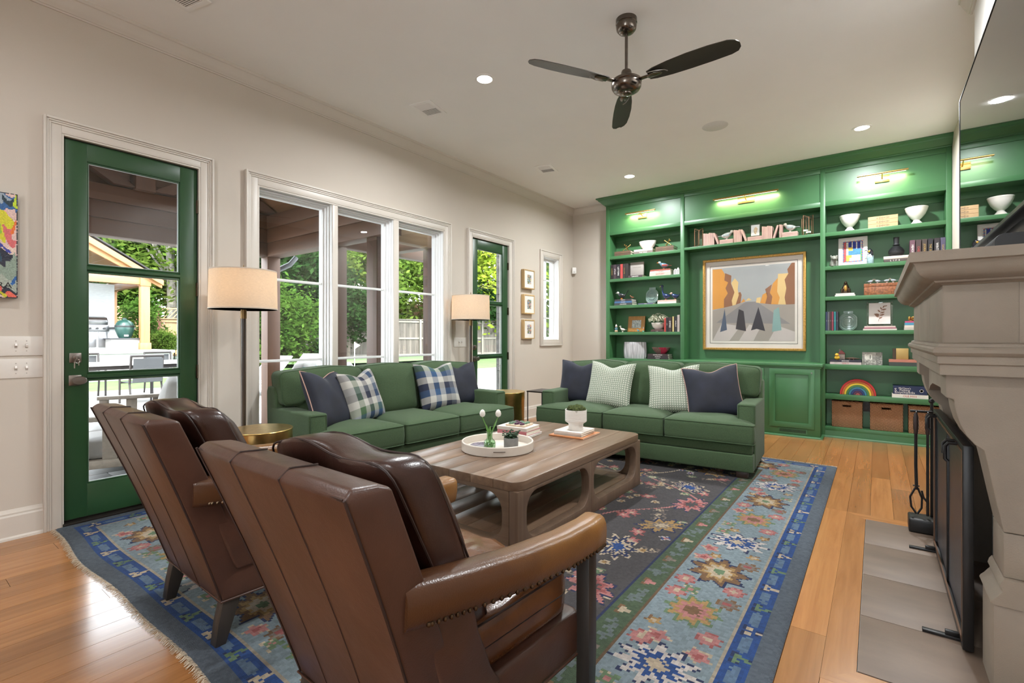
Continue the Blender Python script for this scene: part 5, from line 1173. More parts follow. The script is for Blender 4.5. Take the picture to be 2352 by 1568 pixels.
bird('painted_bird', 'deep blue wren figurine with raised tail beside the long-necked bird', (7.05, 2.325, Z3 + .054), .115, R(100), (.015, .04, .13), (.5, .35, .28), (.3, .25, .2), (.012, .02, .07), tailup=.55, perch=MATS['perch_brown'])
# fourth shelf
def gnome(name, label, y, z, h, c1, c2, c3, x=7.02):
    g = thing(name, label, 'figurine', (x, y, z + .001)); r_ = h * .2
    obj('feet', lathe([(0, 0), (r_ * .9, 0), (r_ * 1.05, h * .12), (r_ * .8, h * .24), (0, h * .24)], 16), pm('fig_%d' % int(c3[0] * 999 + c3[1] * 500), c3, .5), g)
    obj('body', lathe([(r_ * .75, h * .22), (r_ * 1.0, h * .36), (r_ * .85, h * .52), (r_ * .4, h * .6)], 16), pm('fig_%d' % int(c1[0] * 999 + c1[1] * 500 + 7), c1, .5), g)
    obj('head', sph((0, 0, h * .68), (r_ * .62, r_ * .62, h * .12), 14, 10), pm('fig_skin', (.50, .30, .20), .5), g)
    obj('hat', lathe([(r_ * .66, h * .72), (r_ * .5, h * .82), (r_ * .2, h * .95), (0, h)], 14), pm('fig_%d' % int(c2[0] * 999 + c2[1] * 500 + 13), c2, .5), g)
gnome('gnome_figurine', 'small figurine with white hat and teal coat at the corner end', 3.226, Z4, .125, (.08, .18, .22), (.62, .60, .54), (.45, .30, .18))
bird('duck_figurine', 'small white goose figurine beside the gold frame', (7.02, 3.12, Z4 + .001), .082, R(90), (.62, .55, .48), (.4, .45, .4), (.6, .3, .05), neck=.25, perch=pm('perch_white', (.55, .48, .42), .5))
gf = thing('framed_drawing', 'wide gold wooden frame with small grey drawing, leaning on the shelf', 'picture', (7.12, 2.946, Z4 + .001)); gf.rotation_euler = (0, R(10), 0)
obj('frame', frame(-.135, 0, .135, .245, .026, -.012, .012, 'x'), OAKF if False else wood('gilt_wood', (.30, .13, .03), (.48, .24, .06), 'Z', 1.5, .4), gf, bev=.004)
obj('inner_border', frame(-.112, .024, .112, .222, .038, -.006, .008, 'x'), MATS['gilt_wood'], gf)
rgp = np.random.RandomState(8); gg = gridpic(.15, .126, 12, 10, None)
obj('drawing', ([(-.003, x, z + .123) for x, y, z in gg[0]], gg[1]), PRINT, gf, smooth=0, colors=[np.array((.42, .44, .42)) * (.5 + .7 * rgp.rand()) for _ in range(120)])
bird('bird_figurine', 'tiny teal bird figurine before the gold frame', (7.0, 2.863, Z4 + .001), .045, R(75), (.06, .22, .30), (.12, .25, .3), (.4, .25, .1), perch=MATS['perch_white'])
gnome('gnome_figurine', 'tiny figurine with orange body right of the gold frame', 2.791, Z4, .078, (.45, .18, .05), (.2, .2, .2), (.12, .30, .22))
hv = thing('hydrangea_vase', 'white hydrangeas in a round white bowl vase on books', 'flower vase', (7.09, 2.585, Z4 + .036))
obj('bowl', lathe([(0, 0), (.04, 0), (.05, .004), (.085, .04), (.10, .085), (.102, .10), (.098, .10), (.09, .07), (0, .05)], 32), WHITE, hv)
PET = pm('hydrangea_petal', (.62, .62, .46), .7, var=.15, scale=50); rg = random.Random(2)
for k, (y, z, r_) in enumerate(((.105, .14, .045), (.065, .175, .05), (0.0, .185, .058), (-.06, .17, .052), (-.105, .15, .045), (.03, .145, .05), (-.03, .15, .05))):
    gs = []
    for q in range(60):
        a, e = rg.uniform(0, 2 * PI), math.asin(rg.uniform(-.5, 1)); n_ = Vector((math.cos(e) * math.cos(a), math.cos(e) * math.sin(a), math.sin(e))); c = n_ * r_
        gs.append(xf(prism([(.011, 0), (.004, .004), (0, .011), (-.004, .004), (-.011, 0), (-.004, -.004), (0, -.011), (.004, -.004)], -.001, .001, 'z'), tuple(c + Vector((rg.uniform(-.02, .03), y, z))), tuple(n_.to_track_quat('Z', 'Y').to_euler())))
    obj('bloom', join(*gs), PET, hv, smooth=0)
LEAFD = pm('hydrangea_leaf', (.02, .06, .015), .5, var=.3)
for k in range(9):
    a = k * .75; c = Vector((.06 * math.cos(a), .10 * math.sin(a), .105)); obj('leaf', xf(prism([(0, -.0), (.03, .02), (.06, .018), (.085, 0), (.06, -.018), (.03, -.02)], -.001, .001, 'z'), tuple(c * .7 + Vector((0, 0, .035))), (0, R(-5 + 12 * (k % 3)), a)), LEAFD, hv, smooth=0)
hbook(2.575, Z4, .19, .017, (.05, .03, .03), 'lower dark flat book under the hydrangea vase', 'books under the hydrangeas', title='FLORA', tcol=WHT); hbook(2.575, Z4 + .0175, .18, .017, (.11, .05, .045), 'upper reddish flat book under the hydrangea vase', 'books under the hydrangeas')
for y, t, c, tt, tc, h, lab in ((2.456, .026, (.40, .05, .04), None, None, .20, 'bright red upright book beside the hydrangeas'), (2.427, .024, (.02, .016, .018), 'CITY', WHT, .205, 'black upright book next to the bright red one'), (2.385, .050, (.035, .022, .022), 'EMPIRE', WHT, .21, 'broad dark maroon book on the fourth shelf'), (2.338, .022, (.50, .40, .18), None, None, .22, 'thin yellow upright book on the fourth shelf'), (2.302, .036, (.018, .018, .022), 'PATRIOT', WHT, .218, 'black book with white capitals beside the yellow one'), (2.262, .034, (.42, .36, .33), None, None, .24, 'tall pale book at the niche end of the fourth shelf')):
    vbook(y, Z4, h, t, c, lab, 'upright books on the fourth shelf', title=tt, tcol=tc)
# fifth shelf
rb = thing('ribbed_vase', 'wide grey and white ribbed ceramic vase low on the shelves', 'vase', (7.10, 2.952, Z5 + .001))
pr_ = []
n_ = 96
v, f = [], []
for k, (rr_, z) in enumerate(((.94, 0), (1.0, .03), (1.02, .12), (.99, .21), (.97, .245), (.93, .25), (.90, .24), (.9, .05))):
    for i in range(n_):
        a = 2 * PI * i / n_; q = rr_ * (1 + .035 * math.sin(a * 18)); v.append((.085 * q * math.cos(a), .172 * q * math.sin(a), z))
for k in range(7):
    for i in range(n_): j = (i + 1) % n_; f.append((k * n_ + i, k * n_ + j, (k + 1) * n_ + j, (k + 1) * n_ + i))
f += [tuple(range(n_)), tuple(range(7 * n_, 8 * n_))]
obj('body', (v, f), pm('grey_glaze', (.42, .42, .43), .6, var=.35, scale=12, stretch=(1, 4, .4)), rb, smooth=60)
for i, (z, t, c, tt, tc) in enumerate(((0, .020, (.03, .02, .02), 'STADIUM', WHT), (.0205, .028, (.025, .02, .022), 'WEAPON', WHT), (.049, .028, (.04, .03, .03), '500 BALLPARKS', WHT))): hbook(2.565, Z5 + z, .32 - .01 * i, t, c, ('bottom', 'middle', 'top')[i] + ' dark book in the stack under the woven bowl', 'books under the woven bowl', title=tt, tcol=tc)
wb = thing('woven_bowl', 'shallow woven bowl in grey and crimson on dark books', 'bowl', (7.09, 2.545, Z5 + .079))
obj('bowl', lathe([(0, 0), (.06, 0), (.095, .03), (.125, .07), (.14, .095), (.135, .096), (.118, .07), (.088, .034), (.05, .01), (0, .008)], 40, (0, 0), .62, 1.0), pm('woven_grey', (.16, .10, .08), .8, var=.4, scale=60, bmp=.4, bscale=120), wb)
obj('crimson_panel', lathe([(.061, .001), (.0955, .03), (.1255, .07), (.1405, .094)], 40, (0, 0), .625, 1.003), pm('crimson_weave', (.33, .015, .045), .7, var=.3, scale=50), wb)
pv = wb.children[-1].data; bm = bmesh.new(); bm.from_mesh(pv); bmesh.ops.delete(bm, geom=[q for q in bm.faces if not (-.10 < q.calc_center_median().y < -.01 and q.calc_center_median().x < 0)], context='FACES'); bm.to_mesh(pv); bm.free()

# ---------------- centre shelf: pink books, birds, lanterns
ZC = 2.459; PK = [(.46, .31, .27), (.43, .285, .25), (.48, .33, .285)]
COPPER = pm('copper_wire', (.55, .30, .18), .3, 1.)
def lantern(label, y, h):
    l = thing('glass_lantern', label, 'lantern', (7.09, y, ZC + .001), R(20), 'faceted glass lanterns'); a_ = .062
    P = [(a_ * math.cos(R(60 * k)), a_ * math.sin(R(60 * k))) for k in range(6)]
    ed = []
    for k in range(6):
        zt = h - (.03 if k % 2 else 0); zb = .0 if k % 2 == 0 else .035
        P3 = (P[k][0], P[k][1]); Q3 = P[(k + 1) % 6]; zt2 = h - (0 if k % 2 else .03); zb2 = .035 if k % 2 == 0 else .0
        ed += [tube([(P3[0], P3[1], zb), (P3[0], P3[1], zt)], .0026, 6), tube([(P3[0], P3[1], zt), (Q3[0], Q3[1], zt2)], .0026, 6), tube([(P3[0], P3[1], zb), (Q3[0], Q3[1], zb2)], .0026, 6)]
        obj('pane', ([(P3[0], P3[1], zb), (Q3[0], Q3[1], zb2), (Q3[0], Q3[1], zt2), (P3[0], P3[1], zt)], [(0, 1, 2, 3)]), glass_mat('lantern_glass', (.93, .95, .94), 0, 1.5, .06), l, smooth=0)
    obj('wire_frame', join(*ed), COPPER, l)
lantern('copper-edged glass lantern at the corner end of the pink book shelf', 2.008, .262); lantern('copper-edged glass lantern at the television end of the pink book shelf', .688, .255)
def pinks(y0, y1, n_, h, grp, where):
    t = (y0 - y1) / n_
    for k in range(n_):
        vbook(y0 - t * (k + .5), ZC, h - .004 * (k % 3), t - .0015, PK[k % 3], ('first', 'second', 'third', 'fourth', 'fifth', 'sixth')[k] + ' ' + where, grp, d=.13, x=XF + .01)
pinks(1.922, 1.778, 6, .172, 'pink books by the near lantern', 'pink upright book counted from the corner-end lantern')
lean(vbook(1.75, ZC, .165, .022, PK[1], 'pink book leaning on the first pink row', None, d=.13), R(-20), 1.715, ZC + .0095)
for i in range(3): hbook(1.621, ZC + i * .019, .172, .018, PK[i], ('bottom', 'middle', 'top')[i] + ' pink flat book under the first glazed dove', 'pink books under the first dove', d=.14)
pinks(1.531, 1.428, 5, .17, 'pink books between dove and small frame', 'pink upright book counted from the first glazed dove')
lean(vbook(1.41, ZC, .165, .022, PK[2], 'pink book leaning beside the small clear photo frame', None, d=.13), R(-20), 1.366, ZC + .0095)
for i in range(3): hbook(1.273, ZC + i * .018, .170, .017, PK[2 - i], ('bottom', 'middle', 'top')[i] + ' pink flat book under the small clear photo frame', 'pink books under the photo', d=.14)
pinks(1.190, 1.070, 6, .172, 'pink books right of the small frame', 'pink upright book counted from the small clear photo frame')
lean(vbook(1.0, ZC, .168, .02, PK[0], 'pink book leaning toward the second glazed dove', None, d=.13), R(17), 1.044, ZC + .001)
pinks(.990, .957, 2, .17, 'pink books by the second dove', 'of the two pink upright books beside the second glazed dove')
for i in range(3): hbook(.872, ZC + i * .021, .172, .020, PK[i], ('bottom', 'middle', 'top')[i] + ' pink flat book under the second glazed dove', 'pink books under the second dove', d=.14)
DV = (.48, .50, .46)
bird('ceramic_dove', 'pale glazed dove on pink books facing the niche end', (7.07, 1.63, ZC + .058), .14, R(-75), DV, (.5, .47, .38), (.4, .36, .28), (.33, .40, .42), perch=pm('perch_cel', (.45, .47, .42), .3))
bird('ceramic_dove', 'pale glazed dove on pink books facing the corner end', (7.07, .875, ZC + .064), .14, R(70), DV, (.52, .47, .36), (.4, .36, .28), (.36, .42, .43), perch=MATS['perch_cel'])
pf = thing('framed_photo', 'small clear frame with a pale portrait photo on pink books', 'picture', (7.03, 1.272, ZC + .0555)); pf.rotation_euler = (0, R(5), 0)
obj('block', box(0, -.066, 0, .018, .066, .172), glass_mat('acrylic', (.94, .97, .97), 0, 1.49, .05), pf, bev=.002)
obj('photo', box(.004, -.05, .014, .006, .05, .158), pm('pale_photo', (.66, .63, .60), .5, var=.12, scale=20), pf, smooth=0)
obj('portrait', join(prism([(.012, .05), (.02, .09), (.005, .125), (-.012, .13), (-.03, .10), (-.018, .06), (-.004, .03)], .0025, .0035, 'x')), pm('portrait_tone', (.50, .36, .22), .6, var=.4, scale=40), pf, smooth=0)

# ---------------- right unit
Q1, Q2, Q3_, Q4, Q5, Q6, Q7 = SR
def urn(label, y):
    u = thing('pedestal_bowl', label, 'bowl', (7.10, y, Q1 + .001), 0, 'white pedestal bowls')
    obj('foot', lathe([(0, 0), (.058, 0), (.06, .006), (.048, .022), (.032, .042), (.027, .055), (0, .055)], 36), WHITE, u)
    obj('cup', lathe([(0, .052), (.028, .055), (.05, .075), (.078, .115), (.096, .16), (.101, .182), (.1035, .186), (.1035, .195), (.099, .197), (.094, .188), (.088, .155), (.07, .115), (.04, .08), (0, .07)], 40), WHITE, u)
urn('white pedestal bowl on the top shelf beside the niche', .255); urn('white pedestal bowl on the top shelf by the television', -.362)
GB = pm('gilt_tan_cover', (.36, .22, .10), .5, .2, var=.3, scale=30)
for i in range(3):
    b = hbook(-.06, Q1 + i * .0435, .272, .042, (.42, .28, .14), ('bottom', 'middle', 'top')[i] + ' tan book with ornate gilt spine between the pedestal bowls', 'ornate gilt books', title='o:||o|o:||o', tcol=BLKT)
dg = thing('bulldog_figurine', 'grey seated bulldog figurine beside the bright framed painting', 'figurine', (7.02, .41, Q2 + .001), R(195))
GS = pm('grey_stoneware', (.20, .21, .18), .4, var=.3, scale=30)
obj('body', loft([[(x + .032 * r_ * math.cos(q * PI / 6), .042 * r_ * math.sin(q * PI / 6), z) for q in range(12)] for x, r_, z in ((-.005, .95, 0), (-.005, 1.05, .02), (0, .95, .05), (.008, .75, .075), (.012, .5, .09))]), GS, dg, smooth=70)
h = obj('head', sph((.022, 0, .095), (.034, .036, .030), 16, 10), GS, dg)
obj('muzzle', sph((.05, 0, .085), (.016, .024, .016), 12, 8), GS, h); obj('ear', join(*[sph((.012, s_ * .03, .118), (.008, .010, .013), 8, 6) for s_ in (-1, 1)]), GS, h)
obj('paw', join(*[lathe([(.013, 0), (.015, .01), (.012, .05), (0, .055)], 10, (.035, s_ * .022)) for s_ in (-1, 1)]), GS, dg); obj('tail', sph((-.045, .02, .012), (.018, .012, .012), 8, 6), GS, dg)
fp = thing('framed_painting', 'white-framed bright abstract painting in yellow, blue and red', 'picture', (7.09, .225, Q2 + .001)); fp.rotation_euler = (0, R(7), 0)
obj('frame', frame(-.143, 0, .143, .345, .036, -.01, .012, 'x'), pm('white_frame', (.66, .63, .60), .5), fp, bev=.003)
pc = []
for j in range(26):
    for i in range(20):
        u, w_ = i / 19, j / 25; c = (.62, .58, .50)
        if w_ < .35 and u < .45: c = (.60, .45, .06)
        if w_ < .22 and u > .35: c = (.62, .52, .46)
        if .35 < w_ < .62 and u > .3: c = (.05, .22, .38)
        if w_ > .62 and u > .25 and (int(u * 14) % 3): c = (.015, .03, .24)
        if u < .16: c = (.42, .06, .06)
        if u > .85 and w_ < .6: c = (.10, .36, .10)
        if .3 < u < .5 and .55 < w_ < .7: c = (.62, .40, .05)
        if (i in (1, 18) or j in (1, 24)): c = (.05, .12, .30) if (i + j) % 3 else (.5, .08, .06)
        if i in (0, 19) or j in (0, 25): c = (.62, .60, .55)
        pc.append(np.array(c) * random.uniform(.8, 1.15))
gg = gridpic(.216, .275, 20, 26, None); obj('painting', ([(-.002, -x, z + .172) for x, y, z in gg[0]], [q for q in gg[1]]), attr_mat('gouache', .6, .2, 100), fp, smooth=0, colors=pc)
pg = thing('penguin_bottle', 'penguin-topped bottle with pale blue body beside the white frame', 'figurine', (7.03, .055, Q2 + .001), R(95))
obj('body', lathe([(0, 0), (.030, 0), (.034, .006), (.033, .09), (.026, .105), (.02, .112), (0, .115)], 24), pm('pale_blue_glaze', (.30, .42, .46), .25, var=.3, scale=40), pg)
h = obj('head', loft([[(x + .024 * r_ * math.cos(q * PI / 6), .022 * r_ * math.sin(q * PI / 6), z) for q in range(12)] for x, r_, z in ((0, .9, .11), (0, 1.1, .125), (.002, 1.05, .145), (.004, .8, .163), (.004, .3, .174))]), pm('penguin_black', (.012, .012, .016), .25), pg, smooth=70)
obj('beak', tube([(.02, 0, .155), (.045, 0, .157), (.06, 0, .15)], [.008, .005, .001], 8), MATS['penguin_black'], h); obj('cheek', join(*[sph((.012, s_ * .018, .143), (.012, .006, .012), 10, 8) for s_ in (-1, 1)]), pm('penguin_yellow', (.62, .36, .03), .4), h); obj('throat', sph((.014, 0, .122), (.016, .018, .012), 10, 8), WHITE, h)
obj('flipper', join(*[xf(box(-.01, -.003, -.05, .01, .003, .03), (-.014, s_ * .03, .11), (s_ * R(-12), 0, 0)) for s_ in (-1, 1)]), MATS['penguin_black'], pg, bev=.002)
wbx = thing('lidded_box', 'pale box with dark lettered base under the black ribbed vase', 'box', (7.0, -.19, Q2 + .001))
obj('base', box(0, -.12, 0, .17, .12, .032), pm('box_dark', (.075, .055, .05), .5), wbx, bev=.002); obj('lid', box(-.003, -.123, .032, .173, .123, .066), pm('box_blush', (.56, .46, .41), .5), wbx, bev=.003)
text('lettering', 'L  I  F  E', .026, (-.0012, .02, .015), (R(90), 0, R(-90)), WHT, wbx, .0003)
bv = thing('black_vase', 'matte black ribbed bottle vase on the pale box', 'vase', (7.08, -.183, Q2 + .068))
prof = [(0, 0), (.045, 0), (.055, .005)]
for k in range(11): z = .01 + k * .0105; q = .069 * math.sin(PI * min(1, .28 + k * .062)) + .002; prof += [(q, z), (q + .003, z + .005), (q, z + .0095)]
prof += [(.035, .13), (.025, .14), (.023, .15), (.024, .165), (.026, .21), (.028, .218), (.024, .218), (.02, .15), (0, .15)]
obj('body', lathe(prof, 36), pm('matte_black', (.014, .015, .017), .6), bv, smooth=60)
for y, t, c, tt, tc, lab in ((-.322, .044, (.12, .055, .075), 'MEMOIRS', WHT, 'plum upright book next to the black vase'), (-.374, .046, (.05, .025, .03), 'CHEF', REDT, 'maroon upright book with red title'), (-.425, .042, (.05, .035, .03), 'JOURNEY', GOLDT, 'brown upright book with gilt title'), (-.474, .042, (.018, .016, .02), 'THE SEA', GOLDT, 'black upright book with bright gilt title'), (-.529, .048, (.022, .02, .03), 'WINTER', WHT, 'black upright book with white title'), (-.578, .040, (.08, .07, .12), 'SAGA', GOLDT, 'purple-grey upright book at the end by the television')):
    vbook(y, Q2, .225, t, c, lab, 'upright books by the television', title=tt, tcol=tc)
for i, (z, w) in enumerate(((0, .20), (.018, .185))): hbook(.297, Q3_ + z, w, .017, (.62, .58, .54), ('lower', 'upper')[i] + ' white flat book under the bronze seated figure', 'white books under the bronze figure')
bz = thing('bronze_figure', 'dark bronze seated animal figure with gold front on white books', 'figurine', (7.06, .293, Q3_ + .036), R(180)); BZ = pm('dark_bronze', (.06, .04, .025), .3, .8, var=.4, scale=25)
obj('body', loft([[(x + .04 * r_ * math.cos(q * PI / 6), .05 * r_ * math.sin(q * PI / 6), z) for q in range(12)] for x, r_, z in ((0, 1.0, 0), (0, 1.02, .02), (0, .8, .055), (.002, .55, .09), (.006, .4, .11))]), BZ, bz, smooth=70)
obj('head', loft([[(x + .02 * r_ * math.cos(q * PI / 6), .017 * r_ * math.sin(q * PI / 6), z) for q in range(12)] for x, r_, z in ((.004, .95, .105), (.01, 1.1, .12), (.012, .8, .135), (.012, .3, .145))]), BZ, bz, smooth=70)
obj('chest', sph((.03, 0, .055), (.014, .018, .04), 12, 8), GOLD, bz); obj('knee', join(*[sph((.032, s_ * .035, .03), (.018, .016, .032), 10, 8) for s_ in (-1, 1)]), BZ, bz)
bx_ = thing('burl_box', 'long reddish burl wood box carrying four small birds', 'box', (7.03, -.045, Q3_ + .001))
BURL = pm('burl_wood', (.24, .085, .035), .4, var=.5, scale=45, bmp=.1); obj('base', box(0, -.16, 0, .15, .16, .095), BURL, bx_, bev=.003); obj('lid', box(-.002, -.162, .097, .152, .162, .135), BURL, bx_, bev=.003)
for i, (y, a, l_) in enumerate(((.053, -80, 'first from the niche, looking right'), (-.011, 75, 'second from the niche, looking left'), (-.098, -75, 'third from the niche, looking right'), (-.154, 80, 'nearest the mantel, looking left'))):
    bird('small_bird', 'tiny pale blue-grey bird on the burl box, ' + l_, (7.07, y, Q3_ + .1375), .058, R(a), (.42, .45, .43), (.48, .46, .38), (.35, .33, .3), (.26, .33, .40), perch=MATS['perch_cel'], group='birds on the burl box')
for y, c, tt, lab in ((.481, (.02, .03, .08), None, 'navy'), (.461, (.10, .10, .11), None, 'grey'), (.441, (.045, .02, .02), None, 'dark maroon'), (.420, (.20, .03, .05), None, 'crimson'), (.397, (.02, .18, .19), None, 'teal'), (.375, (.025, .025, .04), None, 'black')):
    vbook(y, Q4, .226, .0185, c, lab + ' slim upright book in the row by the niche, fourth shelf', 'slim books by the niche', title='I I I', tcol=WHT)
gdish('greenish glass dish standing upright on the fourth shelf by slim books', .272, Q4, .98)
for i, (z, w, c) in enumerate(((0, .31, (.55, .50, .44)), (.0175, .30, (.33, .10, .15)), (.031, .285, (.60, .47, .43)))): hbook(-.032, Q4 + z, w, (.017, .013, .017)[i], c, ('bottom pale', 'middle magenta', 'top blush')[i] + ' flat book under the botanical print', 'books under the botanical print')
af = thing('botanical_print', 'clear frame with a brown leaf drawing standing on flat books', 'picture', (7.06, -.03, Q4 + .05)); af.rotation_euler = (0, R(6), 0)
obj('acrylic_block', box(.006, -.121, 0, .024, .121, .285), glass_mat('acrylic'), af, bev=.002); obj('paper', box(.003, -.1, .024, .0055, .1, .27), pm('cream_paper', (.60, .56, .53), .8), af, smooth=0)
obj('corner_bolt', join(*[sph((.004, s_ * .113, z), .005, 8, 6) for s_ in (-1, 1) for z in (.01, .275)]), NICKEL, af)
INKL = pm('sepia_ink', (.24, .135, .095), .8); obj('leaf_stem', tube([(.002, .01, .055), (.002, .0, .10), (.002, -.012, .16), (.002, -.03, .215), (.002, -.05, .235)], .0016, 5), INKL, af)
for y, z, a, l_ in ((.005, .085, 35, .04), (.003, .10, 145, .045), (-.003, .12, 25, .05), (-.002, .13, 160, .045), (-.008, .15, 20, .045), (-.008, .16, 130, .04), (-.018, .185, 15, .05), (-.02, .19, 110, .035), (-.03, .21, 60, .035), (-.045, .228, 20, .03), (.0, .115, 150, .06)):
    A = R(a); dy, dz = -math.cos(A), math.sin(A); p = [(y + dy * l_ * t - dz * w * l_, z + dz * l_ * t + dy * w * l_) for t, w in ((0, 0), (.35, .2), (.7, .16), (1, 0), (.7, -.16), (.35, -.2))]
    obj('leaf', prism(p, .0015, .0028, 'x'), INKL, af, smooth=0)
for i, (z, t, c) in enumerate(((0, .026, (.48, .42, .38)), (.0265, .026, (.62, .55, .48)), (.053, .028, (.06, .25, .38)), (.0815, .018, (.45, .06, .15)))): hbook(-.345, Q4 + z, .19 - .005 * i, t, c, ('grey bottom', 'cream second', 'sky blue third', 'magenta top')[i] + ' flat book half hidden by the mantel', 'flat books by the mantel')
gk = thing('gold_knot', 'small gold knot ornament on the books by the mantel', 'ornament', (7.05, -.31, Q4 + .101)); obj('knot', tube([(.02 * math.sin(t) + .012 * math.sin(2 * t), .02 * math.cos(t) - .012 * math.cos(2 * t), .03 + .015 * math.sin(3 * t)) for t in [i * 2 * PI / 30 for i in range(30)]], .008, 8, True), GOLD, gk)
obj('stand', cyl(0, 0, 0, .012, .014, 12), GOLD, gk)
# fifth shelf right
for i, (z, t, c, tt) in enumerate(((0, .028, (.50, .42, .40), 'QUILTS'), (.0285, .026, (.03, .03, .035), 'BRIDGES'))): hbook(.293, Q5 + z, .31, t, c, ('pale lower', 'black upper')[i] + ' flat book under the yellow duck', 'books under the duck', title=tt, tcol=(REDT, WHT)[i])
dk = thing('rubber_duck', 'small yellow bath duck on flat books', 'toy', (7.01, .375, Q5 + .0555), R(170)); YL_ = pm('duck_yellow', (.62, .40, .03), .35)
obj('body', sph((0, 0, .024), (.034, .028, .024), 18, 12), YL_, dk); h = obj('head', sph((.014, 0, .058), (.02, .02, .02), 16, 10), YL_, dk); obj('bill', sph((.036, 0, .054), (.012, .012, .005), 10, 6), pm('duck_orange', (.5, .14, .02), .4), h); obj('tail', sph((-.034, 0, .034), (.012, .012, .010), 8, 6), YL_, dk)
lh = thing('cottage_ornament', 'small cottage ornament with red roof behind the duck', 'ornament', (7.08, .335, Q5 + .0555)); obj('walls', box(-.025, -.034, 0, .025, .034, .07), pm('cottage_stone', (.22, .18, .15), .8, var=.3, scale=60), lh, bev=.002); obj('roof', prism([(-.04, .07), (.04, .07), (.0, .115)], -.03, .03, 'x'), pm('cottage_roof', (.16, .035, .035), .7), lh); obj('chimney', box(-.005, .012, .09, .008, .024, .125), MATS['cottage_stone'], lh)
cr = thing('carved_crocodile', 'dark carved wood crocodile lying on flat books', 'ornament', (7.08, .23, Q5 + .0555)); obj('body', loft([[(.016 * r_ * math.cos(q * PI / 5), y, .016 + .014 * r_ * math.sin(q * PI / 5)) for q in range(10)] for y, r_ in ((.07, .35), (.045, .7), (.02, 1.0), (-.01, 1.0), (-.035, .6), (-.075, .2))]), pm('carved_wood', (.07, .035, .015), .5, var=.4, scale=60), cr, smooth=60); obj('leg', join(*[box(sx * .012, y - .005, 0, sx * .028, y + .005, .014) for sx in (-1, 1) for y in (.025, -.015)]), MATS['carved_wood'], cr)
ph = thing('photo_print', 'unframed grey photo print leaning beside the flat books', 'picture', (7.06, .038, Q5 + .001)); ph.rotation_euler = (0, R(10), 0)
pcs = []
rg_ = np.random.RandomState(3)
for j in range(12):
    for i in range(16):
        u, w_ = i / 15, j / 11; c = .18
        if w_ > .72: c = .30
        if .12 < u < .5 and .45 < w_ < .85: c = .5
        if .36 < u < .46 and .5 < w_ < .75: c = .12
        if w_ < .4: c = .14 + .2 * rg_.rand()
        if u > .68: c = .10 + .14 * rg_.rand()
        pcs.append(np.array((1.05, 1.0, .88)) * c * rg_.uniform(.8, 1.2))
gg = gridpic(.19, .15, 16, 12, None); obj('print', ([(-.0015, -x, z + .075) for x, y, z in gg[0]], gg[1]), PRINT, ph, smooth=0, colors=pcs); obj('backing', box(0, -.095, 0, .004, .095, .15), pm('grey_card', (.3, .3, .28), .8), ph)
for i, (z, t, c) in enumerate(((0, .042, (.04, .05, .045)), (.0425, .030, (.42, .16, .11)))): hbook(-.25, Q5 + z, .27, t, c, ('dark green lower', 'coral upper')[i] + ' flat book under the gold box', 'books under the gold box')
gx = thing('gold_box', 'square gold box standing on flat books near the mantel', 'box', (7.03, -.235, Q5 + .074)); obj('box', box(0, -.055, 0, .06, .055, .125), pm('gold_card', (.42, .29, .10), .45, .3), gx, bev=.003); obj('side_slip', box(.002, .056, 0, .058, .085, .122), pm('brown_slip', (.05, .03, .015), .6), gx)
# rainbow, sixth shelf
rn = thing('rainbow_stacker', 'wooden rainbow stacking toy on the lower shelf', 'toy', (7.03, .175, Q6 + .001))
RB = [(.42, .02, .02), (.45, .10, .02), (.60, .42, .03), (.05, .16, .05), (.03, .14, .22), (.015, .03, .12), (.08, .02, .06), (.33, .07, .06)]
for k, c in enumerate(RB):
    ro, ri = 1 - k * .125, 1 - (k + 1) * .125 + .012; n_ = 20; A = .176; B_ = .186
    o_ = [(A * ro * math.cos(PI * i / n_), B_ * ro * math.sin(PI * i / n_)) for i in range(n_ + 1)]; i_ = [(A * max(ri, 0) * math.cos(PI * i / n_), B_ * max(ri, 0) * math.sin(PI * i / n_)) for i in range(n_, -1, -1)]
    obj('arch', prism(o_ + (i_ if k < 7 else []), 0, .055, 'x'), pm('rainbow_%d' % k, c, .5), rn, bev=.0015, seg=1)
hbook(-.30, Q6, .315, .042, (.66, .62, .56), 'white flat book with red lettering under the big blue book', None, title='OLE MISS', tcol=REDT)
b = hbook(-.30, Q6 + .0425, .295, .092, (.010, .020, .065), 'thick navy flat book with white title above the white book', None)
for zz, tt, sz in ((.066, "McClane's", .026), (.044, 'Fishing', .034), (.020, 'Encyclopedia', .034)): text('lettering', tt, sz, (-.0018, .045, zz), (R(90), 0, R(-90)), WHT, b, .0003)
text('lettering', 'S', .05, (-.0018, .125, .045), (R(90), 0, R(-90)), WHT, b, .0003); obj('seal', xf(lathe([(.014, 0), (.017, 0), (.017, .0006), (.014, .0006), (.014, 0)], 20), (-.001, -.10, .045), (0, R(-90), 0)), WHT, b)
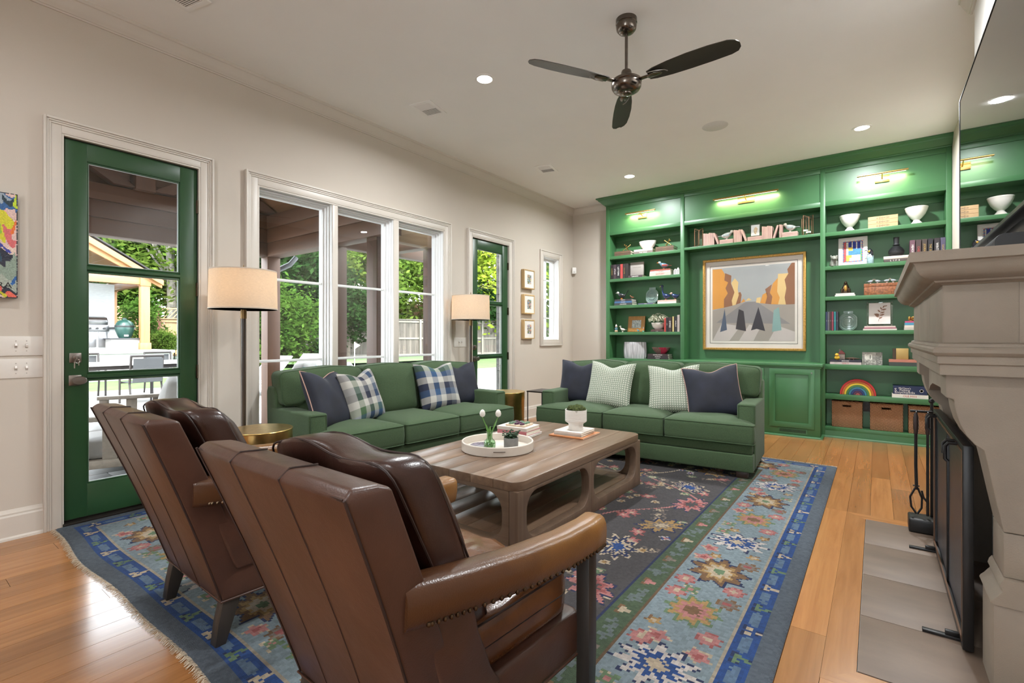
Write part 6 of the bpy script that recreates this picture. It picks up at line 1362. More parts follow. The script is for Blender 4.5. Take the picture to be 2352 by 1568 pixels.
# baskets
WK = None
def wicker():
    m, nt, b = _base('wicker'); tc = _n(nt, 'ShaderNodeTexCoord'); mp = _n(nt, 'ShaderNodeMapping', Scale=(60, 60, 60), Rotation=(R(18), 0, 0)); nt.links.new(tc.outputs['Object'], mp.inputs[0])
    w1 = _n(nt, 'ShaderNodeTexWave', Scale=.55, Distortion=1.5); w1.bands_direction = 'Z'; w2 = _n(nt, 'ShaderNodeTexWave', Scale=.42, Distortion=1.2); w2.bands_direction = 'Y'
    for w in (w1, w2): nt.links.new(mp.outputs[0], w.inputs['Vector'])
    mu = _n(nt, 'ShaderNodeMath', operation='MULTIPLY'); nt.links.new(w1.outputs['Fac'], mu.inputs[0]); nt.links.new(w2.outputs['Fac'], mu.inputs[1])
    nt.links.new(ramp(nt, mu.outputs[0], [(.05, (.18, .07, .025)), (.6, (.62, .34, .17))]), b.inputs['Base Color']); b.inputs['Roughness'].default_value = .6; bump(nt, b, mu.outputs[0], .9, .006); return m
WK = wicker()
for y, w, lab in ((.280, .30, 'wicker basket beside the base cabinet'), (-.092, .30, 'wicker basket in the middle of the three'), (-.425, .27, 'wicker basket behind the fireplace tools')):
    k = thing('wicker_basket', lab, 'basket', (7.03, y, Q7 + .001), 0, 'three wicker baskets'); h = .305; hw_ = w / 2
    obj('front', ring([(-hw_, 0), (hw_, 0), (hw_, h), (-hw_, h)], [(-.042, h - .063), (.042, h - .063), (.042, h - .035), (-.042, h - .035)], 0, .014, 'x'), WK, k, bev=.005)
    obj('side', join(box(.014, -hw_, 0, .17, -hw_ + .014, h), box(.014, hw_ - .014, 0, .17, hw_, h), box(.156, -hw_, 0, .17, hw_, h)), WK, k, bev=.004); obj('bottom', box(0.01, -hw_ + .01, 0, .16, hw_ - .01, .012), WK, k)
    obj('rim', tube([(.0, -hw_, h), (.0, hw_, h), (.17, hw_, h), (.17, -hw_, h)], .007, 8, True), WK, k); obj('handle_rim', tube([(-.001, -.042, h - .063), (-.001, .042, h - .063), (-.001, .042, h - .035), (-.001, -.042, h - .035)], .004, 6, True), WK, k)
# ================================================================ outside
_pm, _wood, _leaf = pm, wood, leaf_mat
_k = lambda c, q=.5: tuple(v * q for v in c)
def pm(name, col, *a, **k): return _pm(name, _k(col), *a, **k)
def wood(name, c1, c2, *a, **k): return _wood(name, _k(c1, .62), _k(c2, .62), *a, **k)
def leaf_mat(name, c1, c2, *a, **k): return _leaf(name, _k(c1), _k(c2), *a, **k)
PZ = -.12
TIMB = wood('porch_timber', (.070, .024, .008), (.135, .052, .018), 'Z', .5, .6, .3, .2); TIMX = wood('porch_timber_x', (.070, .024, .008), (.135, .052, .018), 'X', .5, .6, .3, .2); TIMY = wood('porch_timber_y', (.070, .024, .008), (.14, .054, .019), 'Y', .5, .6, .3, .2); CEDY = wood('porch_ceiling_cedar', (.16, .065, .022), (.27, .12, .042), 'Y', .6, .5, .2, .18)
struct('ground_patio', box(-4, 4.37, PZ - .2, 3.9, 7.6, PZ - .012), pm('paver_joint', (.10, .095, .09), .9), smooth=0)
PAV = pm('grey_paver', (.105, .10, .092), .7, var=.2, scale=6, bmp=.1)
gp = bpy.data.objects['ground_patio']
for i in range(9):
    for k in range(6):
        x0 = -1.6 + i * .61 + (k % 2) * .3; y0 = 4.38 + k * .54
        if x0 < 3.3: obj('paver', box(x0 + .004, y0 + .004, PZ - .02, x0 + .606, y0 + .536, PZ), PAV, gp, bev=.003)
DECK = pm('pale_deck_stone', (.46, .445, .42), .7, var=.05)
struct('ground_deck', join(box(-10, 7.6, PZ - .2, 30, 17.5, PZ - .005), box(3.9, 4.37, PZ - .2, 30, 7.6, PZ - .005)), DECK, smooth=0)
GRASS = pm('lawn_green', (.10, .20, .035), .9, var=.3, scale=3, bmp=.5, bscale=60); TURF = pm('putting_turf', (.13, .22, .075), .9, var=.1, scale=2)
struct('ground_lawn', ([(-12, 17.5, PZ - .004), (45, 9, PZ - .004), (45, 60, .45), (-12, 60, .45), (-12, 17.5, PZ - .3), (45, 9, PZ - .3), (45, 60, -.3), (-12, 60, -.3)], [(0, 1, 2, 3), (0, 4, 5, 1), (1, 5, 6, 2), (2, 6, 7, 3), (3, 7, 4, 0)]), GRASS, smooth=0)
struct('ground_turf', lathe([(0, .16), (3.2, .155), (3.3, .10), (0, .05)], 40, (15.2, 19.5), 1.5, .7), TURF)
pier = struct('wall_brick_return', box(5.565, 4.285, PZ, 6.15, 4.44, 3.6), pm('grey_brick', (.27, .26, .24), .9, var=.3, scale=12, bmp=.3), smooth=0)
for r_ in range(38): obj('brick', box(5.560, 4.30, PZ + .01 + r_ * .092, 5.572, 4.436, PZ + .09 + r_ * .092), MATS['grey_brick'], pier, smooth=0)
# porch: posts, beams, gable with truss, plank ceiling
pz0, pz1 = 2.37, 2.95
porch = thing('covered_porch', 'dark timber covered porch with gabled plank ceiling outside the windows', 'porch', (0, 0, 0))
for x, y in ((.45, 7.2), (3.66, 7.2), (3.70, 4.75), (3.74, 5.66)):
    p = obj('post', box(-.095, -.095, PZ, .095, .095, pz0), TIMB, porch, bev=.006, loc=(x, y, 0))
def beam(g, m, nm='beam'): return obj(nm, g, m, porch, bev=.005)
for z0, z1, e in ((2.37, 2.56, 0), (2.565, 2.76, .012), (2.765, 2.95, .024)):
    beam(box(.3, 7.1 - e, z0, 3.76, 7.3, z1), TIMX); beam(box(3.56 - e, 4.4, z0, 3.76, 7.1 - e, z1), TIMY); beam(box(.36, 4.4, z0, .56 + e, 7.1 - e, z1), TIMY)
RX, RZ = 2.06, 3.95
for k in range(8):                                              # gable boards
    z0 = 2.955 + k * .125; f0 = max(0, 1 - (z0 - 2.95) / 1.0); xa, xb = RX - 1.72 * f0 - .05, RX + 1.72 * f0 + .05
    if xb - xa > .15: obj('gable_board', box(xa, 7.22, z0, xb, 7.25, z0 + .122), CEDY if False else wood('porch_gable', (.12, .05, .018), (.21, .092, .034), 'X', .6, .55, .2, .2), porch, bev=.003)
beam(box(RX - .1, 7.0, 2.95, RX + .1, 7.2, 3.95), TIMB, 'king_post')
for sg in (-1, 1):
    beam(prism([(RX + sg * 1.62, 3.0), (RX + sg * 1.35, 3.0), (RX, 3.80), (RX, 3.97)], 7.02, 7.18, 'y'), TIMX, 'rafter')
    beam(prism([(RX + sg * .08, 2.97), (RX + sg * .30, 2.97), (RX + sg * .98, 3.42), (RX + sg * .86, 3.50)], 7.03, 7.17, 'y'), TIMX, 'brace')
    for k in range(14):
        t0, t1 = k / 14, (k + 1) / 14 - .003
        A = (RX + sg * 1.78 * (1 - t0), 2.93 + 1.06 * t0); B_ = (RX + sg * 1.78 * (1 - t1), 2.93 + 1.06 * t1)
        obj('ceiling_plank', prism([A, B_, (B_[0], B_[1] + .02), (A[0], A[1] + .02)], 4.38, 7.6, 'y'), CEDY, porch, smooth=0)
    obj('roof_deck', prism([(RX + sg * 2.0, 2.84), (RX, 4.03), (RX, 4.10), (RX + sg * 2.0, 2.91)], 4.30, 7.8, 'y'), pm('roof_shingle', (.05, .045, .042), .9), porch, smooth=0)
wl = thing('porch_spotlight', 'small black spotlight on the king post under the porch roof', 'spotlight', (RX - .02, 6.995, 3.33)); obj('housing', xf(cyl(0, 0, 0, .10, .035, 14), (0, 0, 0), (R(60), 0, 0)), BLACK, wl); obj('lens', xf(cyl(0, 0, .095, .102, .028, 14), (0, 0, 0), (R(60), 0, 0)), pm('spot_lens', (.6, .5, .35), .2), wl)
pg_ = thing('pergola', 'open timber pergola frame beside the porch', 'pergola', (0, 0, 0))
obj('post', box(4.52, 4.68, PZ, 4.70, 4.86, pz0), TIMB, pg_, bev=.005)
LT = wood('pergola_timber', (.20, .12, .065), (.36, .25, .15), 'X', .5, .7, .2, .1)
for g, m in ((box(3.78, 4.68, 2.37, 5.4, 4.82, 2.55), LT), (box(3.78, 5.58, 2.37, 5.4, 5.72, 2.60), TIMX), (box(4.54, 4.4, 2.40, 4.70, 5.72, 2.56), TIMY)): obj('beam', g, m, pg_, bev=.004)
ds = thing('downspout', 'dark grey gutter downspout beside the porch corner post', 'downspout', (3.80, 7.33, 0)); obj('pipe', tube([(0, 0, PZ), (0, 0, 2.1), (.03, -.02, 2.22), (.20, -.05, 2.32), (.30, -.05, 2.44)], .04, 12), pm('gutter_grey', (.11, .12, .13), .4, .3), ds); obj('elbow_strap', cyl(0, 0, 1.2, 1.25, .045, 12), MATS['gutter_grey'], ds)

# outdoor seating
TEAK = wood('grey_teak', (.13, .105, .08), (.22, .18, .14), 'X', .8, .7, .2, .15); OCU = pm('outdoor_cushion', (.27, .255, .235), .9, var=.08, scale=10, bmp=.2, bscale=300)
def outsofa(label, loc, rz, L_):
    s = thing('outdoor_sofa', label, 'outdoor sofa', loc, rz)
    obj('seat_frame', box(-L_, -.42, .20, L_, .42, .27), TEAK, s, bev=.006)
    for x in (-L_ + .04, L_ - .04):
        for y in (-.40, .38): obj('leg', box(x - .04, y - .04, 0, x + .04, y + .04, .60), TEAK, s, bev=.004)
        obj('arm', box(x - .05, -.46, .60, x + .05, .46, .64), TEAK, s, bev=.006)
        for y in (-.15, .1): obj('arm_slat', box(x - .012, y - .05, .27, x + .012, y + .05, .60), TEAK, s)
    obj('back_rail', box(-L_, .38, .62, L_, .44, .72), TEAK, s, bev=.006); obj('back_rail', box(-L_, .38, .30, L_, .43, .38), TEAK, s, bev=.006)
    for k in range(int(L_ * 2 / .16)): obj('back_slat', box(-L_ + .1 + k * .16, .39, .38, -L_ + .19 + k * .16, .42, .62), TEAK, s, bev=.003)
    n_ = max(1, round(L_ / .36)); w = (2 * L_ - .12) / n_
    for k in range(n_):
        a = -L_ + .06 + k * w
        o = dens([(a, -.40), (a + w - .01, -.40), (a + w - .01, .34), (a, .34)]); obj('seat_cushion', puffy(o, .275, .42, 'z', .03, .03), OCU, s, smooth=60)
        o = dens([(a, .42), (a + w - .01, .42), (a + w - .01, .93), (a + w / 2, .97), (a, .93)], .06, .09); c = obj('back_cushion', puffy(o, .12, .30, 'y', .05, .05, .05), OCU, s, smooth=60); c.rotation_euler = (R(-8), 0, 0); c.location = (0, .0, 0)
    return s
outsofa('teak outdoor sofa with grey cushions on the porch, seen through the green door', (1.75, 6.1, PZ), R(250), .95)
outsofa('grey cushioned outdoor armchair on the deck by the porch corner', (4.75, 7.45, PZ), R(35), .42)
outsofa('grey cushioned outdoor armchair framed by the middle window', (4.75, 6.35, PZ), R(60), .42)
pillow('outdoor_pillow', 'teal patterned pillow on the outdoor armchair by the porch corner', .42, .07, pm('teal_batik', (.07, .13, .14), .9, var=.8, scale=26), None, (4.42, 7.25, PZ + .46), R(-15), R(30))
# dining set
dtb = thing('outdoor_dining_table', 'long white-topped outdoor dining table', 'table', (3.4, 12.7, PZ)); obj('table_top', box(-1.6, -.5, .74, 1.6, .5, .79), pm('white_top', (.72, .71, .69), .5), dtb, bev=.005); obj('apron', box(-1.5, -.42, .66, 1.5, .42, .74), pm('dark_frame', (.035, .026, .022), .5), dtb)
for x in (-1.45, 1.45):
    for y in (-.38, .38): obj('leg', box(x - .04, y - .04, 0, x + .04, y + .04, .66), MATS['dark_frame'], dtb)
def slingchair(label, loc, rz, group='sling dining chairs'):
    c = thing('sling_chair', label, 'chair', loc, rz, group); DF = MATS['dark_frame']
    for sx in (-1, 1):
        obj('back_post', tube([(sx * .27, .22, .40), (sx * .27, .30, .95)], .022, 8), DF, c); obj('leg', tube([(sx * .27, -.25, 0), (sx * .27, -.25, .62)], .02, 8), DF, c); obj('leg', tube([(sx * .27, .30, 0), (sx * .27, .22, .42)], .02, 8), DF, c); obj('arm', tube([(sx * .27, -.28, .63), (sx * .27, .26, .64)], .022, 8), DF, c)
    obj('top_rail', tube([(-.28, .30, .95), (.28, .30, .95)], .026, 8), DF, c); obj('back_sling', xf(box(-.25, .255, .46, .25, .262, .93), rot=(R(-6), 0, 0)), pm('grey_sling', (.075, .08, .085), .7, var=.1), c); obj('seat_sling', box(-.25, -.26, .42, .25, .24, .43), MATS['grey_sling'], c)
    obj('seat_bar', tube([(-.27, -.25, .41), (.27, -.25, .41)], .02, 8), DF, c)
slingchair('dark sling chair with its back to the porch, middle of the dining table', (3.40, 11.85, PZ), R(184)); slingchair('dark sling chair on the far side of the dining table, nearer the house', (2.95, 13.7, PZ), R(0)); slingchair('dark sling chair on the far side of the dining table, toward the lawn', (4.35, 13.7, PZ), R(0)); slingchair('dark sling chair at the lawn end of the dining table', (4.35, 11.9, PZ), R(184))
# pavilion with kitchen
FIR = wood('pavilion_fir', (.40, .17, .055), (.60, .29, .11), 'Z', .5, .55, .1, .1); FIRX = wood('pavilion_fir_x', (.40, .17, .055), (.62, .31, .12), 'X', .5, .55, .1, .1); FIRY = wood('pavilion_fir_y', (.22, .085, .03), (.34, .145, .055), 'Y', .5, .55, .1, .1)
WB_ = pm('white_brick', (.64, .66, .66), .85, var=.08, scale=9, bmp=.5, bscale=14, stretch=(1, 1, 3))
pf_z = .79
struct('ground_terrace', join(box(-4, 18.0, PZ, 6.0, 24, pf_z)), pm('terrace_white', (.66, .66, .65), .8, var=.06), smooth=0)
struct('trim_terrace', box(-4, 17.94, pf_z - .09, 6.05, 18.3, pf_z), pm('terrace_cap', (.70, .69, .67), .6), bev=.008)
pv = thing('grill_pavilion', 'cedar gabled pavilion over the outdoor kitchen', 'pavilion', (0, 0, 0))
for x, y in ((5.60, 19.2), (1.6, 19.2), (5.60, 22.6), (1.6, 22.6)):
    p = obj('post', box(-.12, -.12, pf_z, .12, .12, 2.86), FIR, pv, bev=.006, loc=(x, y, 0)); obj('plinth', box(-.15, -.15, pf_z, .15, .15, pf_z + .22), FIR, p, bev=.006); obj('capital', box(-.145, -.145, 2.86, .145, .145, 3.16), FIR, p, bev=.006)
for y in (19.2, 22.6): obj('beam', box(1.5, y - .1, 2.90, 5.48, y + .1, 3.13), FIRX, pv, bev=.006)
for x in (1.6, 5.6): obj('beam', box(x - .1, 19.32, 2.88, x + .1, 22.5, 3.10), FIRY, pv, bev=.006)
AP = (3.6, 4.55); 
for sg in (-1, 1):
    for dz, y0, y1, m in ((0, 18.9, 19.0, FIRX), (-.2, 19.05, 19.15, FIRX)):
        obj('barge_board', prism([(AP[0], AP[1] + dz), (AP[0] + sg * 2.45, 3.07 + dz * .4), (AP[0] + sg * 2.45, 2.90 + dz * .4), (AP[0], AP[1] - .20 + dz)], y0, y1, 'y'), m, pv, bev=.004)
    for k in range(12):
        t0, t1 = k / 12, (k + 1) / 12 - .004
        A = (AP[0] + sg * 2.4 * (1 - t0), 3.02 + 1.46 * t0); B_ = (AP[0] + sg * 2.4 * (1 - t1), 3.02 + 1.46 * t1); obj('ceiling_plank', prism([A, B_, (B_[0], B_[1] + .03), (A[0], A[1] + .03)], 19.0, 23.0, 'y'), FIRY, pv, smooth=0)
    obj('roof_deck', prism([(AP[0] + sg * 2.5, 3.09), (AP[0], AP[1] + .06), (AP[0], AP[1] + .10), (AP[0] + sg * 2.5, 3.13)], 18.85, 23.1, 'y'), MATS['roof_shingle'], pv, smooth=0)
struct('wall_white_brick', box(1.0, 21.0, pf_z, 5.27, 21.6, 3.0), WB_, smooth=0)
ok = thing('outdoor_kitchen', 'white masonry grill counter with dark stone tops', 'kitchen counter', (0, 0, 0)); obj('counter_body', box(3.2, 19.9, pf_z, 5.25, 20.8, 1.47), WB_, ok); obj('counter_top', box(3.15, 19.85, 1.47, 5.55, 20.85, 1.52), pm('dark_stone', (.05, .05, .055), .4), ok, bev=.005); obj('low_body', box(4.75, 19.25, pf_z, 5.60, 19.88, 1.13), DECK, ok); obj('low_top', box(4.70, 19.2, 1.13, 5.68, 19.9, 1.165), MATS['dark_stone'], ok, bev=.005)
STEEL = pm('stainless', (.45, .45, .46), .3, 1., var=.1, scale=30, stretch=(1, 1, 10))
for a, b in ((3.9, 4.1), (4.15, 4.52), (4.58, 4.80)): d = obj('door', box(a, 19.86, .88, b, 19.9, 1.36), STEEL, ok, bev=.006); obj('handle', box(a + .05, 19.83, 1.30, b - .05, 19.86, 1.32), STEEL, d)
gr = thing('gas_grill', 'stainless built-in gas grill with curved hood', 'grill', (4.48, 20.2, 1.525)); obj('firebox', box(-.42, -.36, -.14, .36, .3, .06), STEEL, gr, bev=.01); obj('hood', prism([(-.32, .065), (-.34, .18), (-.22, .30), (.05, .34), (.28, .28), (.30, .065)], -.40, .34, 'x'), STEEL, gr, bev=.01); obj('handle', tube([(-.36, -.38, .20), (.30, -.38, .20)], .018, 8), STEEL, gr)
for k in range(4): obj('knob', xf(cyl(0, 0, 0, .05, .03, 12), (-.3 + k * .18, -.36, -.05), (R(90), 0, 0)), BLACK, gr)
eg = thing('ceramic_egg_grill', 'dark green egg-shaped ceramic grill on the low counter', 'grill', (5.17, 19.55, 1.1655)); EG = pm('egg_green', (.02, .085, .07), .3, var=.2, scale=60, bmp=.2)
obj('bowl', lathe([(0, 0), (.15, 0), (.19, .08), (.245, .24), (.255, .36), (.25, .375), (0, .375)], 32), EG, eg); obj('dome', lathe([(.252, .385), (.245, .42), (.21, .50), (.14, .565), (.07, .59), (.06, .60), (.06, .63), (0, .63)], 32), EG, eg); obj('band', join(lathe([(.258, .35), (.263, .36), (.263, .40), (.258, .41), (.25, .38), (.258, .35)], 32)), pm('egg_band', (.06, .07, .07), .4, .6), eg); obj('vent_cap', cyl(0, 0, .63, .66, .055, 16), BLACK, eg); obj('draft_door', box(-.07, -.20, .05, .05, -.17, .11), STEEL, eg)

# fences
CEDF = wood('new_fence', (.50, .29, .14), (.66, .43, .24), 'Z', .5, .8, .1, .12); OLDF = wood('weathered_fence', (.075, .062, .050), (.22, .19, .16), 'Z', .7, .9, .2, .25); OLDP = wood('fence_post', (.22, .20, .165), (.34, .31, .26), 'Z', .7, .9, .1, .1); OLDX = wood('fence_rail', (.18, .165, .14), (.30, .275, .23), 'X', .7, .9, .1, .1)
def fence(label, A, B_, z0, h, m, mp, mr, pw_=.14, step=2.4, front=-1):
    A, B_ = Vector(A), Vector(B_); L_ = (B_ - A).length; ang = math.atan2(B_.y - A.y, B_.x - A.x)
    fc = thing('garden_fence', label, 'fence', (A.x, A.y, z0), ang); n_ = int(L_ / pw_); me = None
    for k in range(n_):
        o = obj('picket', me if me else box(.004, -.012, 0, pw_ - .004, .012, h), m, fc, smooth=0); me = o.data; o.location = (k * pw_, 0, 0)
    for k in range(int(L_ / step) + 1): obj('post', box(k * step - .055, -.14 if front < 0 else .0, 0, k * step + .055, -.013 if front < 0 else .1, h + .04), mp, fc, smooth=0)
    for z in (.12, h * .5, h - .1): obj('rail', box(0, -.06, z - .05, L_, -.013, z + .05), mr, fc, smooth=0)
    obj('cap_rail', box(0, -.1, h, L_, .06, h + .04), mr, fc, smooth=0); return fc
fence('weathered grey board fence behind the putting green', (9.5, 24.0), (31.5, 16.0), .10, 2.05, OLDF, OLDP, OLDX, .17, 2.0)
fence('new orange cedar fence rising behind the weathered one', (14.0, 26.5), (34.0, 19.5), .9, 2.35, CEDF, CEDF, CEDF, .3, 3.0)
fence('new cedar fence with lattice top beyond the pavilion', (6.0, 27.6), (10.6, 26.6), .3, 1.75, CEDF, CEDF, CEDF, .16, 2.4)
lt = thing('fence_lattice', 'diagonal cedar lattice strip on top of the new fence', 'lattice', (6.0, 27.58, 2.11), math.atan2(-1.0, 4.6))
for k in range(26): obj('lattice_strip', xf(box(-.02, -.008, -.02, .02, .008, .55), (k * .18, 0, 0), (0, R(40), 0)), CEDF, lt, smooth=0)
obj('top_rail', box(0, -.04, .42, 4.7, .04, .48), CEDF, lt)
br = thing('brick_pillar', 'red brick garden pillar beside the cedar fence', 'pillar', (8.0, 26.3, PZ)); obj('shaft', box(-.22, -.22, 0, .22, .22, 2.7), pm('red_brick', (.22, .085, .06), .9, var=.4, scale=18, stretch=(1, 1, 3), bmp=.4), br); obj('cap', box(-.27, -.27, 2.7, .27, .27, 2.8), pm('brick_cap', (.35, .3, .26), .9), br)

# trees and shrubs
def crown(nc, nl, R_, seed, sz=.16, flat=.8):
    rg = np.random.RandomState(seed); V = []; nrm = []
    cl = rg.normal(size=(nc, 3)); cl /= np.linalg.norm(cl, axis=1)[:, None]; cl *= (rg.uniform(.35, 1, nc) ** .6)[:, None]; cl *= np.array(R_)
    c = cl[rg.randint(nc, size=nl)] + rg.normal(size=(nl, 3)) * np.array(R_) * .17
    a = rg.normal(size=(nl, 3)); a[:, 2] *= .5; a /= np.linalg.norm(a, axis=1)[:, None]
    b = np.cross(a, rg.normal(size=(nl, 3))); b /= np.linalg.norm(b, axis=1)[:, None]
    s_ = sz * rg.uniform(.6, 1.4, nl)[:, None]
    P = np.stack([c - a * s_, c + b * s_ * .45, c + a * s_, c - b * s_ * .45], 1).reshape(-1, 3)
    return P, [(4 * i, 4 * i + 1, 4 * i + 2, 4 * i + 3) for i in range(nl)]
def fastmesh(name, P, nf):
    me = bpy.data.meshes.new(name); me.vertices.add(len(P)); me.vertices.foreach_set('co', np.asarray(P, dtype=np.float32).ravel()); me.loops.add(nf * 4); me.loops.foreach_set('vertex_index', np.arange(nf * 4, dtype=np.int32))
    me.polygons.add(nf); me.polygons.foreach_set('loop_start', np.arange(0, nf * 4, 4, dtype=np.int32)); me.polygons.foreach_set('loop_total', np.full(nf, 4, dtype=np.int32)); me.update(calc_edges=True); return me
BARK = pm('bark', (.16, .13, .10), .9, var=.4, scale=10, bmp=.5); PALEB = pm('pale_bark', (.42, .39, .33), .9, var=.3, scale=8, bmp=.3)
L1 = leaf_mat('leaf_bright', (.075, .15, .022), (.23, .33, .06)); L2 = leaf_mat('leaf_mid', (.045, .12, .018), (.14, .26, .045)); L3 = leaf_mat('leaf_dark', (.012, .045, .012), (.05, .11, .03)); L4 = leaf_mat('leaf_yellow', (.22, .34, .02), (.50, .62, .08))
def tree(name, label, loc, h, R_, mat_, seed, nc=40, nl=9000, sz=.15, bark=None, fork=False, group='trees behind the garden', cat='tree'):
    t = thing(name, label, cat, loc, 0, group); P, _ = crown(nc, nl, R_, seed, sz); P = P + np.array((0, 0, h - R_[2] * .9))
    me = fastmesh('crown', P, nl); o = obj('crown', me, mat_, t, smooth=0); rg = random.Random(seed); bm_ = bark or BARK; tp = h - R_[2]
    if h > 1.6:
        obj('trunk', tube([(0, 0, 0), (.05, 0, tp * .5), (-.04, .05, tp), (.0, 0, h - R_[2] * .6)], [.16, .13, .10, .05] if not fork else [.26, .22, .18, .08], 10), bm_, t)
        for k in range(7 if fork else 4):
            a = rg.uniform(0, 2 * PI); z0 = tp * rg.uniform(.55, 1.0); q = R_[0] * rg.uniform(.5, .85)
            obj('branch', tube([(0, 0, z0), (q * .4 * math.cos(a), q * .4 * math.sin(a), z0 + R_[2] * .4), (q * math.cos(a), q * math.sin(a), z0 + R_[2] * rg.uniform(.7, 1.3))], [.09 if fork else .06, .05, .015], 7), bm_, t)
    return t
tree('bright_tree', 'bright green leafy tree left of the porch post', (13.0, 26.5, .2), 8.5, (3.2, 3.2, 4.0), L1, 1, nl=11000, sz=.17)
tree('dark_tree', 'dense dark holly tree behind the downspout', (12.2, 22.2, .1), 6.2, (2.2, 2.2, 3.0), L3, 2, nl=12000, sz=.13)
tree('conifer_shrub', 'dark green conifer shrub below the holly tree', (10.6, 20.6, .05), 3.4, (1.6, 1.6, 1.8), L2, 3, nl=9000, sz=.10, cat='shrub')
tree('maple_tree', 'airy light green maple tree in the middle window', (17.0, 22.6, .3), 7.2, (2.9, 2.9, 3.2), L1, 4, nl=11000, sz=.15)
tree('dark_shrub', 'dark rounded shrub before the weathered fence', (14.6, 21.2, .2), 3.8, (1.5, 1.5, 1.6), L3, 5, nl=6000, sz=.12, cat='shrub')
tree('maple_tree', 'light green maple tree in the window nearest the second door', (22.0, 23.5, .3), 8.0, (3.6, 3.6, 3.6), L1, 6, nl=13000, sz=.17)
tree('tall_tree', 'tall green tree filling the sky behind the maples', (22.0, 32.0, .3), 13.0, (6.0, 5.0, 5.5), L1, 7, nl=15000, sz=.26)
tree('yellow_tree', 'yellow-green tree outside the second green door', (26.0, 20.5, .3), 8.8, (4.2, 4.2, 4.2), L4, 8, nl=15000, sz=.18)
tree('dark_hedge_tree', 'dark ivy-covered tree low behind the second door fence', (24.5, 19.0, .3), 4.2, (3.2, 1.6, 1.6), L3, 9, nl=8000, sz=.13)
tree('pale_trunk_tree', 'bare-limbed pale trunk tree beside the pavilion roof', (9.6, 29.0, .2), 9.0, (3.0, 3.0, 3.4), L1, 10, nl=7000, sz=.15, bark=PALEB, fork=True)
tree('hedge_tree', 'deep green tree mass behind the cedar fence', (8.6, 31.5, .2), 7.0, (4.5, 2.5, 3.6), L2, 11, nl=14000, sz=.17)
tree('hedge_tree', 'leafy green tree rising over the pavilion roof', (6.4, 32.0, .2), 9.5, (4.0, 2.5, 4.6), L1, 12, nl=13000, sz=.19)
tree('small_shrub', 'loose green shrub beside the pavilion post', (7.0, 24.0, .1), 2.6, (.75, .75, 1.2), L2, 13, nl=5000, sz=.07, cat='shrub')
tree('low_shrub', 'small dark shrub by the putting flag', (12.4, 19.6, PZ + .1), 1.0, (.75, .75, .6), L3, 14, nl=3500, sz=.07, cat='shrub')
tree('low_shrub', 'small bright shrub left of the porch post', (9.5, 20.6, PZ + .1), 1.2, (.8, .8, .7), L1, 15, nl=3500, sz=.08, cat='shrub')
tree('boxwood_ball', 'clipped round boxwood on the terrace beyond the dining table', (6.4, 20.0, .38), .95, (.40, .40, .34), L1, 16, nc=120, nl=7000, sz=.035, cat='shrub')
tree('corner_tree', 'green tree seen through the small paned window', (30.0, 18.0, .3), 9.0, (4.0, 4.0, 4.6), L2, 17, nl=11000, sz=.18)
# loungers, flag, pole, pot, far chairs
def lounger(label, loc, rz):
    l = thing('sun_lounger', label, 'sun lounger', loc, rz, 'white sun loungers'); W_ = pm('lounger_white', (.72, .71, .70), .5); M_ = pm('lounger_sling', (.30, .30, .29), .8)
    obj('frame', join(tube([(-.33, -.9, .30), (.33, -.9, .30), (.33, .35, .30), (-.33, .35, .30)], .025, 8, True)), W_, l); obj('back_frame', tube([(-.33, .35, .30), (-.33, .95, .85), (.33, .95, .85), (.33, .35, .30)], .025, 8), W_, l)
    obj('back_sling', ([(-.31, .35, .31), (.31, .35, .31), (.31, .94, .85), (-.31, .94, .85), (-.31, .36, .30), (.31, .36, .30), (.31, .95, .84), (-.31, .95, .84)], [(0, 1, 2, 3), (7, 6, 5, 4), (0, 4, 5, 1), (1, 5, 6, 2), (2, 6, 7, 3), (3, 7, 4, 0)]), M_, l); obj('seat_sling', box(-.31, -.88, .295, .31, .34, .305), M_, l)
    for x in (-.3, .3):
        for y in (-.75, .25): obj('leg', tube([(x, y, 0), (x, y, .30)], .02, 8), W_, l)
lounger('white sun lounger just right of the porch corner post', (6.5, 11.9, PZ), R(-70)); lounger('white sun lounger left of the porch corner post', (5.2, 11.2, PZ), R(-70))
fg = thing('putting_flag', 'little white golf flag standing on the putting green', 'flag', (12.0, 16.9, .0)); obj('pin', cyl(0, 0, -.1, 1.0, .018, 8), WHITE, fg); obj('pennant', prism([(0, .98), (.26, .86), (0, .72)], -.008, .008, 'y'), WHITE, fg)
yp = thing('yellow_pole', 'thin yellow pole leaning beyond the pool deck', 'pole', (8.4, 18.5, .0)); obj('rod', tube([(0, 0, -.12), (.25, .1, 1.6)], .022, 8), pm('pole_yellow', (.60, .38, .06), .5), yp); obj('grip', tube([(.22, .09, 1.4), (.25, .1, 1.62)], .026, 8), BLACK, yp)
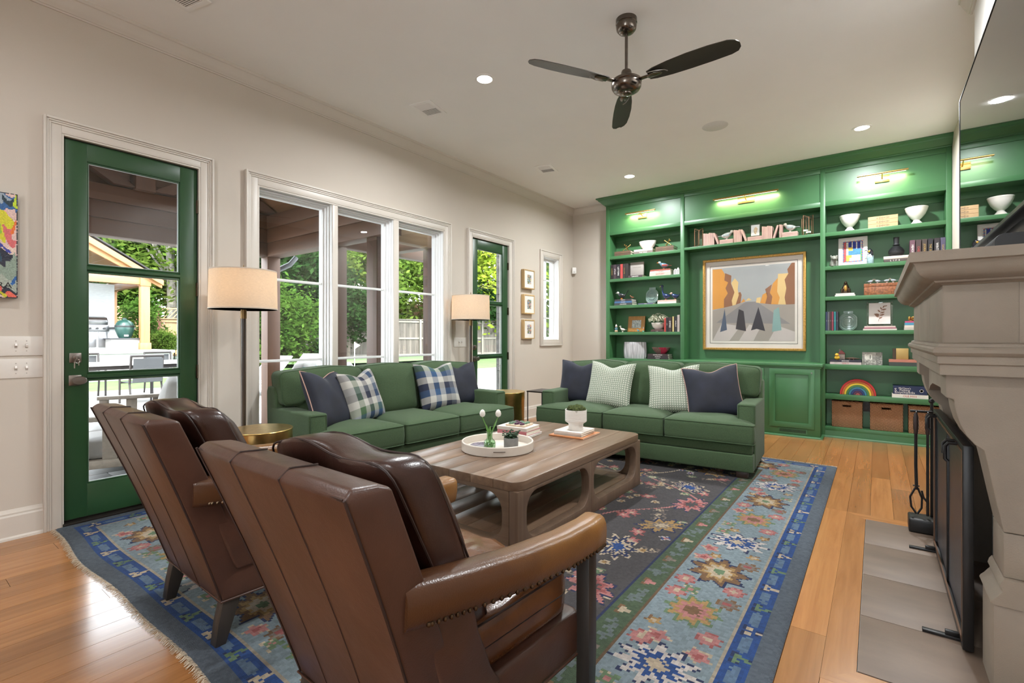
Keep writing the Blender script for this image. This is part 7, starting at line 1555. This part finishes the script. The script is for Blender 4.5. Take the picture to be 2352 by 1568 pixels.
ch = thing('white_daybed', 'white outdoor daybed seen under the window nearest the second door', 'daybed', (6.9, 7.6, PZ), R(-25)); obj('platform', box(-.95, -.6, .0, .95, .6, .35), pm('daybed_white', (.75, .74, .72), .7), ch, bev=.02); obj('mattress', box(-.93, -.58, .35, .93, .58, .58), MATS['daybed_white'], ch, bev=.05, seg=3)
pp = thing('potted_plant', 'small potted plant outside the second green door', 'plant', (5.02, 4.62, PZ)); obj('pot', lathe([(0, 0), (.12, 0), (.17, .42), (.18, .45), (.15, .44), (0, .40)], 24), pm('dark_pot', (.03, .03, .03), .6), pp)
for k in range(26):
    a = k * 2.4; q = .05 + .10 * (k % 5) / 5; z = .62 + .03 * (k % 4)
    obj('leaf', loft([[(q * t * math.cos(a) - .018 * math.sin(PI * t) * math.sin(a), q * t * math.sin(a) + .018 * math.sin(PI * t) * math.cos(a), .42 + (z - .42) * t), (q * t * math.cos(a), q * t * math.sin(a), .42 + (z - .42) * t - .004), (q * t * math.cos(a) + .018 * math.sin(PI * t) * math.sin(a), q * t * math.sin(a) - .018 * math.sin(PI * t) * math.cos(a), .42 + (z - .42) * t)] for t in (.05, .4, .75, 1.)]), pm('pot_leaf', (.02, .06, .02), .5, var=.4), pp)
ft = thing('white_garden_table', 'white table with dark chairs far beyond the boxwood ball', 'table', (7.5, 23.6, .28)); obj('table_top', box(-.2, -.4, .70, 1.4, .4, .75), WHITE, ft); obj('leg', join(*[box(x - .03, y - .03, 0, x + .03, y + .03, .7) for x in (-.1, 1.3) for y in (-.3, .3)]), WHITE, ft)
for k in range(3): slingchair(('first', 'second', 'third')[k] + ' dark chair from the pavilion post at the white garden table', (7.25 + k * .42, 23.0, .28), R(180), 'chairs at the white garden table')

# lettering becomes plain mesh
bpy.context.view_layer.update(); _dg = bpy.context.evaluated_depsgraph_get()
for o in [o for o in SC.objects if o.type == 'FONT']:
    me = bpy.data.meshes.new_from_object(o.evaluated_get(_dg)); n_ = bpy.data.objects.new('lettering', me); COL.objects.link(n_)
    n_.parent = o.parent; n_.location = o.location; n_.rotation_euler = o.rotation_euler; n_.scale = o.scale
    nm = o.name.split('.')[0]; bpy.data.objects.remove(o); n_.name = nm
